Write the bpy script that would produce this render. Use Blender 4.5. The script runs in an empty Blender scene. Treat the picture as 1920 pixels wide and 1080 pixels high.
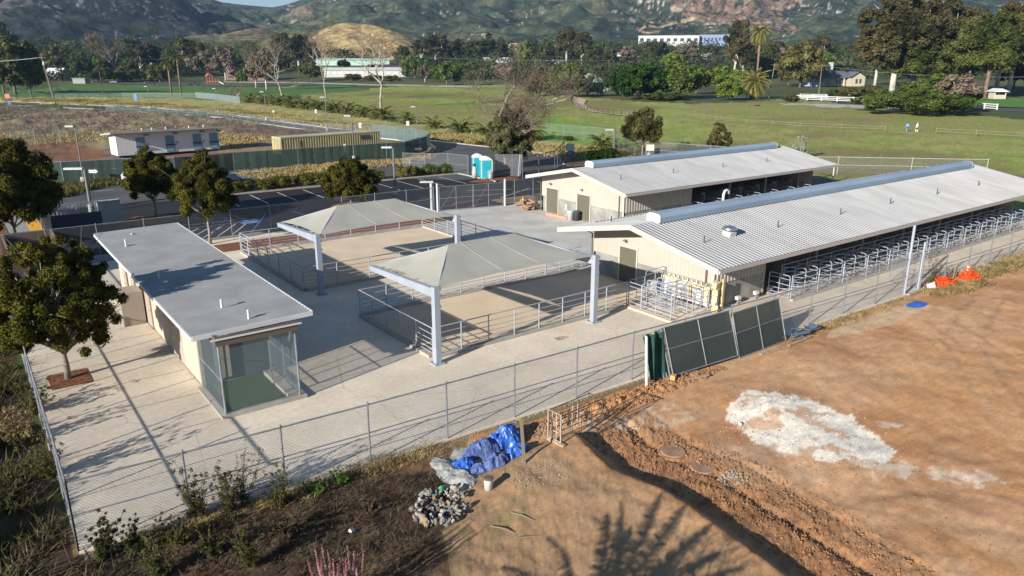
import bpy, math, random
import numpy as np
from mathutils import Vector, Matrix
random.seed(7); R=math.radians
scn=bpy.context.scene; COL=scn.collection
# ------------------------------------------------------------------ camera frame
F=1398.0; P=math.atan((540-118.5)/F); A=R(36.6); CH=13.0
fw=(math.sin(A),math.cos(A)); rt=(math.cos(A),-math.sin(A))
def G(x,y,z=0.0):
    """ground point seen at photo pixel x,y on level z"""
    a=(x-960)/F; b=-(y-540)/F
    f=math.cos(P)+b*math.sin(P); u=-math.sin(P)+b*math.cos(P)
    t=(z-CH)/u
    return ((rt[0]*a+fw[0]*f)*t,(rt[1]*a+fw[1]*f)*t)
def HT(x,yb,yt,zb=0):
    X,Y=G(x,yb,zb); a=(x-960)/F; b=-(yt-540)/F
    f=math.cos(P)+b*math.sin(P); u=-math.sin(P)+b*math.cos(P)
    return CH+u*math.hypot(X,Y)/math.hypot(a,f)-zb
cam=bpy.data.cameras.new('camera'); cam.sensor_width=36; cam.lens=36*F/1920; cam.clip_start=.5; cam.clip_end=30000
co=bpy.data.objects.new('camera',cam); COL.objects.link(co); co.location=(0,0,CH)
co.rotation_euler=(R(90)-P,0,-A); scn.camera=co
# ------------------------------------------------------------------ light
SAZ=R(13.5); SEL=R(19.5)
w=bpy.data.worlds.new('World'); scn.world=w; w.use_nodes=True
nt=w.node_tree; nt.nodes.clear()
bg=nt.nodes.new('ShaderNodeBackground'); sk=nt.nodes.new('ShaderNodeTexSky'); ow=nt.nodes.new('ShaderNodeOutputWorld')
sk.sky_type='NISHITA'; sk.sun_disc=False; sk.sun_elevation=SEL
tosun=Vector((-math.cos(SAZ)*math.cos(SEL),-math.sin(SAZ)*math.cos(SEL),math.sin(SEL)))
sk.sun_rotation=math.atan2(tosun.x,tosun.y); sk.altitude=200; sk.air_density=1.0; sk.dust_density=.3; sk.ozone_density=3
bg.inputs[1].default_value=.06
nt.links.new(sk.outputs[0],bg.inputs[0]); nt.links.new(bg.outputs[0],ow.inputs[0])
sl=bpy.data.lights.new('sun','SUN'); sl.energy=4.9; sl.angle=R(.5); sl.color=(1,.93,.82)
so=bpy.data.objects.new('sun',sl); COL.objects.link(so); so.rotation_euler=tosun.to_track_quat('Z','Y').to_euler(); so.location=(-60,-20,60)
vs=scn.view_settings; vs.view_transform='Standard'; vs.look='None'; vs.exposure=1.0; vs.gamma=1
scn.cycles.transparent_max_bounces=24; scn.cycles.max_bounces=6
# ------------------------------------------------------------------ materials
MATS={}
def mat(name,col,rough=.8,metal=0,nscale=0,namt=0,col2=None,bump=0,bscale=0,spec=.3,detail=5,stretch=None,rnd=0):
    if name in MATS: return MATS[name]
    m=bpy.data.materials.new(name); m.use_nodes=True; MATS[name]=m
    t=m.node_tree; b=t.nodes['Principled BSDF']; L=t.links.new
    b.inputs['Base Color'].default_value=(*col,1); b.inputs['Roughness'].default_value=rough; b.inputs['Metallic'].default_value=metal
    b.inputs['Specular IOR Level'].default_value=spec
    tc=t.nodes.new('ShaderNodeTexCoord'); mp=t.nodes.new('ShaderNodeMapping'); L(tc.outputs['Object'],mp.inputs[0])
    if stretch: mp.inputs['Scale'].default_value=stretch
    out=None
    if nscale:
        n=t.nodes.new('ShaderNodeTexNoise'); n.inputs['Scale'].default_value=nscale; n.inputs['Detail'].default_value=detail
        L(mp.outputs[0],n.inputs[0])
        r=t.nodes.new('ShaderNodeValToRGB'); c2=col2 or tuple(c*(1-namt) for c in col); c1=col if col2 else tuple(min(1,c*(1+namt*.6)) for c in col)
        r.color_ramp.elements[0].position=.34; r.color_ramp.elements[1].position=.66
        r.color_ramp.elements[0].color=(*c2,1); r.color_ramp.elements[1].color=(*c1,1)
        L(n.outputs[0],r.inputs[0]); L(r.outputs[0],b.inputs['Base Color']); out=r.outputs[0]
    if rnd:
        oi=t.nodes.new('ShaderNodeObjectInfo'); hs=t.nodes.new('ShaderNodeHueSaturation'); mr=t.nodes.new('ShaderNodeMapRange')
        mr.inputs[3].default_value=1-rnd; mr.inputs[4].default_value=1+rnd; L(oi.outputs['Random'],mr.inputs[0]); L(mr.outputs[0],hs.inputs['Value'])
        if out: L(out,hs.inputs['Color'])
        else: hs.inputs['Color'].default_value=(*col,1)
        L(hs.outputs[0],b.inputs['Base Color'])
    if bump:
        n2=t.nodes.new('ShaderNodeTexNoise'); n2.inputs['Scale'].default_value=bscale or 10; n2.inputs['Detail'].default_value=6; L(mp.outputs[0],n2.inputs[0])
        bp=t.nodes.new('ShaderNodeBump'); bp.inputs['Strength'].default_value=min(1,bump*4); bp.inputs['Distance'].default_value=bump; L(n2.outputs[0],bp.inputs['Height']); L(bp.outputs[0],b.inputs['Normal'])
    return m
def leafmat(name,c1,c2,nscale=.8,trans=.25,rnd=.12):
    if name in MATS: return MATS[name]
    m=bpy.data.materials.new(name); m.use_nodes=True; MATS[name]=m; t=m.node_tree; t.nodes.clear(); N=t.nodes.new; L=t.links.new
    tc=N('ShaderNodeTexCoord'); n=N('ShaderNodeTexNoise'); n.inputs['Scale'].default_value=nscale; n.inputs['Detail'].default_value=3; L(tc.outputs['Object'],n.inputs[0])
    r=N('ShaderNodeValToRGB'); r.color_ramp.elements[0].position=.36; r.color_ramp.elements[1].position=.64
    r.color_ramp.elements[0].color=(*c1,1); r.color_ramp.elements[1].color=(*c2,1); L(n.outputs[0],r.inputs[0])
    g=N('ShaderNodeNewGeometry'); oi=N('ShaderNodeObjectInfo'); ad=N('ShaderNodeMath'); ad.operation='MULTIPLY_ADD'
    mr=N('ShaderNodeMapRange'); mr.inputs[3].default_value=.62; mr.inputs[4].default_value=1.38; L(g.outputs['Random Per Island'],mr.inputs[0])
    mr2=N('ShaderNodeMapRange'); mr2.inputs[3].default_value=1-rnd; mr2.inputs[4].default_value=1+rnd; L(oi.outputs['Random'],mr2.inputs[0])
    mu=N('ShaderNodeMath'); mu.operation='MULTIPLY'; L(mr.outputs[0],mu.inputs[0]); L(mr2.outputs[0],mu.inputs[1])
    hs=N('ShaderNodeHueSaturation'); L(r.outputs[0],hs.inputs['Color']); L(mu.outputs[0],hs.inputs['Value'])
    d=N('ShaderNodeBsdfDiffuse'); tr=N('ShaderNodeBsdfTranslucent'); mx=N('ShaderNodeMixShader'); mx.inputs[0].default_value=trans; o=N('ShaderNodeOutputMaterial')
    L(hs.outputs[0],d.inputs[0]); L(hs.outputs[0],tr.inputs[0]); L(d.outputs[0],mx.inputs[1]); L(tr.outputs[0],mx.inputs[2]); L(mx.outputs[0],o.inputs[0])
    return m
def meshmat(name,col,cov=.2,pattern=None,rough=.5,metal=.3,diag=(1,1)):
    """see-through woven wire or cloth; pattern = wire spacing in metres"""
    if name in MATS: return MATS[name]
    m=bpy.data.materials.new(name); m.use_nodes=True; MATS[name]=m; t=m.node_tree; N=t.nodes.new; L=t.links.new
    b=t.nodes['Principled BSDF']; b.inputs['Base Color'].default_value=(*col,1); b.inputs['Roughness'].default_value=rough; b.inputs['Metallic'].default_value=metal
    o=t.nodes['Material Output']; tp=N('ShaderNodeBsdfTransparent'); mx=N('ShaderNodeMixShader'); L(tp.outputs[0],mx.inputs[1]); L(b.outputs[0],mx.inputs[2]); L(mx.outputs[0],o.inputs[0])
    if not pattern: mx.inputs[0].default_value=cov; return m
    tc=N('ShaderNodeTexCoord'); sp=N('ShaderNodeSeparateXYZ'); L(tc.outputs['Object'],sp.inputs[0])
    su=N('ShaderNodeMath'); su.operation='ADD'; L(sp.outputs[0],su.inputs[0]); L(sp.outputs[1],su.inputs[1])
    res=[]
    for sg in (1,-1):
        a=N('ShaderNodeMath'); a.operation='MULTIPLY_ADD'; L(sp.outputs[2],a.inputs[0]); a.inputs[1].default_value=sg; L(su.outputs[0],a.inputs[2])
        d=N('ShaderNodeMath'); d.operation='DIVIDE'; L(a.outputs[0],d.inputs[0]); d.inputs[1].default_value=pattern
        f=N('ShaderNodeMath'); f.operation='FRACT'; L(d.outputs[0],f.inputs[0])
        l=N('ShaderNodeMath'); l.operation='LESS_THAN'; L(f.outputs[0],l.inputs[0]); l.inputs[1].default_value=cov/2; res.append(l)
    x=N('ShaderNodeMath'); x.operation='MAXIMUM'; L(res[0].outputs[0],x.inputs[0]); L(res[1].outputs[0],x.inputs[1]); L(x.outputs[0],mx.inputs[0])
    return m
# ------------------------------------------------------------------ mesh builder
class MB:
    def __init__(s): s.v=[]; s.f=[]
    def add(s,vs,fs):
        n=len(s.v); s.v+= [tuple(v) for v in vs]; s.f+=[tuple(i+n for i in f) for f in fs]; return s
    def box(s,x0,y0,z0,x1,y1,z1):
        return s.add([(x0,y0,z0),(x1,y0,z0),(x1,y1,z0),(x0,y1,z0),(x0,y0,z1),(x1,y0,z1),(x1,y1,z1),(x0,y1,z1)],
          [(0,3,2,1),(4,5,6,7),(0,1,5,4),(1,2,6,5),(2,3,7,6),(3,0,4,7)])
    def obox(s,c,sz,rz=0,rx=0,ry=0):
        M=Matrix.Translation(c)@Matrix.Rotation(rz,4,'Z')@Matrix.Rotation(ry,4,'Y')@Matrix.Rotation(rx,4,'X')
        a,b,d=[q/2 for q in sz]
        return s.add([M@Vector(p) for p in [(-a,-b,-d),(a,-b,-d),(a,b,-d),(-a,b,-d),(-a,-b,d),(a,-b,d),(a,b,d),(-a,b,d)]],
          [(0,3,2,1),(4,5,6,7),(0,1,5,4),(1,2,6,5),(2,3,7,6),(3,0,4,7)])
    def tube(s,p0,p1,r0,r1=None,n=6):
        return s.path([p0,p1],[r0,r0 if r1 is None else r1],n)
    def path(s,pts,rad,n=6,cap=True):
        pts=[Vector(p) for p in pts]
        if not hasattr(rad,'__len__'): rad=[rad]*len(pts)
        vs=[]; fs=[]; prev=None
        for i,p in enumerate(pts):
            d=(pts[min(i+1,len(pts)-1)]-pts[max(i-1,0)])
            if d.length<1e-9: d=Vector((0,0,1))
            d.normalize()
            ref=Vector((0,0,1)) if abs(d.z)<.95 else Vector((1,0,0))
            a=d.cross(ref).normalized() if prev is None else (prev-d*prev.dot(d)).normalized()
            prev=a; b=d.cross(a)
            for k in range(n):
                t=2*math.pi*(k+.5)/n; vs.append(p+a*(math.cos(t)*rad[i])+b*(math.sin(t)*rad[i]))
        for i in range(len(pts)-1):
            for k in range(n):
                fs.append((i*n+k,i*n+(k+1)%n,(i+1)*n+(k+1)%n,(i+1)*n+k))
        if cap: fs.append(tuple(range(n-1,-1,-1))); fs.append(tuple((len(pts)-1)*n+k for k in range(n)))
        return s.add(vs,fs)
    def prism(s,poly,z0,z1):
        n=len(poly); vs=[(x,y,z0) for x,y in poly]+[(x,y,z1) for x,y in poly]
        return s.add(vs,[tuple(range(n-1,-1,-1)),tuple(range(n,2*n))]+[(i,(i+1)%n,n+(i+1)%n,n+i) for i in range(n)])
    def lathe(s,c,prof,n=14):
        vs=[];fs=[]
        for r,z in prof:
            for k in range(n):
                t=2*math.pi*k/n; vs.append((c[0]+r*math.cos(t),c[1]+r*math.sin(t),c[2]+z))
        for i in range(len(prof)-1):
            for k in range(n): fs.append((i*n+k,i*n+(k+1)%n,(i+1)*n+(k+1)%n,(i+1)*n+k))
        fs.append(tuple(range(n-1,-1,-1))); fs.append(tuple((len(prof)-1)*n+k for k in range(n)))
        return s.add(vs,fs)
    def sweep(s,prof,p0,p1):
        """profile of points (3D) extruded from offset p0 to p1, open sheet"""
        n=len(prof); p0=Vector(p0);p1=Vector(p1)
        return s.add([Vector(q)+p0 for q in prof]+[Vector(q)+p1 for q in prof],[(i,i+1,n+i+1,n+i) for i in range(n-1)])
ORG={}
def mesh(name,mb,m,smooth=False):
    me=bpy.data.meshes.new(name)
    if isinstance(mb,MB): me.from_pydata(mb.v,[],mb.f)
    else: return mb
    me.materials.append(m)
    if smooth: me.polygons.foreach_set('use_smooth',[True]*len(me.polygons))
    return me
def npmesh(name,V,Fc,m,smooth=False,k=4):
    me=bpy.data.meshes.new(name); V=np.asarray(V,dtype=np.float32); Fc=np.asarray(Fc,dtype=np.int32)
    me.vertices.add(len(V)); me.vertices.foreach_set('co',V.ravel())
    me.loops.add(Fc.size); me.loops.foreach_set('vertex_index',Fc.ravel())
    me.polygons.add(len(Fc)); me.polygons.foreach_set('loop_start',np.arange(0,Fc.size,k,dtype=np.int32))
    me.polygons.foreach_set('use_smooth',np.full(len(Fc),smooth)); me.update(calc_edges=True); me.validate(); 
    if m: me.materials.append(m)
    return me
def tag(o,label=None,cat=None,group=None,kind=None):
    if label: o['label']=label
    if cat: o['category']=cat
    if group: o['group']=group
    if kind: o['kind']=kind
    return o
def thing(name,label,cat,loc=(0,0,0),group=None,rz=0,world=True):
    o=bpy.data.objects.new(name,None); COL.objects.link(o); o.location=loc; o.rotation_euler=(0,0,rz); o.empty_display_size=.3
    tag(o,label,cat,group); 
    if world and not rz: ORG[o.name]=Vector(loc)
    return o
def part(name,mb,m,parent=None,smooth=False):
    me=mesh(name,mb,m,smooth); o=bpy.data.objects.new(name,me); COL.objects.link(o)
    if parent is not None:
        o.parent=parent
        if parent.name in ORG:
            org=ORG[parent.name]
            if isinstance(mb,MB): me.transform(Matrix.Translation(-org))
            ORG[o.name]=org
    return o
def struct(name,mb,m,smooth=False,kind='structure'):
    o=part(name,mb,m,None,smooth); o['kind']=kind; return o
def single(name,mb,m,label,cat,group=None,smooth=False):
    return tag(part(name,mb,m,None,smooth),label,cat,group)
def dup(root,loc=None,rz=None,label=None,scale=None,name=None,group=None,mats=None):
    def cp(o,p):
        c=o.copy(); COL.objects.link(c)
        if p is not None: c.parent=p
        for ch in [x for x in bpy.data.objects if x.parent==o and x!=c]: cp(ch,c)
        return c
    r=root.copy(); COL.objects.link(r)
    for ch in list(root.children): cp(ch,r)
    if loc is not None: r.location=loc
    if rz is not None: r.rotation_euler=(0,0,rz)
    if scale is not None: r.scale=scale if hasattr(scale,'__len__') else (scale,)*3
    if label: r['label']=label
    if group: r['group']=group
    return r
# ------------------------------------------------------------------ numpy noise
def vnoise(x,y,seed=0):
    xi=np.floor(x).astype(np.int64); yi=np.floor(y).astype(np.int64); xf=x-xi; yf=y-yi
    def h(a,b):
        n=(a*374761393+b*668265263+seed*1442695041)&0x7fffffff
        n=((n^(n>>13))*1274126177)&0x7fffffff
        return ((n^(n>>16))&0xffff)/65535.0
    u=xf*xf*(3-2*xf); v=yf*yf*(3-2*yf)
    return (h(xi,yi)*(1-u)+h(xi+1,yi)*u)*(1-v)+(h(xi,yi+1)*(1-u)+h(xi+1,yi+1)*u)*v
def fbm(x,y,s,oct=4,seed=0):
    r=0;a=.5;t=0
    for i in range(oct):
        r=r+a*vnoise(x*s,y*s,seed+i*17); t+=a; a*=.5; s=s*2.03
    return r/t
def ridged(x,y,s,oct=4,seed=0):
    r=0;a=.5;t=0
    for i in range(oct):
        r=r+a*(1-abs(2*vnoise(x*s,y*s,seed+i*31)-1)); t+=a; a*=.5; s=s*2.1
    return r/t
def inpoly(x,y,poly):
    c=np.zeros(x.shape,bool); n=len(poly)
    for i in range(n):
        x0,y0=poly[i]; x1,y1=poly[(i+1)%n]
        if y0==y1: continue
        c^=((y0>y)!=(y1>y))&(x<(x1-x0)*(y-y0)/(y1-y0)+x0)
    return c
def sstep(a,b,x):
    t=np.clip((x-a)/(b-a),0,1); return t*t*(3-2*t)
def polydist(x,y,line):
    """signed distance to an open line, + on its right side"""
    best=np.full(x.shape,1e9); sg=np.ones(x.shape)
    for (x0,y0),(x1,y1) in zip(line[:-1],line[1:]):
        dx,dy=x1-x0,y1-y0; t=np.clip(((x-x0)*dx+(y-y0)*dy)/(dx*dx+dy*dy),0,1)
        d=np.hypot(x-x0-t*dx,y-y0-t*dy); m=d<best; best=np.where(m,d,best)
        sg=np.where(m,np.sign((x-x0)*dy-(y-y0)*dx),sg)
    return best*sg
def proj(X,Y,Z):
    a=X*rt[0]+Y*rt[1]; f0=X*fw[0]+Y*fw[1]; z=Z-CH
    f=f0*math.cos(P)-z*math.sin(P); u=f0*math.sin(P)+z*math.cos(P)
    f=np.where(f<.1,.1,f)
    return 960+F*a/f, 540-F*u/f
def GB(px,yb):
    """valley floor point under photo pixel: flat near, rising gently past 600 m"""
    if yb>=150: x,y=G(px,yb); return x,y,0.0
    D=600+400*(150-yb)/54.0; a=A+math.atan((px-960)/1460.0); return D*math.sin(a),D*math.cos(a),CH-(yb-118.5)*D/1460
def HB(px,yb,yt):
    if yb>=150: return HT(px,yb,yt)
    return (yb-yt)*(600+400*(150-yb)/54.0)/1460
def PG(px): return [G(x,max(y,121)) for x,y in px]
# ================================================================== TERRAIN
CREST=[(15.9,18.6),(15.5,17.2),(15.1,15.4),(15.5,13.2),(15.2,10.8),(14.9,8.4),(14.9,2)]
def zground(x,y):
    n=fbm(x,y,.35,4,3)-.5; n2=fbm(x,y,1.7,4,9)-.5
    z=np.zeros_like(x)-.05
    dfield=sstep(19.6,18.0,y)*sstep(14,17,x)           # graded dirt field
    z=z+dfield*(n*.22+n2*.05)
    # churned soil right of the mound
    cd=-polydist(x,y,CREST)
    on=sstep(2.2,4.5,y)*sstep(18.8,17.6,y)
    left=np.where(cd<0,np.exp(-(cd/3.6)**2),0); right=np.where(cd>=0,sstep(1.1,.15,cd),0)
    z=z+on*.52*(left+right)*(1+.25*n+.12*n2)
    ch=np.exp(-((cd-2.7)/1.7)**2)*on
    cl=fbm(x,y,6.5,4,21); z=z+ch*(np.abs(cl-.5)*.19-.02+ (cl>.6)*.03)
    # wheel ruts in the churned strip
    z=z-ch*.10*np.exp(-((np.abs(cd-3.6+.5*n)-.7)/.18)**2)
    fr=sstep(20.9,19.4,y)*sstep(16.5,14,x)               # rough ground in front of the fence
    z=z+fr*((fbm(x,y,.8,4,5)-.5)*.20+(fbm(x,y,3.3,4,6)-.5)*.06+(fbm(x,y,9,3,7)-.5)*.03)
    fall=sstep(.5,-7,x)*sstep(300,150,np.hypot(x,y))
    z=z-fall*2.2+sstep(.7,-.5,x)*sstep(90,60,y)*((fbm(x,y,1.1,4,8)-.5)*.3)
    d=np.hypot(x,y)
    far=sstep(75,110,d)
    t_=np.clip((d-600)/400,0,1); z=z+sstep(600,640,d)*(CH-(150-54*t_-118.5)*np.minimum(d,1000)/1460)
    lotz=sstep(85,100,d)*sstep(40,60,y)*sstep(62,50,x)
    z=z+lotz*sstep(125,160,d)*(np.abs(fbm(x,y,.22,4,77)-.5)*2.2)
    z=z+far*((fbm(x,y,.05,4,11)-.5)*.9+(fbm(x,y,.35,3,12)-.5)*.28)
    # chalk heap
    c1=np.exp(-(((x-24.3)/1.7)**2+((y-15.4)/1.6)**2)); z=z+c1*(.16+.16*np.abs(fbm(x,y,2.2,4,61)-.5))
    # spoil along the fence by the white post
    sp=np.exp(-((y-19.3-.012*(x-20))/.5)**2)*sstep(15.5,17,x)*sstep(26,23,x); z=z+sp*(.12+.3*np.abs(fbm(x,y,2.6,4,33)-.5)*2)
    return z
def zg(x,y): return float(zground(np.array([float(x)]),np.array([float(y)]))[0])
# polar sheet, finer where the scene is near
az_f=np.linspace(A-R(41),A+R(41),900); az_c=np.linspace(A+R(41),A-R(41)+2*math.pi,70)[1:-1]
az=np.concatenate([az_f,az_c]); rr=np.concatenate([[0.5,3,6],np.geomspace(8,120,430),np.geomspace(122,9000,190)])
AZ,RR=np.meshgrid(az,rr); GX=RR*np.sin(AZ); GY=RR*np.cos(AZ); GZ=zground(GX,GY)
na=len(az); nr=len(rr)
I=np.arange(nr*na).reshape(nr,na); J=np.roll(I,-1,axis=1)
Q=np.stack([I[:-1],I[1:],J[1:],J[:-1]],-1).reshape(-1,4)
ctr=len(rr)*na
# ---- own colours of the ground by area
X=GX;Y=GY
def lerp(c,new,m):
    m=m[...,None]; return c*(1-m)+np.array(new)*m
wx=X+(fbm(X,Y,.9,3,40)-.5)*np.clip(RR*.012,.15,4); wy=Y+(fbm(X,Y,.9,3,41)-.5)*np.clip(RR*.012,.15,4)
bx=X+(fbm(X,Y,.12,3,42)-.5)*np.clip(RR*.05,.5,14); by=Y+(fbm(X,Y,.12,3,43)-.5)*np.clip(RR*.05,.5,14)
m1=fbm(X,Y,.05,5,50); m2=fbm(X,Y,.5,5,51); m3=fbm(X,Y,2.4,4,52); ml=fbm(X,Y,.012,4,53)
C=np.zeros(X.shape+(3,))+np.array((.07,.09,.035))
C=lerp(C,(.40,.24,.13),((RR<75)&(Y<23)).astype(float))
# distant flats: olive mix
C=lerp(C,(.12,.105,.05),sstep(.45,.7,ml)*.8); C=lerp(C,(.06,.085,.035),sstep(.55,.4,m1)*.5)
def area(px,x=wx,y=wy,world=False): return inpoly(x,y,px if world else PG(px)).astype(float)
# green pasture
fld=area([(1020,178),(1300,196),(1480,186),(1920,224),(1980,240),(1980,420),(1500,330),(1100,300),(1000,262),(800,235),(700,205),(560,185),(560,172),(800,160),(1000,158)],bx,by)
C=lerp(C,(.275,.315,.085),fld)
C=lerp(C,(.31,.285,.11),fld*sstep(.42,.60,m1)*.8); C=lerp(C,(.21,.15,.085),fld*sstep(.50,.62,fbm(X,Y,.03,4,60))*.8)
C=lerp(C,(.15,.20,.04),fld*sstep(.6,.38,m2)*.5)
brn=area([(1290,190),(1500,195),(1920,226),(1920,262),(1650,232),(1400,215),(1290,205)],bx,by); C=lerp(C,(.26,.185,.10),brn*.6*sstep(.35,.6,m2))
pat=area([(640,190),(900,196),(1010,205),(1000,240),(860,232),(700,214),(600,200)],bx,by); C=lerp(C,(.22,.16,.085),pat*.65*sstep(.38,.58,m2))
vg=area([(1010,205),(1110,235),(1180,262),(1100,275),(1010,262),(990,235)],bx,by); C=lerp(C,(.13,.30,.035),vg*.7)
# golf style lawn
lawn=area([(-60,180),(0,186),(60,184),(340,184),(430,190),(560,178),(700,168),(640,160),(420,156),(130,158),(60,170),(-60,172)],wx,wy)
C=lerp(C,(.075,.145,.035),lawn); C=lerp(C,(.12,.19,.055),lawn*sstep(.4,.7,m1)*.5)
# verge between kerb and palms: dry yellow grass
vrg=area([(-80,186),(20,184),(340,184),(430,188),(520,196),(700,222),(900,245),(1010,262),(1180,275),(1300,300),(1180,330),(1060,318),(1057,300),(983,283),(860,270),(697,248),(500,224),(285,203),(-80,190)],wx,wy)
C=lerp(C,(.36,.31,.13),vrg); C=lerp(C,(.19,.23,.06),vrg*sstep(.45,.62,m2)*.7); C=lerp(C,(.44,.33,.17),vrg*area([(1000,262),(1200,275),(1200,310),(1020,300)],bx,by)*.7)
# brown fenced lot
lot=area([(-200,196),(200,206),(500,232),(697,256),(806,270),(815,288),(660,312),(455,326),(235,345),(85,352),(-200,372)],wx,wy)
C=lerp(C,(.185,.13,.092),lot)
C=lerp(C,(.15,.115,.095),lot*area([(-100,200),(330,215),(420,240),(200,245),(-100,235)],bx,by)*.8)
C=lerp(C,(.28,.23,.12),lot*sstep(.50,.60,m1)*.6)
C=lerp(C,(.24,.19,.11),lot*area([(-60,240),(180,230),(400,232),(380,248),(190,246),(0,262)],bx,by)*.75*sstep(.35,.6,m2))
C=lerp(C,(.23,.095,.045),lot*area([(-60,272),(160,262),(210,300),(400,285),(420,300),(200,325),(-60,300)],bx,by)*.75)
C=lerp(C,(.085,.065,.055),lot*sstep(.52,.62,fbm(X,Y,.3,4,71))*.55)
C=lerp(C,(.30,.21,.12),lot*area([(400,285),(560,262),(720,275),(700,290),(520,292),(430,305)],bx,by)*.7)
# soil beyond the barns
C=lerp(C,(.30,.22,.14),area([(92,10),(110,8),(220,-30),(120,-60)],bx,by,True)*.6)
# dirt field
dirt=area([(13.5,20.7),(15.5,20.2),(44,19.5),(76,19.2),(84,18),(92,10),(120,-60),(-5,-60),(-5,12),(9,14),(11.5,17.5),(12.2,19.4)],wx,wy,True)
C=lerp(C,(.50,.265,.125),dirt); C=lerp(C,(.55,.335,.19),dirt*sstep(.44,.64,fbm(X*1.0,Y*.45,.22,5,81))*.75)
C=lerp(C,(.35,.165,.075),dirt*sstep(.5,.7,fbm(X,Y,.35,5,82))*.6)
for tk,(ln,wd) in enumerate((([(1920,700),(1760,600),(1640,560),(1500,590)],.0),([(1400,1080),(1500,930),(1650,900),(1920,960)],.0),([(1480,1000),(1600,960),(1750,950),(1920,1010)],.0),([(1920,830),(1800,640),(1850,560)],.0),([(1300,820),(1450,900),(1700,940),(1920,1040)],0),([(1240,760),(1330,830),(1500,905),(1760,900),(1920,880)],0))):
    dd=polydist(wx,wy,PG(ln)); tr_=np.exp(-((np.abs(dd)-.75)/.13)**2)*dirt*sstep(.35,.55,fbm(X,Y,.8,3,200+tk)); C=lerp(C,(.27,.145,.075),tr_*.45); C=lerp(C,(.50,.33,.20),np.exp(-((np.abs(dd)-.45)/.13)**2)*dirt*.3)
sw=fbm((X+Y)*.35,(Y-X)*2.2,.5,4,210); C=lerp(C,(.50,.34,.21),dirt*sstep(.52,.68,sw)*.22)
cd=-polydist(X,Y,CREST); on=sstep(1,4,Y)*sstep(19.2,18,Y)
C=lerp(C,(.29,.15,.075),np.exp(-((cd-2.6)/1.6)**2)*on*.8)
C=lerp(C,(.22,.105,.05),np.exp(-((cd-2.2)/1.4)**2)*on*sstep(.5,.65,m3)*.7)
C=lerp(C,(.50,.36,.24),np.exp(-((cd-5.0)/1.1)**2)*on*.55*sstep(.4,.6,m2))
C=lerp(C,(.40,.24,.13),(cd<0)*np.exp(-(cd/4.2)**2)*on*.9)
C=lerp(C,(.52,.40,.28),area([(17.5,19.7),(18.6,18.4),(20.8,17.4),(22,16.6),(21,16.4),(18.6,17.2),(16.6,18.6),(16.6,19.6)],wx,wy,True)*.75*sstep(.3,.55,m3))
C=lerp(C,(.55,.44,.31),area([(36,19.3),(42,18.9),(43,17.9),(38,17.6),(33,18.5)],wx,wy,True)*.55)
chx=X+(fbm(X,Y,1.3,4,90)-.5)*1.3; chy=Y+(fbm(X,Y,1.3,4,91)-.5)*1.3
chalk=inpoly(chx,chy,PG([(1362,757),(1400,742),(1455,738),(1530,752),(1590,775),(1640,812),(1668,845),(1640,866),(1560,868),(1480,850),(1400,820),(1366,800)])).astype(float)
C=lerp(C,(.78,.71,.60),chalk*(1-.75*sstep(.56,.66,fbm(X,Y,1.6,4,92))*sstep(.9,.5,np.exp(-(((X-24.6)/1.3)**2+((Y-15.6)/1.1)**2)))))
for pp in ([(1640,786),(1700,790),(1706,798),(1650,796)],[(1190,772),(1250,760),(1252,766),(1215,778)],[(1560,870),(1700,862),(1900,900),(1800,905),(1640,890)]):
    C=lerp(C,(.70,.62,.50),inpoly(chx,chy,PG(pp))*.6*sstep(.35,.6,m3))
# dark litter in front of the fence on the left, and brown soil near it
drk=area([(-12,60),(.7,60),(.75,21.4),(6,20.9),(12.2,20.6),(12.4,19.2),(11.2,17.5),(9.5,16.2),(8,13),(-12,11)],wx,wy,True)
C=lerp(C,(.105,.065,.042),drk); C=lerp(C,(.055,.04,.028),drk*sstep(.4,.58,m2)); C=lerp(C,(.20,.14,.08),drk*sstep(.6,.74,m3)*.6)
C=lerp(C,(.30,.22,.15),area([(1,21.3),(12.4,20.8),(12.6,20.1),(6,20.5),(1,20.9)],wx,wy,True)*.8)
tr=area([(6.5,21),(10,20.7),(12.4,20.3),(11.6,19.3),(9,19.9),(7,20.2)],wx,wy,True); C=lerp(C,(.20,.115,.065),tr*.7)
C=lerp(C,(.28,.185,.11),area([(10.6,17.6),(13,18.6),(14.6,17.6),(14.6,8),(9,8),(8.2,13),(9.4,16)],wx,wy,True)*.75)
C=lerp(C,(.17,.18,.07),area([(9.8,15.8),(12.2,16.2),(12,15),(10,14.6)],wx,wy,True)*.35*sstep(.45,.6,m3))
gp=area([(12.4,20.2),(13.0,20),(12.4,18.6),(11.5,17.6),(10.6,17.4),(11.2,18.6),(11.8,19.6)],wx,wy,True); C=lerp(C,(.50,.49,.46),gp*.9); C=lerp(C,(.30,.30,.29),gp*sstep(.5,.62,m3)*.6)
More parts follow.
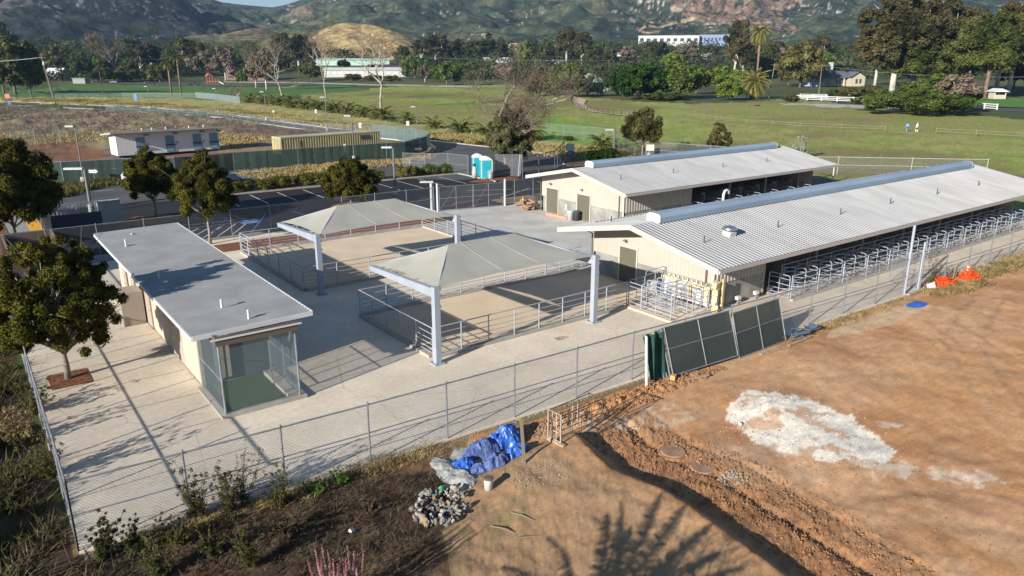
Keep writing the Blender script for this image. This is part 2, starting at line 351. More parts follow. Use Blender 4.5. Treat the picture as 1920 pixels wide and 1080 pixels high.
# bark mulch where the left trees stand
C=lerp(C,(.19,.09,.05),area([(-4,57),(5.0,57),(5.0,72),(-4,80)],wx,wy,True))
C=C*(1+(fbm(X,Y,6,3,99)-.5)[...,None]*.35*np.clip(40/RR,0.15,1)[...,None])
C=np.clip(C,0,1)
V=np.stack([GX,GY,GZ],-1).reshape(-1,3); V=np.vstack([V,[0,0,-.05]])
gm=npmesh('ground',V,Q,None,True)
ca=gm.color_attributes.new('soil','FLOAT_COLOR','POINT')
cc=np.ones((len(V),4),np.float32); cc[:-1,:3]=C.reshape(-1,3); ca.data.foreach_set('color',cc.ravel())
def vcmat(name,att,ns,amt,bump,bs,rough=.9,ns2=None,bs2=None,bump2=0):
    m=bpy.data.materials.new(name); m.use_nodes=True; t=m.node_tree; N=t.nodes.new; L=t.links.new; b=t.nodes['Principled BSDF']
    b.inputs['Roughness'].default_value=rough; b.inputs['Specular IOR Level'].default_value=.15
    a=N('ShaderNodeAttribute'); a.attribute_name=att; tc=N('ShaderNodeTexCoord')
    n=N('ShaderNodeTexNoise'); n.inputs['Scale'].default_value=ns; n.inputs['Detail'].default_value=8; n.inputs['Roughness'].default_value=.65; L(tc.outputs['Object'],n.inputs[0])
    mr=N('ShaderNodeMapRange'); mr.inputs[1].default_value=.3; mr.inputs[2].default_value=.7; mr.inputs[3].default_value=1-amt; mr.inputs[4].default_value=1+amt; L(n.outputs[0],mr.inputs[0])
    val=mr.outputs[0]
    if ns2:
        n3=N('ShaderNodeTexNoise'); n3.inputs['Scale'].default_value=ns2; n3.inputs['Detail'].default_value=6; L(tc.outputs['Object'],n3.inputs[0])
        m3_=N('ShaderNodeMapRange'); m3_.inputs[1].default_value=.3; m3_.inputs[2].default_value=.7; m3_.inputs[3].default_value=1-amt*.7; m3_.inputs[4].default_value=1+amt*.7; L(n3.outputs[0],m3_.inputs[0])
        mm=N('ShaderNodeMath'); mm.operation='MULTIPLY'; L(val,mm.inputs[0]); L(m3_.outputs[0],mm.inputs[1]); val=mm.outputs[0]
    if name=='soil':
        mp=N('ShaderNodeMapping'); mp.inputs['Rotation'].default_value=(0,0,R(38)); mp.inputs['Scale'].default_value=(.35,4.2,1); L(tc.outputs['Object'],mp.inputs[0])
        n5=N('ShaderNodeTexNoise'); n5.inputs['Scale'].default_value=1.3; n5.inputs['Detail'].default_value=9; n5.inputs['Roughness'].default_value=.7; L(mp.outputs[0],n5.inputs[0])
        m5=N('ShaderNodeMapRange'); m5.inputs[1].default_value=.32; m5.inputs[2].default_value=.68; m5.inputs[3].default_value=.90; m5.inputs[4].default_value=1.10; L(n5.outputs[0],m5.inputs[0])
        n6=N('ShaderNodeTexNoise'); n6.inputs['Scale'].default_value=55; n6.inputs['Detail'].default_value=4; L(tc.outputs['Object'],n6.inputs[0])
        m6=N('ShaderNodeMapRange'); m6.inputs[1].default_value=.3; m6.inputs[2].default_value=.7; m6.inputs[3].default_value=.86; m6.inputs[4].default_value=1.14; L(n6.outputs[0],m6.inputs[0])
        for q_ in (m5,m6):
            k_=N('ShaderNodeMath'); k_.operation='MULTIPLY'; L(val,k_.inputs[0]); L(q_.outputs[0],k_.inputs[1]); val=k_.outputs[0]
    hs=N('ShaderNodeHueSaturation'); L(a.outputs['Color'],hs.inputs['Color']); L(val,hs.inputs['Value']); L(hs.outputs[0],b.inputs['Base Color'])
    n2=N('ShaderNodeTexNoise'); n2.inputs['Scale'].default_value=bs; n2.inputs['Detail'].default_value=8; n2.inputs['Roughness'].default_value=.7; L(tc.outputs['Object'],n2.inputs[0])
    bp=N('ShaderNodeBump'); bp.inputs['Strength'].default_value=.8; bp.inputs['Distance'].default_value=bump; L(n2.outputs[0],bp.inputs['Height']); L(bp.outputs[0],b.inputs['Normal'])
    if bs2:
        n4=N('ShaderNodeTexNoise'); n4.inputs['Scale'].default_value=bs2; n4.inputs['Detail'].default_value=8; L(tc.outputs['Object'],n4.inputs[0])
        b2=N('ShaderNodeBump'); b2.inputs['Strength'].default_value=.8; b2.inputs['Distance'].default_value=bump2; L(n4.outputs[0],b2.inputs['Height']); L(bp.outputs[0],b2.inputs['Normal']); L(b2.outputs[0],b.inputs['Normal'])
    return m
gm.materials.append(vcmat('soil','soil',14,.18,.012,26,ns2=1.6,bs2=7,bump2=.012))
go=bpy.data.objects.new('ground',gm); COL.objects.link(go); go['kind']='structure'
# ================================================================== HILLS
SK=[(-400,150),(-120,150),(-20,128),(8,114),(40,122),(120,140),(250,142),(330,124),(350,116),(372,110),(400,108),(430,100),(470,97),(520,94),(545,99),(575,108),(600,113),(640,122),(720,140),(900,160),(1200,165),(1500,168),(1900,165),(2400,160)]
def hillmesh(name,sk,d0,d1,e0,naz,nd,amp,seed,back=1500,fm=None,pw=1.15):
    pxs=np.linspace(-420,2400,naz); az=A+np.arctan((pxs-960)/1460.0)
    t=np.linspace(0,1,nd); nb=12
    d=np.concatenate([d0+(d1-d0)*t, d1+back*np.linspace(0,1,nb+1)[1:]])
    PX,D=np.meshgrid(pxs,d); AZ=np.meshgrid(az,d)[0]; x=D*np.sin(AZ); y=D*np.cos(AZ)
    S=np.interp(PX,[p[0] for p in sk],[p[1] for p in sk])
    top=S*d1/1460+CH
    T=np.clip((D-d0)/(d1-d0),0,1); base=CH+e0*d0/1460
    wig=(fbm(x,y,.0012,3,seed+5)-.5)*.35
    Tw=np.clip(T+wig*np.sin(T*math.pi),0,1)
    z=base+(top-base)*Tw**pw
    rg=ridged(x,y,.0045,5,seed)-.62; rg2=fbm(x,y,.02,4,seed+9)-.5; rg3=ridged(x+y*.3,y,.012,3,seed+4)-.6
    z=z+(rg*amp+rg3*amp*.5+rg2*amp*.35)*np.clip(np.sin(np.clip(T*1.04,0,1)*math.pi)**.7,0,1)*sstep(0,.12,T)
    bk=np.clip((D-d1)/back,0,1); z=np.where(D>d1,top*(1-bk*1.08),z); z=np.where(T<=0,base-6,z)
    n=len(d); I=np.arange(n*naz).reshape(n,naz)
    Qh=np.stack([I[:-1,:-1],I[:-1,1:],I[1:,1:],I[1:,:-1]],-1).reshape(-1,4)
    Vh=np.stack([x,y,z],-1).reshape(-1,3)
    me=npmesh(name,Vh,Qh,None,True)
    a,b=proj(x,y,z)
    Ch=fm(x,y,z,a,b,T)
    c=np.ones((len(Vh),4),np.float32); c[:,:3]=np.clip(Ch,0,1).reshape(-1,3)
    ca=me.color_attributes.new('cover','FLOAT_COLOR','POINT'); ca.data.foreach_set('color',c.ravel())
    return me
hm=vcmat('hill_cover','cover',.16,.65,2.0,.14,ns2=.035,bs2=.4,bump2=1.0)
def hillcol(x,y,z,a,b,T):
    n1=fbm(x,y,.006,4,101); n2=fbm(x,y,.03,4,102); n3=fbm(x,y,.09,3,103)
    C=np.zeros(x.shape+(3,))+np.array((.036,.050,.036))
    C=lerp(C,(.068,.08,.048),sstep(.42,.66,n1)*.8); C=lerp(C,(.018,.028,.024),sstep(.52,.36,n2)*.8); C=lerp(C,(.07,.07,.042),sstep(.56,.68,n2)*.6)
    wa=a+(n2-.5)*60; wb=b+(n1-.5)*26
    br=inpoly(wa,wb,[(1215,-60),(1900,-60),(1560,-10),(1450,18),(1490,50),(1500,62),(1420,58),(1330,40),(1250,22)])
    C=lerp(C,(.19,.125,.095),br*.9*sstep(.62,.5,n3)); 
    tan=inpoly(wa,wb,[(-60,-20),(60,-10),(70,12),(10,22),(-60,30)])|inpoly(wa,wb,[(540,20),(590,8),(592,24),(560,32),(520,34)])
    C=lerp(C,(.18,.13,.095),tan*.8)
    oli=inpoly(wa,wb,[(470,40),(600,20),(680,50),(640,62),(480,66)]); C=lerp(C,(.105,.11,.05),oli*.7*sstep(.6,.45,n3))
    # pale granite outcrops, clustered
    clus=sstep(.56,.70,fbm(x,y,.008,3,110)); v=fbm(x,y,.16,2,111); C=lerp(C,(.30,.27,.23),clus*sstep(.66,.74,v))
    v2=vnoise(x*.17,y*.17,112); C=lerp(C,(.30,.28,.24),(v2>.965)*.8)
    # dirt track
    ln=[(1198,56),(1215,48),(1238,51),(1262,44),(1300,37)]; dd=np.abs(polydist(a,b,ln)); C=lerp(C,(.42,.31,.2),sstep(2.2,.8,dd)); 
    ln=[(1198,56),(1212,62),(1235,60)]; dd=np.abs(polydist(a,b,ln)); C=lerp(C,(.42,.31,.2),sstep(2.2,.8,dd))
    ln=[(1290,36),(1360,37),(1440,44)]; dd=np.abs(polydist(a,b,ln)); C=lerp(C,(.38,.26,.17),sstep(1.4,.5,dd)*.8)
    return C
hme=hillmesh('hills',SK,1000,2700,20,1300,210,60,200,fm=hillcol); hme.materials.append(hm)
o=bpy.data.objects.new('hills',hme); COL.objects.link(o); o['kind']='structure'
SK2=[(-420,170),(-100,170),(0,113),(30,126),(80,150),(250,150),(330,126),(346,116),(380,88),(410,60),(450,30),(480,14),(520,4),(2400,-6)]
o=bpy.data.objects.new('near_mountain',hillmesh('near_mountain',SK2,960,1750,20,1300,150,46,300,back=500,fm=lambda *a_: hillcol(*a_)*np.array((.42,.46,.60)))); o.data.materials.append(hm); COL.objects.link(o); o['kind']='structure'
# low foothills: golden grass hill, reddish terraced hill
def dome(name,px,yt,wpx,dist,depth,colf,seed,ybase=112):
    az0=A+math.atan((px-960)/1460.0); cx,cy=dist*math.sin(az0),dist*math.cos(az0)
    hw=wpx*dist/1460; n=110
    u=np.linspace(-1,1,n); U,Vv=np.meshgrid(u,u); 
    rx,ry=math.cos(az0),-math.sin(az0); fx,fy=math.sin(az0),math.cos(az0)
    x=cx+U*hw*rx+Vv*depth*fx; y=cy+U*hw*ry+Vv*depth*fy
    r=np.hypot(U,Vv); h=(118.5-yt)*dist/1460+CH
    nn=fbm(x,y,.02,4,seed)-.5
    z=h*(.5+.5*np.cos(np.pi*np.clip(r,0,1)))**.6*(1+.35*nn)+nn*2*(r<1)-1.5+ (r>=.97)*-6
    I=np.arange(n*n).reshape(n,n); Qd=np.stack([I[:-1,:-1],I[:-1,1:],I[1:,1:],I[1:,:-1]],-1).reshape(-1,4)
    Vd=np.stack([x,y,z],-1).reshape(-1,3); me=npmesh(name,Vd,Qd,None,True); a,b=proj(x,y,z)
    c=np.ones((len(Vd),4),np.float32); c[:,:3]=np.clip(colf(x,y,z,a,b),0,1).reshape(-1,3)
    ca=me.color_attributes.new('cover','FLOAT_COLOR','POINT'); ca.data.foreach_set('color',c.ravel()); me.materials.append(hm)
    o=bpy.data.objects.new(name,me); COL.objects.link(o); o['kind']='structure'
def gold(x,y,z,a,b):
    n=fbm(x,y,.03,4,131); C=np.zeros(x.shape+(3,))+np.array((.36,.26,.13)); C=lerp(C,(.26,.20,.10),sstep(.45,.65,n)*.7)
    return lerp(C,(.10,.10,.05),(vnoise(x*.16,y*.16,133)>.93)*.85)
def redh(x,y,z,a,b):
    n=fbm(x,y,.03,4,141); C=np.zeros(x.shape+(3,))+np.array((.15,.11,.08)); C=lerp(C,(.08,.085,.045),sstep(.45,.58,n)*.9)
    rows=(np.mod(z,3.2)<1.5)&(vnoise(x*.35,y*.35,142)>.35)&inpoly(a,b,[(380,70),(600,50),(600,84),(380,88)])
    return lerp(C,(.055,.075,.03),rows*.9)
dome('golden_hill',676,54,225,1000,170,gold,401)
dome('terraced_hill',455,64,270,1080,170,redh,402)
dome('terraced_hill',575,60,150,1000,150,redh,403)
# ================================================================== PAVING
def slabmat():
    m=mat('yard_concrete',(.66,.575,.465),.85,0,.35,.10,bump=.0012,bscale=30,detail=8)
    t=m.node_tree; N=t.nodes.new; L=t.links.new; b=t.nodes['Principled BSDF']
    src=b.inputs['Base Color'].links[0].from_socket
    g=N('ShaderNodeNewGeometry'); sp=N('ShaderNodeSeparateXYZ'); L(g.outputs['Position'],sp.inputs[0])
    def joint(ax,per,off,wd):
        a=N('ShaderNodeMath'); a.operation='MULTIPLY_ADD'; L(sp.outputs[ax],a.inputs[0]); a.inputs[1].default_value=1/per; a.inputs[2].default_value=off
        f=N('ShaderNodeMath'); f.operation='FRACT'; L(a.outputs[0],f.inputs[0]); l=N('ShaderNodeMath'); l.operation='LESS_THAN'; L(f.outputs[0],l.inputs[0]); l.inputs[1].default_value=wd/per; return l.outputs[0]
    def AND(a,bb):
        m_=N('ShaderNodeMath'); m_.operation='MULTIPLY'; L(a,m_.inputs[0]); L(bb,m_.inputs[1]); return m_.outputs[0]
    def cmp(ax,v,op):
        c=N('ShaderNodeMath'); c.operation=op; L(sp.outputs[ax],c.inputs[0]); c.inputs[1].default_value=v; return c.outputs[0]
    j=AND(joint(1,2.9,-.44,.045),cmp(0,6.6,'LESS_THAN'))
    # grey alley between the barns and pens
    al=AND(cmp(0,30.9,'GREATER_THAN'),cmp(1,35.7,'GREATER_THAN'))
    n=N('ShaderNodeTexNoise'); n.inputs['Scale'].default_value=.45; n.inputs['Detail'].default_value=8; L(g.outputs['Position'],n.inputs[0])
    r=N('ShaderNodeValToRGB'); r.color_ramp.elements[0].color=(.43,.42,.395,1); r.color_ramp.elements[1].color=(.53,.52,.49,1); r.color_ramp.elements[0].position=.35; r.color_ramp.elements[1].position=.65; L(n.outputs[0],r.inputs[0])
    mx=N('ShaderNodeMix'); mx.data_type='RGBA'; L(al,mx.inputs[0]); L(src,mx.inputs[6]); L(r.outputs[0],mx.inputs[7])
    # rust coloured water stains and fine speckle
    n2=N('ShaderNodeTexNoise'); n2.inputs['Scale'].default_value=.8; n2.inputs['Detail'].default_value=10; n2.inputs['Roughness'].default_value=.75; L(g.outputs['Position'],n2.inputs[0])
    mr=N('ShaderNodeMapRange'); mr.inputs[1].default_value=.56; mr.inputs[2].default_value=.72; mr.inputs[4].default_value=.65; L(n2.outputs[0],mr.inputs[0])
    m3=N('ShaderNodeMix'); m3.data_type='RGBA'; L(mr.outputs[0],m3.inputs[0]); L(mx.outputs[2],m3.inputs[6]); m3.inputs[7].default_value=(.50,.40,.28,1)
    n4=N('ShaderNodeTexNoise'); n4.inputs['Scale'].default_value=5; n4.inputs['Detail'].default_value=8; L(g.outputs['Position'],n4.inputs[0])
    mr4=N('ShaderNodeMapRange'); mr4.inputs[1].default_value=.3; mr4.inputs[2].default_value=.7; mr4.inputs[3].default_value=.9; mr4.inputs[4].default_value=1.08; L(n4.outputs[0],mr4.inputs[0])
    n7=N('ShaderNodeTexNoise'); n7.inputs['Scale'].default_value=.16; n7.inputs['Detail'].default_value=7; n7.inputs['Roughness'].default_value=.7; L(g.outputs['Position'],n7.inputs[0])
    mr7=N('ShaderNodeMapRange'); mr7.inputs[1].default_value=.35; mr7.inputs[2].default_value=.65; mr7.inputs[3].default_value=.88; mr7.inputs[4].default_value=1.08; L(n7.outputs[0],mr7.inputs[0])
    vo=N('ShaderNodeTexVoronoi'); vo.feature='DISTANCE_TO_EDGE'; vo.inputs['Scale'].default_value=.17; L(g.outputs['Position'],vo.inputs[0])
    ck=N('ShaderNodeMapRange'); ck.inputs[1].default_value=.0; ck.inputs[2].default_value=.006; ck.inputs[3].default_value=.80; ck.inputs[4].default_value=1; L(vo.outputs[0],ck.inputs[0])
    k1=N('ShaderNodeMath'); k1.operation='MULTIPLY'; L(mr4.outputs[0],k1.inputs[0]); L(mr7.outputs[0],k1.inputs[1]); k2=N('ShaderNodeMath'); k2.operation='MULTIPLY'; L(k1.outputs[0],k2.inputs[0]); L(ck.outputs[0],k2.inputs[1])
    hs=N('ShaderNodeHueSaturation'); L(m3.outputs[2],hs.inputs['Color']); L(k2.outputs[0],hs.inputs['Value'])
    m5=N('ShaderNodeMix'); m5.data_type='RGBA'; L(j,m5.inputs[0]); L(hs.outputs[0],m5.inputs[6]); m5.inputs[7].default_value=(.16,.13,.10,1)
    L(m5.outputs[2],b.inputs['Base Color']); return m
CONC=slabmat()
FEN=[(.9,21.45),(3.85,21.27),(6.7,21.12),(9.6,20.98),(12.6,20.88),(15.55,20.78),(18.6,20.68),(21.7,20.62),(24.8,20.5),(27.9,20.38),(31.0,20.25),(34.1,20.12),(37.1,20.0),(40.2,19.9),(43.4,19.84)]
FEN2=[(45.2,19.82),(48.2,19.78),(51.3,19.74),(54.3,19.7),(57.4,19.68),(60.5,19.66),(63.6,19.64),(66.7,19.62),(69.8,19.6),(72.9,19.6),(76,19.6)]
m=MB(); m.prism([(p[0],p[1]-.12) for p in FEN]+[(45.2,19.68),(76,19.45),(76,57.4),(41.4,57.0),(34.7,58.5),(9.2,58.5),(9.2,56.2),(1.0,56.2)],-.25,0)
struct('concrete_yard',m,CONC)
sand=mat('pen_sand',(.62,.50,.365),.95,0,.5,.10,bump=.004,bscale=12,detail=8)
m=MB(); m.box(15.55,41.5,.004,30.1,53.0,.02); m.box(16.25,27.9,.004,31.8,35.3,.02); struct('pen_floor',m,sand)
kerbm=mat('kerb_concrete',(.36,.335,.295),.85,0,2,.15)
asph=mat('asphalt',(.085,.085,.088),.85,0,.25,.22,bump=.002,bscale=40,detail=8)
asph2=mat('new_asphalt',(.018,.018,.021),.8,0,.3,.25,bump=.002,bscale=40)
# road loop
outer=[(-150,186),(0,190),(140,196),(285,203),(410,212),(500,225),(615,240),(697,249),(760,256),(808,264),(860,270),(915,276),(983,283),(1027,290),(1050,299),(1057,309)]
near=[(1040,316),(1010,322),(925,333),(860,338),(700,334),(560,345),(450,357),(300,374),(232,383),(114,394),(-40,412),(-200,430)]
inner1=[(-200,385),(-40,362),(85,349),(235,342),(455,324),(596,316),(666,309),(735,302),(778,296),(805,291),(815,285),(816,277),(806,269),(760,264),(690,257),(613,249),(497,233),(410,220),(200,206),(0,197),(-150,193)]
def sheet(name,px,z,m_,world=False,kind='structure'):
    mb=MB(); pts=px if world else PG(px); mb.add([(x,y,z) for x,y in pts],[tuple(range(len(pts)))]) 
    o=struct(name,mb,m_,kind=kind); return o
import mathutils.geometry as mg
def tri_sheet(name,loop,z,m_):
    vs=[Vector((x,y,z)) for x,y in loop]; tr=mg.tessellate_polygon([vs]); mb=MB(); mb.add(vs,[]); 
    for a,b,c in tr:
        n=(vs[b]-vs[a]).cross(vs[c]-vs[a]); mb.f.append((a,b,c) if n.z>0 else (a,c,b))
    return struct(name,mb,m_)
tri_sheet('road',PG(outer+near+inner1),.03,asph)
tri_sheet('parking_lot',[(9.25,58.6),(34.7,58.6),(41.4,57.1),(47,57.1),(47.6,60),(53,62),(60,64),(63,70)]+PG([(1100,292),(1057,303),(1040,314),(1000,318),(960,324)])+[(50.5,70.5),(49,69.3),(49,77.3),(22,78.2),(20,77.5)]+PG([(300,378),(232,384),(114,395)])+[(5.0,80),(5.0,58.6)],.026,asph2)
def kerb(name,px,w=.18,h=.14,world=False,m_=kerbm):
    pts=[Vector((x,y,0)) for x,y in (px if world else PG(px))]; mb=MB(); n=len(pts); vs=[]
    for i,p in enumerate(pts):
        d=(pts[min(i+1,n-1)]-pts[max(i-1,0)]).normalized(); q=Vector((-d.y,d.x,0))*w/2
        vs+=[p-q+Vector((0,0,-.1)),p-q+Vector((0,0,h)),p+q+Vector((0,0,h)),p+q+Vector((0,0,-.1))]
    mb.add(vs,[(i*4+k,(i+1)*4+k,(i+1)*4+k+1,i*4+k+1) for i in range(n-1) for k in range(3)]+[(0,1,2,3),((n-1)*4+3,(n-1)*4+2,(n-1)*4+1,(n-1)*4)])
    return struct(name,mb,m_)
kerb('road_kerb',outer,.32,.16,m_=mat('road_kerb_concrete',(.36,.34,.31),.9,0,1,.25))
kerb('lot_kerb',[(805,291),(815,285),(816,277),(806,269),(760,264),(690,257),(613,249),(497,233),(410,220),(200,206),(0,197)],.3,.14)
kerb('lot_kerb',[(85,349),(235,342),(455,324),(596,316),(666,309),(778,296)],.25,.12)
kerb('parking_kerb',[(22,78.3),(36,78.0),(49.2,77.4),(49.2,69.3),(50.6,70.5)],.2,.15,True)
kerb('parking_kerb',[(9.3,58.7),(34.6,58.7)],.18,.12,True)
white=mat('road_paint',(.6,.6,.58),.6,0,8,.15); bluep=mat('blue_paint',(.06,.16,.42),.6); yel=mat('yellow_paint',(.72,.36,.03),.7,0,3,.15); redp=mat('faded_red_paint',(.45,.10,.10),.7)
def stripe(name,segs,wd,m_,z=.036):
    mb=MB()
    for (a,b) in segs:
        a=Vector((a[0],a[1],z)); b=Vector((b[0],b[1],z)); d=(b-a).normalized(); q=Vector((-d.y,d.x,0))*wd/2
        mb.add([a-q,b-q,b+q,a+q],[(0,1,2,3)])
    return struct(name,mb,m_)
stripe('parking_lines',[((x,71.2-.02*(x-23)*2),(x+.2,77.3-.03*(x-23))) for x in (20.9,23.6,26.4,29.2,32,34.8,37.6,40.3,43,45.8)]+[((43.5,60.5),(49.5,63.5)),((47.5,64),(43.2,66.2))],.11,white)
stripe('road_markings',[(G(165,360),G(213,356)),(G(258,353),G(300,350)),(G(360,345),G(395,342)),(G(470,335),G(484,334)),(G(562,327),G(594,325)),(G(690,317),G(702,316))],.15,white)
stripe('disabled_bay_lines',[((14.6,59.1),(18.3,66.5)),((17.9,59),(21.6,66.2)),((24.9,59),(24.0,66.0))],.12,bluep)
stripe('hatch_lines',[((12.0+i*1.15,59.4),(15.2+i*1.0,63.6)) for i in range(5)]+[((13.4,65.6),(19.6,65.2))],.1,white)
m=MB(); m.box(18.5,62.9,.03,20.1,64.5,.037); struct('disabled_bay_panel',m,bluep)
# wheelchair mark: head, back, seat, wheel
mb=MB(); 
def flat(pts,wd,z=.043):
    for a,b in zip(pts[:-1],pts[1:]):
        a=Vector((*a,z)); b=Vector((*b,z)); d=(b-a).normalized(); q=Vector((-d.y,d.x,0))*wd/2; mb.add([a-q,b-q,b+q,a+q],[(0,1,2,3)])
flat([(19.15,64.25),(19.3,64.25)],.16); flat([(19.2,64.1),(19.2,63.6),(19.6,63.6),(19.8,63.2)],.1); flat([(19.2+.42*math.cos(t),63.45+.42*math.sin(t)) for t in [R(q) for q in range(100,361,26)]],.09)
struct('wheelchair_mark',mb,white)
# letters painted at the top of the hatched bay
def text(name,body,size,loc,rot,m_,parent=None,ext=.004,kind=None):
    cu=bpy.data.curves.new(name,'FONT'); cu.body=body; cu.size=size; cu.extrude=ext; cu.align_x='CENTER'; cu.align_y='CENTER'
    o=bpy.data.objects.new('t_'+name,cu); COL.objects.link(o); me=bpy.data.meshes.new_from_object(o); bpy.data.objects.remove(o)
    M=Matrix.Translation(loc)@Matrix(rot).to_4x4(); me.transform(M); me.materials.clear(); me.materials.append(m_)
    o=bpy.data.objects.new(name,me); COL.objects.link(o)
    if parent is not None:
        o.parent=parent
        if parent.name in ORG: me.transform(Matrix.Translation(-ORG[parent.name]))
    if kind: o['kind']=kind
    return o
text('painted_lettering','NO PARKING',.62,(16.6,65.0,.04),Matrix.Rotation(R(-4),3,'Z'),white,kind='structure')
stripe('chalk_marks',[((37.0,59.5),(38.2,60.6)),((38.2,60.6),(41.6,60.9)),((36.5,60.2),(37.0,59.5)),((38.2,58.4),(40.5,58.8))],.16,redp)
m=MB(); m.box(2.5,58.6,-.2,4.95,80.0,.02); m.box(4.95,56.3,-.2,9.15,58.5,.02); struct('sidewalk',m,mat('sidewalk_concrete',(.28,.28,.28),.85,0,.8,.12))
m=MB(); m.box(3.95,61.5,.021,4.9,75.5,.035); struct('tactile_strip',m,yel)
mulch=mat('bark_mulch',(.21,.085,.04),.95,0,7,.55,bump=.05,bscale=9,detail=8)
def mound(name,poly,h,m_=mulch,label=None):
    cx=sum(p[0] for p in poly)/len(poly); cy=sum(p[1] for p in poly)/len(poly); vs=[];fs=[]; n=len(poly); rings=5
    for k in range(rings):
        s=1-k/rings
        for x,y in poly: vs.append((cx+(x-cx)*s,cy+(y-cy)*s,h*(1-s*s)+.006+random.uniform(0,.03)*(k>0)))
    vs.append((cx,cy,h+.02))
    for k in range(rings-1):
        for i in range(n): fs.append((k*n+i,k*n+(i+1)%n,(k+1)*n+(i+1)%n,(k+1)*n+i))
    for i in range(n): fs.append(((rings-1)*n+i,(rings-1)*n+(i+1)%n,len(vs)-1))
    return struct(name,MB().add(vs,fs),m_)
m=MB(); m.box(14.2,54.1,.005,34.2,56.6,.03); struct('mulch_bed',m,mulch)
m=MB(); m.box(1.6,34.15,.005,3.1,35.95,.03); struct('mulch_bed',m,mulch)
def ell(cx,cy,a,b,n=20,w_=.15): return [(cx+a*math.cos(2*math.pi*i/n)*(1+random.uniform(-w_,w_)),cy+b*math.sin(2*math.pi*i/n)*(1+random.uniform(-w_,w_))) for i in range(n)]
mound('mulch_bed',ell(12.7,69.6,2.6,2.4),.14); mound('mulch_bed',ell(50.3,70.9,3.6,1.6),.15); mound('mulch_bed',ell(29.8,66,2,1.7),.12)
m=MB(); m.box(-4,58.6,-.02,2.45,80,.03); m.box(-4,58.4,-.02,2.45,58.58,.06); struct('mulch_bed',m,mulch)
m=MB(); m.prism([(21,78.35),(36,78.1),(49.3,77.5),(49.3,81.5),(36,81.0),(21,81.2)],0,.09); struct('hedge_bed',m,mat('litter',(.16,.11,.07),.95,0,3,.4,bump=.03,bscale=8))
m=MB(); m.prism(PG([(1062,300),(1180,285),(1225,300),(1165,312),(1060,312)]),0,.09); struct('hedge_bed',m,MATS['litter'])
m=MB(); m.prism([(76,20),(78,20),(80,36),(83,58),(76,62),(60,64),(47.2,60),(47.2,57.2),(76,57.4)],.01,.03); struct('asphalt_pad',m,mat('worn_asphalt',(.12,.118,.11),.85,0,.5,.25))
m=MB(); m.box(41.9,57.2,.028,46.8,60.0,.05); struct('mulch_bed',m,mat('dry_soil',(.26,.17,.11),.95,0,2,.3))

# ================================================================== FENCES, RAILS
galv=mat('galvanised_steel',(.22,.235,.265),.5,.25,3,.18); galvp=mat('painted_steel',(.32,.355,.415),.5,.1,1.5,.08); wire=meshmat('chain_link_wire',(.36,.38,.40),.19,.11)
wirefar=meshmat('distant_wire',(.28,.30,.32),.15)
def chain_fence(label,pts,h,cat='fence',r=.03,rails=(1.0,.52),wm=None,postm=galv,midpost=True,group=None,name='chain_link_fence',posts=None,bottom=None,z0=None,screen=None,pr=None):
    z0=z0 or (lambda x,y:0.0); P0=pts[0]; root=thing(name,label,cat,(P0[0],P0[1],z0(*P0)),group)
    P3=[Vector((x,y,z0(x,y))) for x,y in pts]; pr=pr or r*1.15
    for i,p in enumerate(P3):
        if posts and i not in posts: continue
        mb=MB(); mb.tube(p-Vector((0,0,.1)),p+Vector((0,0,h+.05)),pr,n=8); mb.lathe(p+Vector((0,0,h+.03)),[(pr*1.25,0),(pr*1.25,.04),(pr*.5,.08)],8); part('post',mb,postm,root)
    for f_ in rails:
        mb=MB(); mb.path([p+Vector((0,0,h*f_)) for p in P3],r*(1.0 if f_==1 else .75),8); part('rail',mb,postm,root)
    mb=MB()
    for a,b in zip(P3[:-1],P3[1:]):
        n=(b-a).cross(Vector((0,0,1))).normalized()*.02
        mb.add([a+n+Vector((0,0,.04)),b+n+Vector((0,0,.04)),b+n+Vector((0,0,h)),a+n+Vector((0,0,h))],[(0,1,2,3)])
    part('wire_mesh',mb,wm or wire,root)
    if screen:
        mb=MB()
        for a,b in zip(P3[:-1],P3[1:]):
            n=(b-a).cross(Vector((0,0,1))).normalized()*.05; k=6
            vs=[];
            for i in range(k+1):
                q=a.lerp(b,i/k)+n+n*random.uniform(-1,1)*.8
                vs+=[q+Vector((0,0,.03)),q+Vector((0,0,h*.98-.05*random.random()))]
            mb.add(vs,[(2*i,2*i+2,2*i+3,2*i+1) for i in range(k)])
        part('privacy_screen',mb,screen,root)
    return root
chain_fence('front galvanised chain-link fence between the concrete yard and the dirt',FEN,2.15,r=.028)
chain_fence('galvanised chain-link fence beside the long barn, beyond the open walk gate at right',FEN2,2.15,r=.03,wm=wirefar)
chain_fence('left side galvanised chain-link fence running away from the near corner post',[(.9,21.45)]+[(.92+.004*i,21.45+3.05*i) for i in range(1,12)],2.15,r=.028)
chain_fence('thin chain-link fence between the yard and the black asphalt parking lot',[(1.0,58.45)]+[(1.0+3.07*i,58.45) for i in range(1,11)]+[(34.5,58.4)],2.2,r=.026,wm=wirefar)
chain_fence('short chain-link fence between the big double gate and the tan barn corner',[(41.5,56.9),(42.6,56.95),(44.9,57.0),(46.9,57.1)],2.3,r=.03,wm=wirefar)
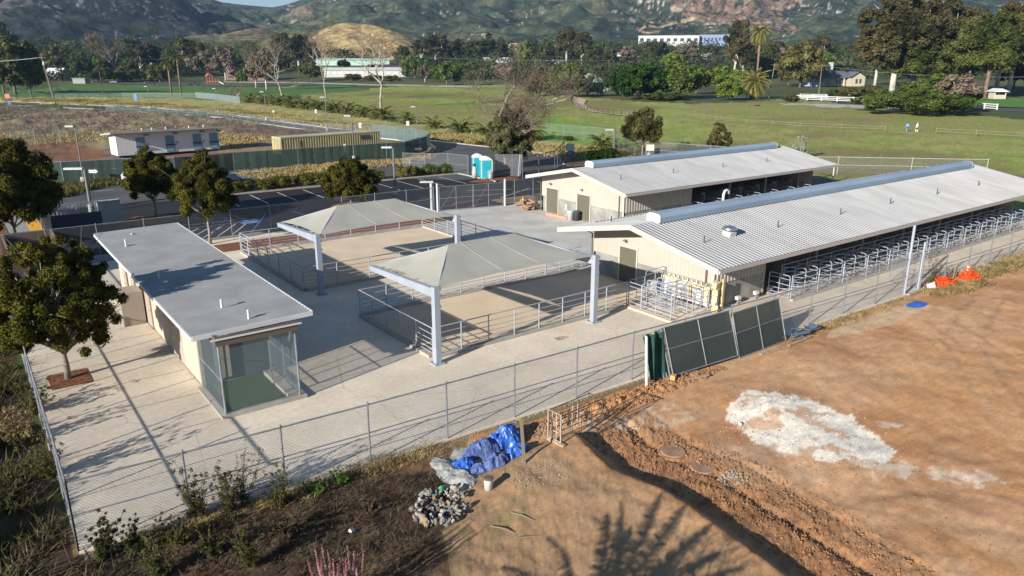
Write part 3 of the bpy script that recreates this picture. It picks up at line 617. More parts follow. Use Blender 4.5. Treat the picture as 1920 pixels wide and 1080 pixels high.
# open walk gate leaf at the gap, swung into the yard
def gate_leaf(label,a,b,h,z=.08,group=None,mid=1,name='chain_link_gate',wm=wirefar,diag=True,m_=galv,loc=None):
    a=Vector((*a,z)); b=Vector((*b,z)); root=thing(name,label,'gate',(a.x,a.y,0),group)
    mb=MB(); up=Vector((0,0,h-z)); mb.path([a,a+up,b+up,b,a],.03,8,cap=False); part('frame',mb,m_,root)
    for k in range(mid):
        q=a.lerp(b,(k+1)/(mid+1)); part('upright',MB().tube(q,q+up,.025,n=6),m_,root)
    part('rail',MB().tube(a+up*.5,b+up*.5,.022,n=6),m_,root)
    if diag: part('truss_rod',MB().tube(a+up*.02,a.lerp(b,.5)+up*.98,.012,n=5),m_,root)
    part('wire_mesh',MB().add([a,b,b+up,a+up],[(0,1,2,3)]),wm,root); return root
gate_leaf('left leaf of the wide chain-link double gate, next to the white pole',(34.9,58.1),(38.1,57.45),2.25,group='double gate leaves')
gate_leaf('right leaf of the wide chain-link double gate, hinged on the thick white post',(38.2,57.43),(41.2,56.85),2.25,group='double gate leaves')
for (x,y,l) in ((41.35,56.8,'thick white gate post between the double gate and the tan barn'),(34.75,58.2,'thick white gate post at the left end of the double gate')):
    r_=thing('gate_post',l,'post',(x,y,0)); mb=MB(); mb.tube((x,y,0),(x,y,2.55),.1,n=12); part('post',mb,mat('white_steel',(.48,.49,.50),.5,.1),r_); part('cap',MB().lathe((x,y,2.53),[(.11,0),(.11,.04),(.04,.1)],12),galv,r_)
whs=MATS['white_steel']
# tall post at walk gate
r_=thing('tall_gate_post','tall steel post at the walk gate in front of the long barn roof','post',(43.4,19.84,0)); part('post',MB().tube((43.4,19.84,0),(43.4,19.84,4.15),.075,n=12),galvp,r_); part('cap',MB().lathe((43.4,19.84,4.13),[(.085,0),(.085,.03),(.02,.08)],12),galv,r_)
r_=thing('gate_post','slim gate jamb post at the right side of the open walk gate','post',(45.15,19.9,0)); part('post',MB().tube((45.15,19.9,0),(45.15,19.9,2.9),.055,n=10),galvp,r_); part('threshold',MB().box(43.45,19.55,0,45.3,19.75,.06),kerbm,r_)
gate_leaf('open walk gate leaf swung inward beside the long barn walkway',(45.15,20.0),(45.25,21.7),2.1,diag=False)

RH=[1.47,1.17,.90,.66,.45,.27]
def rail_run(parent,pts,posts_every=1.6,h=1.47,r=.024,rails=RH,pr=.032,roundend=(True,True),z=.14):
    P3=[Vector((x,y,0)) for x,y in pts]
    for k,hh in enumerate(rails):
        mb=MB(); pp=[p+Vector((0,0,hh+(z-.14))) for p in P3]; mb.path(pp,r*(1.25 if k==0 else .85),6); part('rail',mb,galvp,parent)
    for a,b in zip(P3[:-1],P3[1:]):
        L_=(b-a).length; n=max(1,round(L_/posts_every))
        for i in range(n+1):
            if i==n and b is not P3[-1]: continue
            q=a.lerp(b,i/n); part('post',MB().tube(q,q+Vector((0,0,h)),pr,n=8),galvp,parent)
def kerb_part(parent,pts,w=.28,h=.13,m_=kerbm):
    for a,b in zip(pts[:-1],pts[1:]):
        a=Vector((*a,0)); b=Vector((*b,0)); d=(b-a); L_=d.length; ang=math.atan2(d.y,d.x); c=(a+b)/2
        part('kerb',MB().obox((c.x,c.y,h/2+.004),(L_-w if L_>3 else L_,w,h),ang),m_,parent)
pn=thing('pipe_pen','steel pipe rail pen around the rear sand yard beside the mulch strip','pen',(15.4,41.35,0))
rail_run(pn,[(15.4,51.6),(15.35,41.35),(30.3,41.35),(30.2,53.15),(15.35,53.15)],2.1); kerb_part(pn,[(15.4,53.3),(15.4,41.35),(30.3,41.35),(30.25,53.15),(15.35,53.15)])
pn=thing('pipe_pen','steel pipe rail pen around the front sand yard under the nearer shade canopy','pen',(16.1,27.75,0))
rail_run(pn,[(28.6,27.85),(16.1,27.75),(16.05,35.25),(28.9,35.35)],1.62); kerb_part(pn,[(28.6,27.85),(16.1,27.75),(16.05,35.25),(31.5,35.35)])
def pipe_panel(label,a,b,h=1.47,z=.12,group=None,name='corral_gate',nup=1,cat='gate',r=.026,rails=6):
    a=Vector((*a,0)); b=Vector((*b,0)); root=thing(name,label,cat,(a.x,a.y,0),group); d=(b-a); L_=d.length; u=d/L_; c=.14
    pts=[a+Vector((0,0,z))]+[a+u*c*(1-math.cos(t))+Vector((0,0,h-c+c*math.sin(t))) for t in (0,.5,1.05,1.57)]+[b-u*c*(1-math.cos(t))+Vector((0,0,h-c+c*math.sin(t))) for t in (1.57,1.05,.5,0)]+[b+Vector((0,0,z))]
    part('frame',MB().path(pts,r,7),galvp,root)
    for k in range(rails-1):
        hh=z+.05+(h-z-.28)*(k/(rails-2))**1.25
        part('rail',MB().tube(a+Vector((0,0,hh)),b+Vector((0,0,hh)),r*.8,n=6),galvp,root)
    for k in range(nup):
        q=a.lerp(b,(k+1)/(nup+1)); part('upright',MB().tube(q+Vector((0,0,z)),q+Vector((0,0,h)),r*.8,n=6),galvp,root)
    return root
pipe_panel('pipe gate closing the rear pen beside the low building, at the far left corner',(15.4,51.65),(15.4,53.1),nup=0)
pipe_panel('pipe gate in the back rail of the front pen near the barn wall',(29.0,35.35),(31.2,35.4))
pipe_panel('narrow pipe gate between the front pen and the barn downspout',(31.3,35.5),(32.1,35.55),nup=0)
# sorting alley at the barn corner
SA='panels of the sorting alley at the barn corner'
def al(l,a,b,n=1,**k): return pipe_panel(l,a,b,group=SA,name='corral_gate',cat='panel',nup=n,**k)
al('outermost long panel of the sorting alley, facing the yard',(28.7,27.95),(28.7,24.7),2)
al('end gate of the sorting alley at the left, joined to the pen corner',(28.9,28.0),(30.2,28.05),1)
al('tall panel of the sorting alley in front of the green door',(30.3,28.1),(32.0,28.2),1,h=1.75)
al('second long panel of the sorting alley, just inside the outermost one',(29.6,27.3),(29.6,25.3),1,h=1.55)
al('third long panel of the sorting alley, in the middle of the group',(30.3,27.2),(30.3,25.0),2,h=1.6)
al('panel of the sorting alley standing closest to the taped wall',(31.1,27.0),(31.1,25.1),1)
al('cross panel near the middle of the sorting alley',(29.7,26.3),(31.3,26.3),1,h=1.5)
al('cross panel at the open near end of the sorting alley',(30.2,24.55),(32.0,24.45),2,h=1.55)
al('short cross panel behind the outermost alley panel',(28.9,27.0),(29.9,27.1),1,h=1.5)
m=MB(); m.box(28.55,24.5,.003,28.85,27.9,.10); tag(part('alley_kerb',m,mat('warm_kerb',(.60,.45,.33),.9,0,2,.1)),'low concrete kerb under the outermost sorting alley panel','kerb')
# ================================================================== BUILDINGS
def ribs(s0,s1,pitch,rw,rh,off=0):
    """profile list (s,height) of a ribbed sheet"""
    out=[(s0,0)]; s=s0+off
    while s+pitch<s1:
        s+=pitch; a=s-rw/2
        out+=[(a-.012,0),(a,rh),(a+rw,rh),(a+rw+.012,0)]
    out.append((s1,0)); return out
roofw=mat('roof_sheet',(.295,.30,.312),.75,0,.9,.13,stretch=(1,.22,1)); roofg=mat('grey_roof_sheet',(.295,.30,.305),.75,0,.7,.13)
tan=mat('tan_siding',(.40,.36,.315),.6,0,.6,.05); cream=mat('cream_siding',(.46,.40,.33),.6,0,.6,.05); trim=mat('cream_trim',(.44,.41,.375),.5); brownt=mat('bronze_trim',(.12,.09,.07),.5)
concw=mat('cast_concrete',(.25,.25,.235),.85,0,1.1,.28,bump=.004,bscale=14,detail=8); doorg=mat('olive_door',(.115,.108,.08),.5,0,1,.08); fasc=mat('white_trim',(.55,.55,.56),.5)
ventm=mat('vent_steel',(.26,.335,.43),.6,.05,.15,.10)
dark=mat('shed_interior',(.045,.045,.048),.9); panelg=mat('grey_panel',(.20,.21,.225),.7,0,1,.2)
def barn(label,x0,x1,yc,hw,he,hp,wx0,wx1,wy0,wy1,stub,doors,pens):
    root=thing('barn',label,'barn',(wx0,wy0,0)); t=.05
    # roof: two ribbed slopes
    pr=ribs(x0,x1,.305,.07,.05)
    for sg in (-1,1):
        mb=MB(); ye=yc+sg*hw; vs=[];
        n=len(pr)
        for (s,h) in pr: vs.append((s,yc,hp+h)); 
        for (s,h) in pr: vs.append((s,ye,he+h))
        fs=[(i,i+1,n+i+1,n+i) if sg<0 else (i,n+i,n+i+1,i+1) for i in range(n-1)]
        mb.add(vs,fs); 
        mb.add([(x0,yc,hp-t),(x1,yc,hp-t),(x1,ye,he-t),(x0,ye,he-t)],[(0,3,2,1) if sg<0 else (0,1,2,3)])
        rf=part('roof',mb,roofw,root)
        # eave gutter and rake trim
        part('gutter',MB().box(x0,ye-.07 if sg<0 else ye-.05,he-.2,x1,ye+.05 if sg<0 else ye+.07,he-.02),mat('gutter_metal',(.42,.37,.34),.5),rf)
        for xa,xb in ((x0-.06,x0+.02),(x1-.02,x1+.06)):
            mb=MB()
            a=(yc,hp+.055); b=(ye,he+.055); vs=[]
            for xx in (xa,xb):
                vs+=[(xx,a[0],a[1]),(xx,b[0],b[1]),(xx,b[0],b[1]-.3),(xx,a[0],a[1]-.3)]
            mb.add(vs,[(0,1,2,3),(4,7,6,5),(0,4,5,1),(3,2,6,7),(1,5,6,2)]); part('rake_trim',mb,trim,rf)
        mb=MB()
        xx=x0+2.2
        while xx<x1-1:
            f_=.55 if sg<0 else .6; yy=yc+sg*hw*f_; zz=hp+(he-hp)*f_
            if not(abs(xx-34.3)<1.2 and yc<35): mb=MB().tube((xx,yy,zz),(xx,yy,zz+.42),.035,n=7); part('vent_pipe',mb,mat('dark_pipe',(.06,.06,.065),.5),rf)
            xx+=7.0+random.uniform(-.7,.7)
    # ridge vent
    vx0,vx1=x0+1.9,x1-1.9; prf=[(-.50,.0),(-.52,.30),(-.46,.42),(-.32,.50),(0,.52),(.32,.50),(.46,.42),(.52,.30),(.50,0)]
    mb=MB(); vs=[]
    for xx in (vx0,vx1): vs+=[(xx,yc+a,hp-.02+b) for a,b in prf]
    n=len(prf); mb.add(vs,[(i,i+1,n+i+1,n+i) for i in range(n-1)]+[tuple(range(n)),tuple(range(2*n-1,n-1,-1))]); rv=part('ridge_vent',mb,ventm,root)
    mb=MB(); 
    for xx in (vx0-.04,vx1): vs=[(xx,yc+a*1.03,hp-.02+b*1.02) for a,b in prf]; vs+=[(xx+.04,yc+a*1.03,hp-.02+b*1.02) for a,b in prf]; mb.add(vs,[(i,i+1,n+i+1,n+i) for i in range(n-1)]+[tuple(range(n)),tuple(range(2*n-1,n-1,-1))])
    part('end_cap',mb,fasc,rv)
    xx=vx0+3
    while xx<vx1: 
        mb=MB(); vs=[(xx,yc+a*1.012,hp-.02+b*1.012) for a,b in prf]+[(xx+.06,yc+a*1.012,hp-.02+b*1.012) for a,b in prf]; mb.add(vs,[(i,i+1,n+i+1,n+i) for i in range(n-1)]); part('seam_band',mb,ventm,rv); xx+=6.1
    # front gable wall
    def top(y): return hp-(hp-he)*abs(y-yc)/hw-.08
    for xf,sgn in ((wx0,-1),(wx1,1)):
        pf=ribs(wy0,wy1,.3,.05,.02); mb=MB(); vs=[(xf+sgn*h,y,1.38) for y,h in pf]+[(xf+sgn*h,y,top(y)) for y,h in pf]; n=len(pf)
        mb.add(vs,[(i,i+1,n+i+1,n+i) for i in range(n-1)])
        yk=[wy0,yc,wy1]; mb.add([(xf+.15*-sgn,y,0) for y in yk]+[(xf+.15*-sgn,y,top(y)) for y in yk],[(0,1,4,3),(1,2,5,4)])
        part('gable_wall',mb,tan,root)
        mb=MB(); mb.box(min(xf,xf-sgn*.16)+(.0),wy0,0,max(xf,xf-sgn*.16),wy1,1.38); mb.box(xf-.045,wy0,1.38,xf+.045,wy1,1.42); part('base_wall',mb,concw,root)
    for k,(ya,yb) in enumerate(doors):
        d=part('door',MB().box(wx0-.06,ya,.03,wx0-.02,yb,2.2),doorg,root)
        mb=MB(); mb.box(wx0-.08,ya-.1,0,wx0-.01,ya,2.3); mb.box(wx0-.08,yb,0,wx0-.01,yb+.1,2.3); mb.box(wx0-.08,ya,2.2,wx0-.01,yb,2.3); part('frame',mb,trim,d)
        mb=MB(); mb.tube((wx0-.1,ya+.15,1.02),(wx0-.1,ya+.3,1.02),.018); part('handle',mb,galv,d)
        lm=MB(); c=(wx0-.22,(ya+yb)/2+.2,2.62); lm.lathe(c,[(.05,.09),(.14,.02),(.15,-.02),(.02,-.03)],10); lm.tube((wx0,c[1],2.68),(c[0],c[1],2.68),.025); part('wall_light',lm,galv,root)
    # stub side wall near the front corner: ribbed above, concrete below
    sx=stub
    for yw,sg in ((wy0,-1),(wy1,1)):
        pf=ribs(wx0,sx,.3,.14,.05); mb=MB(); n=len(pf); tz=top(wy0)
        vs=[(x,yw+sg*h,1.38) for x,h in pf]+[(x,yw+sg*h,tz) for x,h in pf]; mb.add(vs,[(i,i+1,n+i+1,n+i) for i in range(n-1)])
        part('side_wall',mb,tan,root); part('base_wall',MB().box(wx0,min(yw,yw-sg*.16),0,sx,max(yw,yw-sg*.16),1.38),concw,root)
        part('end_jamb',MB().box(sx,min(yw+sg*.03,yw-sg*.5),0,sx+.14,max(yw+sg*.03,yw-sg*.5),tz),tan,root)
    part('downspout',MB().box(wx0-.09,wy0+.45,0,wx0-.012,wy0+.55,2.7),brownt,root)
    part('downspout',MB().path([(wx0-.3,wy1+1.0,2.75),(wx0-.06,wy1+.15,2.55),(wx0-.06,wy1+.1,0)],.05,6),brownt,root)
    part('corner_trim',MB().box(wx0-.03,wy0-.03,0.0,wx0+.0,wy0+.14,top(wy0)),trim,root)
    # roof frame: posts and interior
    xx=sx+5.4
    while xx<wx1:
        for yw in (wy0+.05,wy1-.05): part('column',MB().box(xx-.07,yw-.07,0,xx+.07,yw+.07,top(wy0)),mat('frame_steel',(.22,.22,.23),.6),root)
        xx+=5.36
    mb=MB(); mb.box(sx,yc-.06,0,wx1-.2,yc+.06,2.5); part('centre_wall',mb,mat('inner_wall',(.10,.10,.105),.8),root)
    for sg in (-1,1):
        pass
    part('floor',MB().box(wx0+.2,wy0+.02,.004,wx1-.2,wy1-.02,.03),mat('barn_floor',(.26,.23,.2),.9),root)
    mb=MB(); mb.box(sx,wy0+.1,top(wy0)-.3,wx1,wy0+.25,top(wy0)-.02); mb.box(sx,wy1-.25,top(wy0)-.3,wx1,wy1-.1,top(wy0)-.02); part('eave_beam',mb,MATS['frame_steel'],root)
    return root
B2=barn('long tan barn nearest the dirt field with white ribbed roof and blue-grey ridge vent',29.9,73.3,29.1,6.3,3.02,4.25,32.15,71.3,24.8,34.4,36.6,[(30.6,32.0)],True)
B1=barn('rear tan barn beside the parking lot with white ribbed roof and two olive doors',41.35,71.0,47.2,6.35,3.25,4.55,42.75,69.3,42.4,52.9,50.8,[(46.4,48.0),(50.6,52.2)],True)
# sign plate and outlets on the rear barn, exhaust fan on the long barn
o=thing('wall_notice','small white notice with four dark symbols on the rear barn base wall','sign',(42.7,49.5,.5)); part('plate',MB().box(42.68,49.35,.55,42.74,49.6,1.05),white,o)
for k in range(4): part('symbol',MB().box(42.665,49.42,.61+k*.11,42.678,49.53,.68+k*.11),mat('black_ink',(.02,.02,.02),.6),o)
f=thing('exhaust_fan','round silver exhaust vent on the white roof of the long barn','roof vent',(34.6,25.9,3.6)); 
part('curb',MB().obox((34.6,25.9,3.72),(.55,.55,.35),0,R(11)),fasc,f); part('hood',MB().lathe((34.6,25.9,3.85),[(.2,0),(.2,.1),(.42,.12),(.44,.2),(.3,.32),(.1,.36)],20),mat('bright_metal',(.6,.6,.6),.25,.9),f,True)
# goose-neck pipe behind the ridge
f=thing('gooseneck_pipe','white goose-neck pipe on the far slope of the long barn roof','pipe',(40.2,30.8,3.95)); part('pipe',MB().path([(40.2,30.8,3.9),(40.2,30.8,4.75),(40.3,30.8,4.95),(40.5,30.8,5.0),(40.68,30.8,4.92),(40.72,30.8,4.75)],.09,10),fasc,f,True)
# conduit boxes by the stub wall
for k,x in enumerate((34.05,35.7,37.0)):
    o=thing('outlet_box','white outlet box on the barn walkway, %s'%('closest to the barn corner','middle of three','beside the stall fence')[k],'outlet box',(x,25-.35*(k<3),0)); y=24.5
    ORG[o.name]=Vector(o.location); part('riser',MB().box(x-.04,y-.02,0,x+.04,y+.06,.3),galv,o); part('box',MB().box(x-.15,y-.08,.28,x+.15,y+.12,.46),white,o)
# taped plastic sheeting round the barn corner (paint prep)
plas=mat('plastic_sheet',(.5,.5,.5),.35,0,2,.08); tape=mat('masking_paper',(.60,.47,.27),.7,0,6,.2)
o=thing('masking_sheet','white plastic sheeting taped with brown paper on the gable wall behind the sorting alley','sheeting',(32.05,24.9,0))
mb=MB(); n=22; vs=[]
for i in range(n+1):
    y=24.95+i*(3.2/n); vs+=[(32.05-.03-.05*random.random(),y,.12),(32.05-.03-.03*random.random(),y,1.02+.05*random.random())]
mb.add(vs,[(2*i,2*i+2,2*i+3,2*i+1) for i in range(n)]); part('sheet',mb,plas,o)
mb=MB(); vs=[]
for i in range(n+1):
    y=24.9+i*(3.6/n); vs+=[(32.08-.05,y,1.0),(32.08-.07,y,1.22+.08*random.random()-.06*(i/n))]
mb.add(vs,[(2*i,2*i+2,2*i+3,2*i+1) for i in range(n)])
for y in (25.0,26.3,27.3): mb.obox((31.93,y,.75),(.03,.3,.75),0)
part('paper',mb,tape,o)
for i in range(9): part('tape_tab',MB().obox((32.03,25.2+i*.33,1.3+.05*random.random()),(.02,.05,.16),0,R(random.uniform(-40,40))),white,o)
o=thing('wrapped_post','grey corner post wrapped in torn brown paper at the front corner of the long barn','post',(31.9,24.45,0))
part('post',MB().box(31.75,24.3,0,31.98,24.6,1.75),mat('post_metal',(.45,.46,.5),.5,.3),o)
mb=MB(); 
for zz in (.22,.7,1.15,1.55): mb.obox((31.86+random.uniform(-.05,.05),24.38,zz),(.38,.28,.34),random.random(),random.uniform(-.3,.3),random.uniform(-.3,.3))
mb.obox((32.35,24.32,.95),(.16,.1,1.7),.1); mb.obox((32.5,24.6,1.35),(.9,.03,.3),0,0,R(18)); part('paper_wrap',mb,tape,o)
# stall fences and dividers
def stalls(root_label,x0,x1,yo,yi,xs,group,gl,end_l):
    r=thing('stall_fence',root_label,'fence',(x0,yo,0)); rail_run(r,[(x0+.15,yo),(x1,yo)],2.68,h=1.47); kerb_part(r,[(x0,yo-.02),(x1,yo-.02)],.3,.12)
    pipe_panel(end_l,(x0,yi),(x0,yo+.05),name='corral_gate',cat='panel',nup=1)
    proto=None
    for k,x in enumerate(xs):
        l=gl%('nearest the stub wall' if k==0 else 'number %d counted from the stub wall'%(k+1))
        if proto is None: proto=pipe_panel(l,(x,yo+.1),(x,yi+1.0),h=1.55,name='stall_divider',cat='divider',group=group,nup=0,rails=5)
        else: dup(proto,(x,yo+.1,0),label=l)
xs2=[36.9+2.68*k for k in range(1,13)]
r_=thing('inner_stall_fence','inner pipe rail fence at the stall fronts of the long barn','fence',(39.5,24.65,0)); rail_run(r_,[(38.2,24.65),(69.3,24.65)],2.68,h=1.6,rails=[1.58,1.3,1.05,.8,.55,.3])
for k in range(12):
    l='pipe cross gate between the long barn stall runs, %s from the stub wall'%('first','second','third','fourth','fifth','sixth','seventh','eighth','ninth','tenth','eleventh','twelfth')[k]
    if k==0: pg_=pipe_panel(l,(38.2,24.5),(38.9,23.5),h=1.5,name='cross_gate',group='cross gates of the long barn stalls',nup=1,rails=6)
    else: dup(pg_,(38.2+2.68*k,24.5,0),label=l)
stalls('long pipe rail stall fence under the near eave of the long barn',36.8,69.3,23.1,24.5,xs2,'stall dividers of the long barn','pipe divider of the long barn stalls, %s','end pipe panel of the long barn stalls beside the concrete stub wall')
xs1=[51.0+2.68*k for k in range(1,7)]
stalls('pipe rail stall fence under the near eave of the rear barn',51.0,68.0,41.0,42.3,xs1,'stall dividers of the rear barn','pipe divider of the rear barn stalls, %s','end pipe panel of the rear barn stalls by its side wall')
def partitions(xs,y0,y1,lab,grp):
    pr_=None
    for k,x in enumerate(xs):
        l=lab%(('nearest the front gable','second','third','fourth','fifth','sixth','seventh','eighth','ninth','tenth','eleventh','twelfth')[k])
        if pr_ is None:
            pr_=thing('stall_partition',l,'partition',(x,y0,0),grp); part('panel',MB().box(x-.03,y0,.35,x+.03,y1,1.65),panelg,pr_); part('frame',MB().path([(x,y0,0),(x,y0,1.85),(x,y1,1.85),(x,y1,0)],.035,6),galv,pr_)
            part('feeder',MB().box(x+.1,y0+.5,.9,x+.7,y0+.55,1.75),panelg,pr_)
        else: dup(pr_,(x,y0,0),label=l)
partitions(xs2,25.4,28.6,'grey stall partition inside the long barn, %s','stall partitions in the long barn')
partitions(xs1,43.2,46.5,'grey stall partition inside the rear barn, %s','stall partitions in the rear barn')
# far-left service building with kiosk cage
LB=thing('low_building','long low cream building with grey mono-slope roof and a mesh cage at its near end','building',(6.75,30.7,0))
x0,x1,y0,y1,ha,hb=5.87,10.5,27.6,49.2,3.36,3.44
pf=ribs(y0,y1,.3,.05,.028); n=len(pf); mb=MB(); mb.add([(x0,y,ha+h) for y,h in pf]+[(x1,y,hb+h) for y,h in pf],[(i,n+i,n+i+1,i+1) for i in range(n-1)])
mb.add([(x0,y0,ha-.14),(x1,y0,hb-.14),(x1,y1,hb-.14),(x0,y1,ha-.14)],[(0,3,2,1)]); rf=part('roof',mb,roofg,LB)
mb=MB(); mb.box(x0-.05,y0,ha-.16,x0+.02,y1,ha-.01); part('gutter',mb,fasc,rf)
mb=MB(); 
for (a,b,c,d) in ((x0,y0-.03,x1,y0+.02),(x0,y1-.02,x1,y1+.03)): mb.add([(a,b,ha-.15),(c,b,hb-.15),(c,d,hb-.15),(a,d,ha-.15),(a,b,ha+.03),(c,b,hb+.03),(c,d,hb+.03),(a,d,ha+.03)],[(0,3,2,1),(4,5,6,7),(0,1,5,4),(1,2,6,5),(2,3,7,6),(3,0,4,7)])
mb.box(x1-.01,y0,hb-.15,x1+.03,y1,hb+.03); part('fascia',mb,fasc,rf)
for (a,b) in ((6.75,44.6),(6.7,36.6),(7.75,30.35),(8.2,28.35),(7.6,47.6)): part('vent_pipe',MB().tube((a,b,ha),(a,b,ha+(.42 if b<47 else .12)),.05,n=8),fasc,rf)
wall0,wall1=6.72,9.75
def ribwall(mb,xw,ya,yb,z0,z1,sg,pitch=.3,rh=.015):
    p=ribs(ya,yb,pitch,.05,rh); n=len(p); mb.add([(xw+sg*h,y,z0) for y,h in p]+[(xw+sg*h,y,z1) for y,h in p],[(i,i+1,n+i+1,n+i) for i in range(n-1)])
mb=MB(); ribwall(mb,wall0,30.7,43.2,0,3.22,-1); mb.box(wall0+.02,30.75,0,wall1-.02,48.2,3.2); part('wall',mb,cream,LB)
mb=MB(); ribwall(mb,wall0+.003,33.4,36.1,.05,3.2,-1,.14,.03); part('louvre_panel',mb,mat('grey_siding',(.42,.37,.33),.6),LB)
mb=MB(); mb.box(wall0-.06,30.55,0,wall0+.08,30.7,3.2); part('corner_trim',mb,mat('taupe_trim',(.30,.25,.19),.6),LB)
for k,(ya,yb) in enumerate(((39.6,40.7),(43.3,44.3),(45.6,46.5))):
    d=part('door',MB().box(wall0-.07,ya,0.02,wall0-.022,yb,2.2),mat('taupe_door',(.33,.28,.23),.6),LB)
    part('handle',MB().tube((wall0-.1,ya+.12,1.0),(wall0-.1,ya+.24,1.0),.02),galv,d)
mb=MB(); mb.box(5.55,40.9,.02,6.6,42.3,1.75); o=tag(part('utility_cabinet',mb,mat('beige_cabinet',(.30,.26,.22),.5,0,1,.05)),'beige utility cabinet standing against the low building, partly behind the near tree','cabinet')
# cage
mb=MB(); mb.box(6.5,27.2,0,9.85,27.42,.16); mb.box(6.5,27.42,0,6.72,30.55,.16); mb.box(9.62,27.42,0,9.85,30.7,.16); cg=part('cage_kerb',mb,kerbm,LB)
cage=part('cage',MB().path([(6.66,27.3,.16),(6.66,27.3,3.0)],.045,8),galv,LB)
for (a,b) in ((9.6,27.3),(9.6,30.55),(6.66,30.4),(9.6,28.9),(9.2,29.4)): part('post',MB().tube((a,b,.16),(a,b,3.05),.04 if b<28 else .028,n=8),galv,cage)
for zz in (1.5,): part('rail',MB().path([(6.66,30.4,zz),(6.66,27.3,zz),(9.6,27.3,zz),(9.6,30.5,zz)],.022,6),galv,cage)
part('header',MB().box(6.55,27.18,2.95,9.72,27.3,3.3),brownt,cage); part('header_cap',MB().box(6.4,27.12,3.2,9.85,27.17,3.26),fasc,cage)
part('header',MB().box(6.55,27.3,3.02,6.64,30.5,3.3),brownt,cage)
cw=meshmat('cage_wire',(.22,.28,.31),.30)
part('wire_mesh',MB().add([(6.66,30.4,.16),(6.66,27.3,.16),(6.66,27.3,3.0),(6.66,30.4,3.0)],[(0,1,2,3)]),cw,cage)
part('wire_mesh',MB().add([(6.66,27.3,.16),(9.6,27.3,.16),(9.6,27.3,3.0),(6.66,27.3,3.0)],[(0,1,2,3)]),cw,cage)
part('wire_mesh',MB().add([(9.6,27.3,.16),(9.6,30.6,.16),(9.6,30.6,3.0),(9.6,27.3,3.0)],[(0,1,2,3)]),cw,cage)
part('artificial_turf',MB().box(6.75,27.45,.01,9.6,30.7,.03),mat('artificial_turf',(.04,.085,.02),.95,0,20,.3),LB)
mb=MB(); mb.box(6.9,30.66,.1,9.5,30.74,2.9); part('end_wall',mb,mat('blue_grey_wall',(.09,.115,.13),.7,0,1,.2),LB)
mb=MB(); mb.box(9.2,29.3,.03,9.6,30.5,.22); mb.box(9.2,27.6,.03,9.6,29.1,.18); part('step',mb,kerbm,LB)
for xx in (7.5,7.75): part('conduit',MB().box(xx,30.52,.3,xx+.14,30.65,2.9),mat('tan_conduit',(.42,.36,.3),.6),LB)
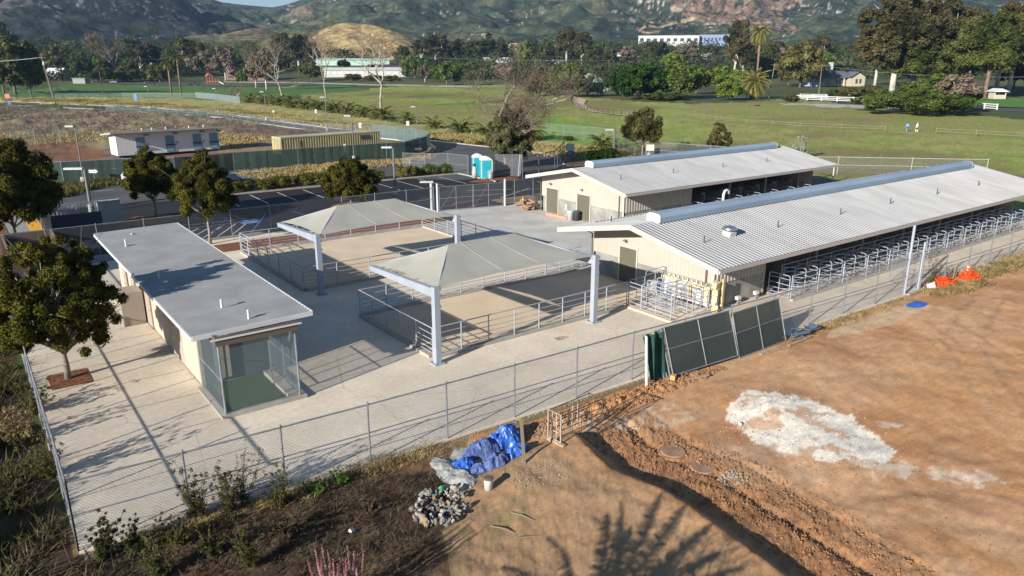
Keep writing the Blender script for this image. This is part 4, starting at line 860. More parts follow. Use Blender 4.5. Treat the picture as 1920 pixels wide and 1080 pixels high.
# ================================================================== SHADE CANOPIES
fab=mat('shade_fabric',(.34,.335,.295),.9,0,.6,.10)
def canopy(label,dy):
    o=thing('shade_canopy',label,'shade canopy',(15.95,27.1+dy,0)); Y=lambda y:y+dy
    for x in (15.95,25.45):
        p=part('post',MB().box(x-.14,Y(26.97),0,x+.14,Y(27.25),3.62),galvp,o)
        for zz in (3.5,3.2,2.7): part('bracket',MB().box(x+.14,Y(26.98),zz-.04,x+.22,Y(27.22),zz+.04),galvp,p)
        mb=MB(); a=Vector((x,Y(27.25),3.35)); b=Vector((x,Y(33.3),3.15)); hw=.13
        mb.add([(x-hw,a.y,a.z-.2),(x+hw,a.y,a.z-.2),(x+hw,a.y,a.z+.2),(x-hw,a.y,a.z+.2),(x-hw,b.y,b.z-.12),(x+hw,b.y,b.z-.12),(x+hw,b.y,b.z+.12),(x-hw,b.y,b.z+.12)],[(0,1,2,3),(4,7,6,5),(0,4,5,1),(1,5,6,2),(2,6,7,3),(3,7,4,0)]); part('beam',mb,galvp,o)
    for x in (15.95,25.45):
        bp_=part('base_plate',MB().box(x-.27,Y(26.84),.004,x+.27,Y(27.38),.05),galvp,o)
        for bx_ in (-.21,.21):
            for by_ in (-.21,.21): part('bolt',MB().lathe((x+bx_,Y(27.11)+by_,.05),[(.03,0),(.03,.05)],6),galv,bp_)
    # hip fabric with inward-curved edges
    A_=Vector((16.1,Y(27.2),3.52)); B_=Vector((25.3,Y(27.2),3.55)); C_=Vector((25.3,Y(33.35),3.3)); D_=Vector((16.1,Y(33.35),3.28)); R0=Vector((18.7,Y(30.4),4.5)); R1=Vector((22.8,Y(30.5),4.5))
    def edge(p,q,c,s,k=12):
        out=[]
        for i in range(k+1):
            t=i/k; v=p.lerp(q,t); v=v+(c-v).normalized()*s*4*t*(1-t); v.z=p.lerp(q,t).z+.05*4*t*(1-t); out.append(v)
        return out
    cen=(R0+R1)/2; mb=MB()
    def patch(e,ridge,k=8):
        n=len(e); vs=[]
        for j in range(k+1):
            s=j/k
            for i in range(n):
                v=e[i].lerp(ridge[i],s); v.z-=.06*math.sin(math.pi*s); vs.append(v)
        mb.add(vs,[(j*n+i,j*n+i+1,(j+1)*n+i+1,(j+1)*n+i) for j in range(k) for i in range(n-1)])
    def rid(k=12,a=R0,b=R1): return [a.lerp(b,i/k) for i in range(k+1)]
    patch(edge(A_,B_,cen,.30),rid()); patch(edge(C_,D_,cen,.30),rid(a=R1,b=R0)); patch(edge(D_,A_,cen,.22),[R0]*13); patch(edge(B_,C_,cen,.22),[R1]*13)
    fb=part('fabric',mb,fab,o,False)
    for f_ in fb.data.polygons: f_.use_smooth=False
    mb=MB()
    for t in (.18,.62): 
        a=A_.lerp(B_,t*.55+.32)+Vector((0,.42,.07)); b=R0.lerp(R1,t)+Vector((0,0,.015)); pts=[a.lerp(b,i/6) for i in range(7)]
        for i,pp in enumerate(pts): pp.z-=.06*math.sin(math.pi*i/6)-.02
        mb.path(pts,.012,4)
    part('seam',mb,mat('seam_thread',(.36,.35,.31),.9),o)
    part('ridge_pipe',MB().path([A_+Vector((0,0,-.06)),R0+Vector((0,0,-.06)),R1+Vector((0,0,-.06)),B_+Vector((0,0,-.06))],.035,6),galvp,o)
    part('ridge_pipe',MB().path([D_+Vector((0,0,-.06)),R0+Vector((0,0,-.06))],.035,6),galvp,o); part('ridge_pipe',MB().path([C_+Vector((0,0,-.06)),R1+Vector((0,0,-.06))],.035,6),galvp,o)
    return o
canopy('nearer grey-beige fabric shade canopy on steel posts over the front pen',0)
canopy('rear grey-beige fabric shade canopy on steel posts over the back pen',13.1)
# ================================================================== VEGETATION
rng=np.random.default_rng(11)
def leaves(cen,rad,n,size,asp=.55,shell=.55,out=.9,flat=1.0,up=.25,rs=None):
    """leaf quads spread in ellipsoidal clumps; cen (k,3), rad (k,) or (k,3)"""
    rs=rs or rng; cen=np.asarray(cen,float); k=len(cen); rad=np.asarray(rad,float)
    if rad.ndim==1: rad=rad[:,None]*np.array([1,1,flat])
    w=(rad.prod(1))**(2/3); cnt=np.maximum(3,(n*w/w.sum()).astype(int)); idx=np.repeat(np.arange(k),cnt); N=len(idx)
    d=rs.normal(size=(N,3)); d/=np.linalg.norm(d,axis=1)[:,None]
    r=(shell+(1-shell)*rs.random(N)**.7)*(1+.15*rs.normal(size=N)); 
    p=cen[idx]+d*rad[idx]*r[:,None]
    nm=d*out+rs.normal(size=(N,3))*.6+np.array([0,0,up]); nm/=np.linalg.norm(nm,axis=1)[:,None]
    t=np.cross(nm,rs.normal(size=(N,3))); t/=np.linalg.norm(t,axis=1)[:,None]; b=np.cross(nm,t)
    s=size*(.6+.8*rs.random(N))[:,None]
    V=np.stack([p-t*s,p-b*s*asp,p+t*s,p+b*s*asp],1).reshape(-1,3)
    return V
def leafmesh(name,Vs,m):
    V=np.vstack(Vs) if isinstance(Vs,list) else Vs
    return npmesh(name,V,np.arange(len(V)).reshape(-1,4),m,False)
def meobj(name,me,parent):
    o=bpy.data.objects.new(name,me); COL.objects.link(o); o.parent=parent
    if parent.name in ORG: ORG[o.name]=ORG[parent.name]
    return o
bark=mat('grey_bark',(.24,.21,.17),.9,0,5,.3,bump=.02,bscale=12); barkp=mat('pale_bark',(.50,.47,.41),.8,0,2,.35); barkb=mat('brown_bark',(.16,.12,.085),.9,0,3,.3)
def clumps_round(n,rx,rz,z0,seed,cr=(.16,.26),taper=0,low=-.8,inner=.3):
    rs=np.random.default_rng(seed); out=[];rad=[]
    for i in range(n):
        for _ in range(20):
            d=rs.normal(size=3); d/=np.linalg.norm(d)
            if d[2]>low: break
        r=(inner+(1-inner)*rs.random()**.45)*(1+.10*rs.normal())
        zz=d[2]*r; f=1-taper*max(0,zz)
        out.append((d[0]*r*rx*f,d[1]*r*rx*f,z0+zz*rz)); rad.append(rx*rs.uniform(*cr)*(1-.25*max(0,zz)))
    return np.array(out),np.array(rad)
def limbs(mb,base,h0,cen,rs,n,r0,top=None):
    ctr=Vector((0,0,h0)); mb.path([base,Vector((.04,.02,h0*.5)),ctr,Vector((0,.05,(top or h0*1.6)))],[r0,r0*.8,r0*.7,r0*.25],8)
    ids=rs.permutation(len(cen))[:n]
    for i in ids:
        c=Vector(cen[i]); s=Vector((0,0,h0*.85+max(0,(c.z-h0))*rs.uniform(.0,.45))); mid=s.lerp(c,.5)+Vector(rs.normal(size=3)*.12*max(1,c.length*.12))
        mb.path([s,mid,c],[r0*.4,r0*.25,r0*.08],5)
        for _ in range(2):
            e=c+Vector(rs.normal(size=3))*c.length*.09; mb.path([mid.lerp(c,.5),e],[r0*.15,r0*.05],4)
def round_tree(name,label,x,y,h,w_,trunkh,seed,nclump=90,nleaf=26000,leaf=.10,m_=None,taper=.25,cr=(.15,.25),group=None,bm=None,nl=26,inner=.35,z=0,r0=.13):
    rs=np.random.default_rng(seed); root=thing(name,label,'tree',(x,y,z),group); ORG.pop(root.name)
    rz=(h-trunkh)/2; cen,rad=clumps_round(nclump,w_/2*.86,rz*.9,trunkh+rz,seed,cr,taper,inner=inner)
    mb=MB(); limbs(mb,Vector((0,0,-.1)),trunkh*1.15,cen,rs,nl,r0,top=trunkh+rz*1.3); part('trunk',mb,bm or bark,root,True)
    me=leafmesh('crown',leaves(cen,rad,nleaf,leaf,rs=rs,shell=.45),m_ or L_yard); meobj('crown',me,root); return root
L_yard=leafmat('yard_tree_leaves',(.030,.034,.008),(.115,.105,.022),.9,.22)
L_dark=leafmat('dark_leaves',(.030,.040,.014),(.10,.11,.038),.25,.2); L_euc=leafmat('eucalyptus_leaves',(.035,.035,.016),(.13,.11,.05),.22,.2)
L_green=leafmat('green_leaves',(.045,.075,.018),(.13,.17,.045),.25,.25); L_bright=leafmat('bright_leaves',(.10,.16,.025),(.20,.26,.05),.25,.3)
L_grey=leafmat('silver_leaves',(.20,.24,.17),(.42,.46,.36),.3,.2); L_brown=leafmat('brown_twigs',(.10,.08,.055),(.20,.16,.12),.25,.1); L_deep=leafmat('deep_green_leaves',(.012,.035,.008),(.04,.085,.018),.25,.2)
L_dead=leafmat('dead_twigs',(.05,.038,.025),(.14,.105,.07),1.5,.1); L_olive=leafmat('olive_leaves',(.05,.05,.02),(.15,.14,.05),.3,.2)
round_tree('yard_tree','large dark green tree in a square mulch bed beside the low building',2.3,35.1,6.4,5.9,1.1,21,230,120000,.056,inner=.3,cr=(.085,.15),nl=70,r0=.15)
round_tree('yard_tree','tall dense tree at the left edge beside the orange tactile strip',2.6,63.6,8.3,7.6,1.6,22,220,90000,.085,taper=.2,cr=(.13,.2))
round_tree('yard_tree','smaller tree standing behind the tall dense tree at the left edge',1.0,65.0,7.5,6.4,1.3,29,110,32000,.11,cr=(.15,.22))
round_tree('yard_tree','rounded tree in an oval mulch island left of the dark blue car',13.2,69.6,6.0,5.0,1.5,23,170,70000,.075,taper=.35,cr=(.13,.2))
round_tree('yard_tree','pointed tree behind the far end of the low grey roof',14.35,57.3,6.8,5.0,1.7,24,190,84000,.068,taper=.5,cr=(.13,.2))
round_tree('yard_tree','broad twin-topped tree in the parking lot beyond the rear shade canopy',29.8,66.0,4.6,5.8,.3,25,150,50000,.09,taper=.5,cr=(.13,.2))
round_tree('yard_tree','tall ivy-clad shrubby tree behind the portable toilets',57.2,77.6,8.4,6.4,.2,26,170,60000,.10,m_=leafmat('ivy_leaves',(.05,.055,.028),(.14,.14,.065),.7,.2),taper=.3,inner=.2)
round_tree('yard_tree','rounded olive tree beside a light pole beyond the rear barn roof',79.2,75.4,7.0,6.2,1.7,27,140,42000,.11,m_=L_olive,taper=.45)
round_tree('bush','conical olive bush behind the rear barn ridge vent',91.5,71.5,4.6,4.2,.1,28,50,12000,.12,m_=L_olive,taper=.6)
round_tree('bush','pale thin shrub behind the far end of the rear barn roof',96,61,3.6,2.4,.1,30,26,4500,.10,m_=L_grey,taper=.5)
round_tree('bush','low dark hedge shrub by the driveway gate behind the rear barn',70.0,73.5,2.0,5.4,.05,31,46,12000,.10,m_=L_deep,taper=0)
round_tree('bush','dark round shrub beside the small chain-link gate beyond the rear barn',84.5,72.0,2.4,3.2,.05,32,30,7000,.10,m_=L_deep,taper=0)
# offsite trees to the west whose shade falls over the slope by the left fence
proto=round_tree('bank_tree','dense bank tree standing outside the left fence',-10.5,17,6.2,7.0,.2,33,70,14000,.3,m_=L_dark,taper=.2,z=-2.2,group='trees on the bank outside the left fence')
for k,(x,y,s) in enumerate(((-10.6,22,1.03),(-10.5,27.5,1.04),(-10.6,33.5,1.03),(-10.4,39.5,1.03),(-10.6,45.5,1.05),(-10.6,52,1.05),(-11,12,1.35),(-11.5,58,1.1),(-12,7,1.45),(-13,31,1.0),(-13,24.5,1.0),(-13,37,1.0),(-13,48,1.0))): dup(proto,(x,y,-2.2),rz=k*1.3,scale=(1,1,s))
# bare tree below the frame that rakes its shade over the mound
sycb=mat('sycamore_bark',(.34,.30,.25),.85,0,.6,.4); twigm=mat('twig_bark',(.17,.13,.10),.9)
def bare_tree(name,label,x,y,h,seed,spread=.55,m_=None,depth=5,r0=None,z=0,twigs=None,group=None,lean=0,cat='tree',nb=(2,3)):
    rs=random.Random(seed); root=thing(name,label,cat,(x,y,z),group); ORG.pop(root.name); mb=MB(); mt=MB(); tips=[]
    def grow(p,d,L_,r,k):
        n=3; pts=[p]; q=p
        for i in range(n):
            d=(d+Vector((rs.uniform(-1,1),rs.uniform(-1,1),rs.uniform(-.5,.8)))*.17).normalized(); q=q+d*L_/n; pts.append(q)
        (mb if k>2 else mt).path(pts,[r,r*.88,r*.76,r*.64],6 if k>2 else 3,cap=False)
        if k==0: tips.append(q); return
        for j in range(rs.randint(*nb)+(1 if k==depth else 0)):
            a=Vector((rs.uniform(-1,1),rs.uniform(-1,1),rs.uniform(-.2,.8))); nd=(d*(1-spread)+a.normalized()*spread*1.25).normalized(); grow(q if j else pts[-1],nd,L_*rs.uniform(.62,.86),r*.62,k-1)
        if k>1 and rs.random()<.6:
            a=Vector((rs.uniform(-1,1),rs.uniform(-1,1),rs.uniform(0,.4))); grow(pts[2],a.normalized(),L_*.6,r*.45,k-2)
    grow(Vector((0,0,-.2)),Vector((lean,0,1)),h*.30,r0 or h*.022,depth)
    part('trunk',mb,m_ or sycb,root,True); part('twigs',mt,twigm,root,True)
    if twigs:
        t=np.array([tuple(v) for v in tips]); me=leafmesh('crown',leaves(t,np.full(len(t),h*.06),twigs[0],twigs[1],asp=.14,shell=.1,rs=np.random.default_rng(seed)),twigs[2]); meobj('crown',me,root)
    return root
bare_tree('bare_tree','sparse twiggy tree standing just below the bottom edge of the picture',5.6,8.6,4.8,6,depth=6,r0=.06,m_=barkb,spread=.6)
# ---- weeds and shrubs in front of the fence
def blades(name,pts,h,n,m_,wd=.02,spread=.25,seed=1,lean=.35):
    rs=np.random.default_rng(seed); pts=np.asarray(pts,float); idx=rs.integers(0,len(pts),n); b=pts[idx]+np.c_[rs.normal(size=(n,2))*spread,np.zeros(n)]
    d=np.c_[rs.normal(size=(n,2))*lean,np.ones(n)]; hh=(h*(.4+.8*rs.random(n)))[:,None]; tip=b+d*hh; q=np.c_[rs.normal(size=(n,2)),np.zeros(n)]; q/=np.linalg.norm(q,axis=1)[:,None]; q=q*wd
    mid=b+d*hh*.5+q*.5
    V=np.stack([b-q,b+q,mid+q*.8,tip],1).reshape(-1,3)
    return npmesh(name,V,np.arange(len(V)).reshape(-1,4),m_,False)
L_weed=leafmat('weed_green',(.05,.055,.02),(.13,.13,.05),2,.3); L_dry=leafmat('dry_grass',(.20,.15,.07),(.42,.33,.16),1.5,.25); L_dead=leafmat('dead_twigs',(.05,.038,.025),(.14,.105,.07),1.5,.1); L_lime=leafmat('green_weeds',(.05,.10,.02),(.10,.19,.04),2,.3)
def weed(label,x,y,h,wd,seed,m_=None,nst=7,nleaf=900,leaf=.03,name='weed_bush',cat='bush'):
    rs=np.random.default_rng(seed); z=zg(x,y); root=thing(name,label,cat,(x,y,z)); ORG.pop(root.name); mb=MB(); cen=[];rad=[]
    for i in range(nst):
        d=Vector((rs.normal()*.28*wd/h,rs.normal()*.28*wd/h,1)).normalized(); L_=h*rs.uniform(.6,1.05); pts=[Vector((0,0,-.05))+Vector((rs.normal()*.05,rs.normal()*.05,0))]
        for k in range(5):
            d=(d+Vector((rs.normal()*.10,rs.normal()*.10,0))).normalized(); pts.append(pts[-1]+d*L_/5); cen.append(tuple(pts[-1])); rad.append(h*.07*(1.3-k*.18))
            if rs.random()<.6:
                e=pts[-1]+Vector((rs.normal(),rs.normal(),.5)).normalized()*h*.16; mb.path([pts[-1],e],[.006,.003],3); cen.append(tuple(e)); rad.append(h*.05)
        mb.path(pts,[.014,.012,.010,.008,.006,.004],4)
    part('stems',mb,barkb,root); meobj('foliage',leafmesh('foliage',leaves(cen,rad,nleaf,leaf,asp=.35,shell=.1,rs=rs),m_ or L_weed),root); return root
for k,(px,py,h,wd,l,mm,nl) in enumerate([
  (372,968,1.75,1.1,'tall weedy shrub right against the second fence post from the corner',L_weed,2600),(432,962,1.55,1.0,'slender weedy shrub between the second and third fence posts',L_weed,2000),(455,945,1.8,.9,'thin tall dry stalks left of the third fence post',L_olive,900),
  (520,948,1.3,1.2,'brown weed clump under the third fence post',L_olive,1500),(588,925,.55,1.1,'low bright green weed patch right of the third fence post',L_lime,2200),(640,905,.6,1.1,'low bright green weed patch left of the fourth fence post',L_lime,2400),
  (195,1040,1.2,1.8,'dark bushy shrub at the foot of the fence near the corner post',L_dark,4200),(255,1030,.9,1.3,'small dark shrub right of the corner bush',L_dark,2600),
  (330,1020,.9,1.4,'dry brown bush below the second fence post',L_olive,2200),(470,1060,1.3,1.2,'leafy weed at the bottom edge left of the pink plant',L_weed,2200),(400,1040,1.0,1.4,'tangled low weed below the slender shrub',L_weed,2400),(545,1000,.7,1.5,'dead tangled brush left of the rock pile',L_dead,2200),
  (300,1085,1.2,1.5,'dark brush at the bottom edge near the corner',L_weed,2600),(690,960,.5,1.2,'low dead brush beside the stone pile',L_dead,1800)]):
    x,y=G(px,py); weed(l,x,y,h*1.1,wd,200+k,mm,nst=10,nleaf=int(nl*1.7),leaf=.034)
for k,(px,py,h,l,mm) in enumerate([(95,925,1.9,'grey-green shrub outside the left fence near the corner',L_weed),(70,800,1.5,'dry shrub outside the left fence level with the mulch square',L_olive),(22,650,2.3,'dark shrub outside the left fence beside the near tree',L_dark),(40,860,1.4,'pale dry shrub outside the left fence below the mulch square',L_dry),(15,980,1.3,'dark shrub in the shade at the lower left edge',L_dark)]):
    x,y=G(px,py,-.6); weed(l,x,y,h,2.0,240+k,mm,nst=12,nleaf=3200,leaf=.045)
# pink flowering plant at the bottom edge
x,y=G(640,1150); L_pink=leafmat('pink_flowers',(.40,.16,.18),(.62,.36,.38),3,.3)
root=thing('pink_plant','tall pink flowering plant poking up at the bottom edge','plant',(x,y,zg(x,y))); ORG.pop(root.name); rs=np.random.default_rng(5); mb=MB(); cen=[];rad=[];gc=[];gr=[]
for i in range(26):
    a=rs.uniform(0,6.28); rr_=rs.uniform(0,.55); p=Vector((rr_*math.cos(a),rr_*math.sin(a),0)); t=p+Vector((rs.normal()*.12,rs.normal()*.12,rs.uniform(1.25,1.95))); mb.path([p,p.lerp(t,.5)+Vector((.02,.02,0)),t],[.012,.009,.004],4)
    for k in range(12):
        q=p.lerp(t,.66+.34*k/11); cen.append(tuple(q)); rad.append(.042-.0022*k)
    for k in range(5): q=p.lerp(t,.1+.11*k); gc.append(tuple(q)); gr.append(.08)
part('stems',mb,barkb,root); meobj('flowers',leafmesh('flowers',leaves(cen,rad,6500,.013,shell=.3,rs=rs),L_pink),root); meobj('leaves',leafmesh('leaves',leaves(gc,gr,2600,.03,shell=.2,rs=rs),L_weed),root)
# litter, dry grass and stubble: uncountable ground cover
def scatter(poly,n,seed,world=True):
    rs=np.random.default_rng(seed); P_=poly if world else PG(poly); xs=[p[0] for p in P_]; ys=[p[1] for p in P_]; x=rs.uniform(min(xs),max(xs),n*3); y=rs.uniform(min(ys),max(ys),n*3); k=inpoly(x,y,P_); x=x[k][:n]; y=y[k][:n]; return np.c_[x,y,zground(x,y)]
def cover(name,poly,npt,n,h,m_,label=None,seed=1,world=True,**k):
    me=blades(name,scatter(poly,npt,seed,world),h,n,m_,seed=seed,**k); o=bpy.data.objects.new(name,me); COL.objects.link(o); o['kind']='stuff'; return o
cover('dead_brush',[(1,21.2),(7,20.7),(9.4,20.2),(11,19),(10,17.3),(8.5,15.5),(5,13.5),(0,16)],700,11000,.16,L_dead,wd=.011,lean=1.6,seed=3)
cover('dead_brush',[(-9,60),(.6,60),(.7,21),(2,17),(-4,14),(-9,20)],900,22000,.40,L_dead,wd=.022,lean=1.1,seed=4)
cover('weeds',[(-7,60),(.5,60),(.6,22),(-1,19),(-7,20)],240,9000,.5,L_weed,wd=.025,lean=.8,seed=5)
cover('dry_grass',[(47,19.6),(50,18.9),(56,18.2),(62,17.6),(75,16.5),(78,18.5),(75,19.6)],500,16000,.38,L_dry,wd=.02,lean=.7,seed=6)
cover('dry_grass',[(44.5,18.7),(47,18.2),(50,18.0),(50,18.9),(46.6,19.6),(45.3,19.3)],200,6500,.26,L_dry,wd=.018,lean=.9,seed=7)
cover('dry_grass',[(33,19.4),(43,19.0),(43,19.5),(33,19.9),(30,19.7)],120,1500,.14,L_dry,wd=.012,lean=.9,seed=8)
cover('dry_grass',[(2,20.8),(12,20.4),(12,20.8),(2,21.2)],400,7000,.16,L_dry,wd=.010,lean=1.0,seed=9)
cover('dry_grass',[(440,340),(600,327),(700,316),(780,306),(822,293),(820,282),(806,286),(770,297),(666,306),(455,321)],420,12000,.42,L_dry,wd=.04,lean=.4,seed=10,world=False)
cover('dry_grass',[(120,372),(232,343),(232,335),(100,346),(60,352)],160,3500,.7,L_olive,wd=.06,lean=.5,seed=12,world=False)
# tufts over the verge and pasture
cover('tall_grass',[(0,192),(0,186),(300,196),(500,212),(700,238),(900,258),(1010,272),(1180,290),(1150,300),(1058,296),(983,279),(860,267),(697,244),(500,221),(285,200),(0,187)],7000,60000,.55,leafmat('verge_grass',(.19,.17,.06),(.38,.31,.14),.08,.3),wd=.08,lean=.5,seed=13,world=False,spread=1.2)
cover('pasture_grass',[(1020,185),(1300,200),(1480,190),(1920,226),(1980,245),(1980,330),(1560,315),(1340,290),(1120,280),(1000,255),(800,235),(700,210),(560,187),(700,168),(1000,168)],16000,70000,.16,leafmat('pasture_grass',(.16,.20,.05),(.22,.24,.07),.03,.3),wd=.05,lean=.7,seed=14,world=False,spread=1.6)
cover('dry_scrub',[(0,205),(200,212),(420,226),(500,240),(330,245),(100,246),(0,256)],300,4500,.35,leafmat('scrub_twigs',(.17,.13,.10),(.30,.24,.17),.1,.2),wd=.10,lean=1.2,seed=15,world=False,spread=1.3)
cover('dry_scrub',[(0,255),(200,250),(420,250),(520,262),(450,275),(200,262),(0,275)],500,12000,.3,L_dry,wd=.06,lean=1.0,seed=16,world=False,spread=1.5)
# ---- clipped shrubs along the parking bays
def ball_bush(label,x,y,r,h,seed,m_,group):
    rs=np.random.default_rng(seed); root=thing('shrub',label,'shrub',(x,y,0),group); ORG.pop(root.name)
    cen,rad=clumps_round(16,r*.7,h*.42,h*.5,seed,(.35,.5),0,low=-.6); mb=MB()
    for i in range(6): mb.path([(0,0,0),Vector(cen[i])*.7],[.03,.01],4)
    part('stems',mb,barkb,root); meobj('foliage',leafmesh('foliage',leaves(cen,rad,1700,.075,shell=.6,rs=rs),m_),root); return root
L_hedge=leafmat('hedge_leaves',(.06,.065,.014),(.20,.19,.035),1.2,.25); L_hedge2=leafmat('hedge_leaves_green',(.04,.07,.018),(.12,.16,.04),1.2,.25)
hp=[];g='round shrubs between the parking bays and the road'
hx=np.linspace(22.5,33.5,9)
protoA=[ball_bush('olive yellow shrub at the left end of the hedge row by the dark blue car',22.5,79.6,1.25,1.25,61,L_hedge,g),None]
ords=['second','third','fourth','fifth','sixth','seventh','eighth','ninth']
for k,x in enumerate(hx[1:]): dup(protoA[0],(x,79.7+random.uniform(-.3,.3),0),rz=k*1.1,scale=random.uniform(.85,1.15),label='round shrub in the row behind the parking bays, %s from the dark blue car'%ords[k])
pb=ball_bush('green round shrub closest to the portable toilets',48.3,78.6,1.2,1.3,62,L_hedge2,g)
for k,(x,l) in enumerate(zip((46.2,44.4,42.7,39.0,37.4,36.0,34.6,33.3),ords)): dup(pb if k<2 else protoA[0],(x,79.0+random.uniform(-.3,.3),0),rz=k*2.1,scale=random.uniform(.8,1.15),label='round shrub in the row behind the parking bays, %s from the portable toilets'%l)
# ---- palms
def frond(p,az,el,L_,droop,nl,rs,lw,ll):
    """returns quads for one feathered frond and its rachis path"""
    n=9; pts=[Vector(p)]; e=el
    for i in range(n):
        pts.append(pts[-1]+Vector((math.cos(az)*math.cos(e),math.sin(az)*math.cos(e),math.sin(e)))*L_/n); e-=droop/n*(1+.6*i/n)
    q=[]; side=Vector((-math.sin(az),math.cos(az),0))
    for i in range(nl):
        t=.12+.88*i/nl*.999; k=t*n; a=int(k); base=pts[a].lerp(pts[min(a+1,n)],k-a); d=(pts[min(a+1,n)]-pts[a]).normalized()
        for s in (1,-1):
            l=ll*(math.sin(math.pi*min(1,t*.9+.1))**.5)*rs.uniform(.8,1.1); v=(side*s*.85+d*.6+Vector((0,0,-.25+rs.uniform(-.15,.15)))).normalized()*l
            w_=d*lw; q+=[base-w_,base+w_,base+v*.7+w_*.6+Vector((0,0,-.04*l)),base+v+Vector((0,0,-.15*l))]
    return q,pts
def palm(label,x,y,h,tr,nf,L_,seed,m_,name='palm_tree',el=(-.3,1.35),droop=1.3,group=None,nl=26,trm=None,ll=.5,skirt=0):
    rs=random.Random(seed); root=thing(name,label,'palm',(x,y,0),group); ORG.pop(root.name); q=[]; mb=MB()
    for i in range(nf):
        f=i/nf; a=i*2.399+rs.uniform(-.2,.2); e=el[1]+(el[0]-el[1])*f**.8+rs.uniform(-.1,.1)
        qq,pts=frond((0,0,h),a,e,L_*rs.uniform(.85,1.1),droop*rs.uniform(.8,1.2),nl,rs,.035*L_/2.5,ll*L_/2.5); q+=qq; mb.path(pts,[.03*L_/2.5]*5+[.018*L_/2.5]*5,3,cap=False)
    V=np.array([tuple(v) for v in q]); meobj('fronds',npmesh('fronds',V,np.arange(len(V)).reshape(-1,4),m_,False),root); part('midribs',mb,mat('palm_midrib',(.20,.19,.06),.7),root)
    if skirt:
        q=[]
        for i in range(skirt): 
            qq,_=frond((0,0,h-.1),i*2.4,-.5,L_*.8,1.0,14,rs,.05,ll); q+=qq
        V=np.array([tuple(v) for v in q]); meobj('dead_fronds',npmesh('dead_fronds',V,np.arange(len(V)).reshape(-1,4),leafmat('dead_palm',(.14,.10,.05),(.28,.21,.11),.5,.1),False),root)
    part('trunk',MB().path([(0,0,-.3),(0,0,h*.5),(0,0,h)],[tr*1.15,tr,tr*1.1],10),trm or mat('palm_trunk',(.20,.14,.09),.9,0,3,.4,bump=.04,bscale=5),root,True); return root
L_palm=leafmat('palm_leaves',(.045,.060,.018),(.15,.17,.055),.8,.2)
def at(px,py): return G(px,py)
P0_=palm('low bushy palm right of the ivy-clad tree, largest of the palms by the road',*at(985,262),.9,.35,40,4.6,71,L_palm,el=(-.4,1.3),nl=34)
palm('low palm by the light pole just behind the rear barn',*at(1130,277),.5,.3,32,3.6,72,L_palm)
pg='low bushy palms in a row beyond the road'
proto=palm('low palm in the row beyond the road, last one left of the ivy-clad tree',*at(913,253),.4,.3,30,3.5,73,L_palm,group=pg)
for k,(px,py,s,l) in enumerate([(865,247,1.2,'wide low palm with a tuft at its left, second left of the ivy-clad tree'),(815,240,1.0,'small low palm standing alone left of the wide palm'),(766,231,1.1,'low palm in front of the tall thin pole, left of the small lone palm'),(716,222,1.3,'low palm at the right end of the dense palm clump'),(684,218,1.25,'low palm second from the right end of the dense palm clump'),(655,213,1.2,'low palm below the forked white-barked tree'),(628,212,1.4,'low palm in the dense clump just left of the forked white-barked tree'),(600,206,1.4,'low palm in the middle of the dense palm clump'),(575,204,1.5,'low palm in the dense clump behind the fourth light pole'),(548,201,1.5,'low palm in the left half of the dense palm clump'),(522,198,1.5,'low palm third from the left end of the dense palm clump'),(497,195,1.4,'low palm second from the left end of the dense palm clump'),(472,192,1.3,'low palm at the left end of the dense palm clump')]):
    dup(proto,(*at(px,py),0),rz=k*.9,scale=s,label=l)
palm('tall thin palm with hanging skirt on the lawn, left of the two twins',*at(322,180),13.5,.35,26,4.2,74,L_palm,skirt=14,ll=.7); palm('tall slim palm on the lawn, right of the palm with the skirt',*at(340,180),15,.3,24,4.0,75,L_palm,ll=.7)
palm('huge round date palm beside the road in front of the eucalyptus and utility pole',*at(1411,186),6.3,.75,64,7.2,76,leafmat('date_palm',(.12,.12,.035),(.26,.24,.08),.4,.25),el=(-.9,1.4),droop=1.0,nl=30,ll=.5,skirt=10)
palm('tall date palm rising behind the huge round date palm',*at(1417,165),29,.55,46,8,77,leafmat('date_palm',(.12,.12,.035),(.26,.24,.08)),el=(-.9,1.3),nl=26,ll=.6)
palm('short palm with tan dead fronds by the start of the gravel path',*at(1064,174),7,.4,26,6.4,78,L_palm,skirt=12,ll=.6)
palm('feathery palm standing below the bottom edge, throwing its fan of shade on the mound',1.5,8.5,2.3,.13,44,3.7,79,L_palm,el=(.1,1.45),droop=.75,nl=30,ll=.27)
# ---- sycamores
bare_tree('sycamore','large bare forked white-barked sycamore above the palm clump, rightmost of the three',*at(714,202),24,41,depth=6,r0=.42,spread=.5)
bare_tree('sycamore','bare white-barked sycamore with a slender leaning trunk, middle of the three above the palms',*at(612,188),25,42,depth=6,r0=.34,spread=.42,lean=-.15)
bare_tree('sycamore','bare greyish sycamore left of the slender leaning one, above the palm clump',*at(530,184),22,43,depth=6,r0=.34,spread=.45)
bare_tree('sycamore','leaning bare limb sycamore at the left end of the palm clump',*at(455,190),9,44,depth=5,r0=.3,spread=.55,lean=-1.2)
bare_tree('sycamore','tangled half-leafed sycamore rising out of the ivy-clad tree',*at(948,310),15.5,45,depth=6,r0=.26,spread=.58,twigs=(14000,.14,L_brown))
bare_tree('bare_tree','distant fan-shaped bare tree behind the red-brown buildings',*at(466,152),27,46,depth=5,r0=.6,spread=.35)
bare_tree('bare_tree','reddish bare tree against the mountain above the parked cars',*at(222,150),36,47,depth=5,r0=.7,spread=.35,twigs=(3500,.8,L_brown))
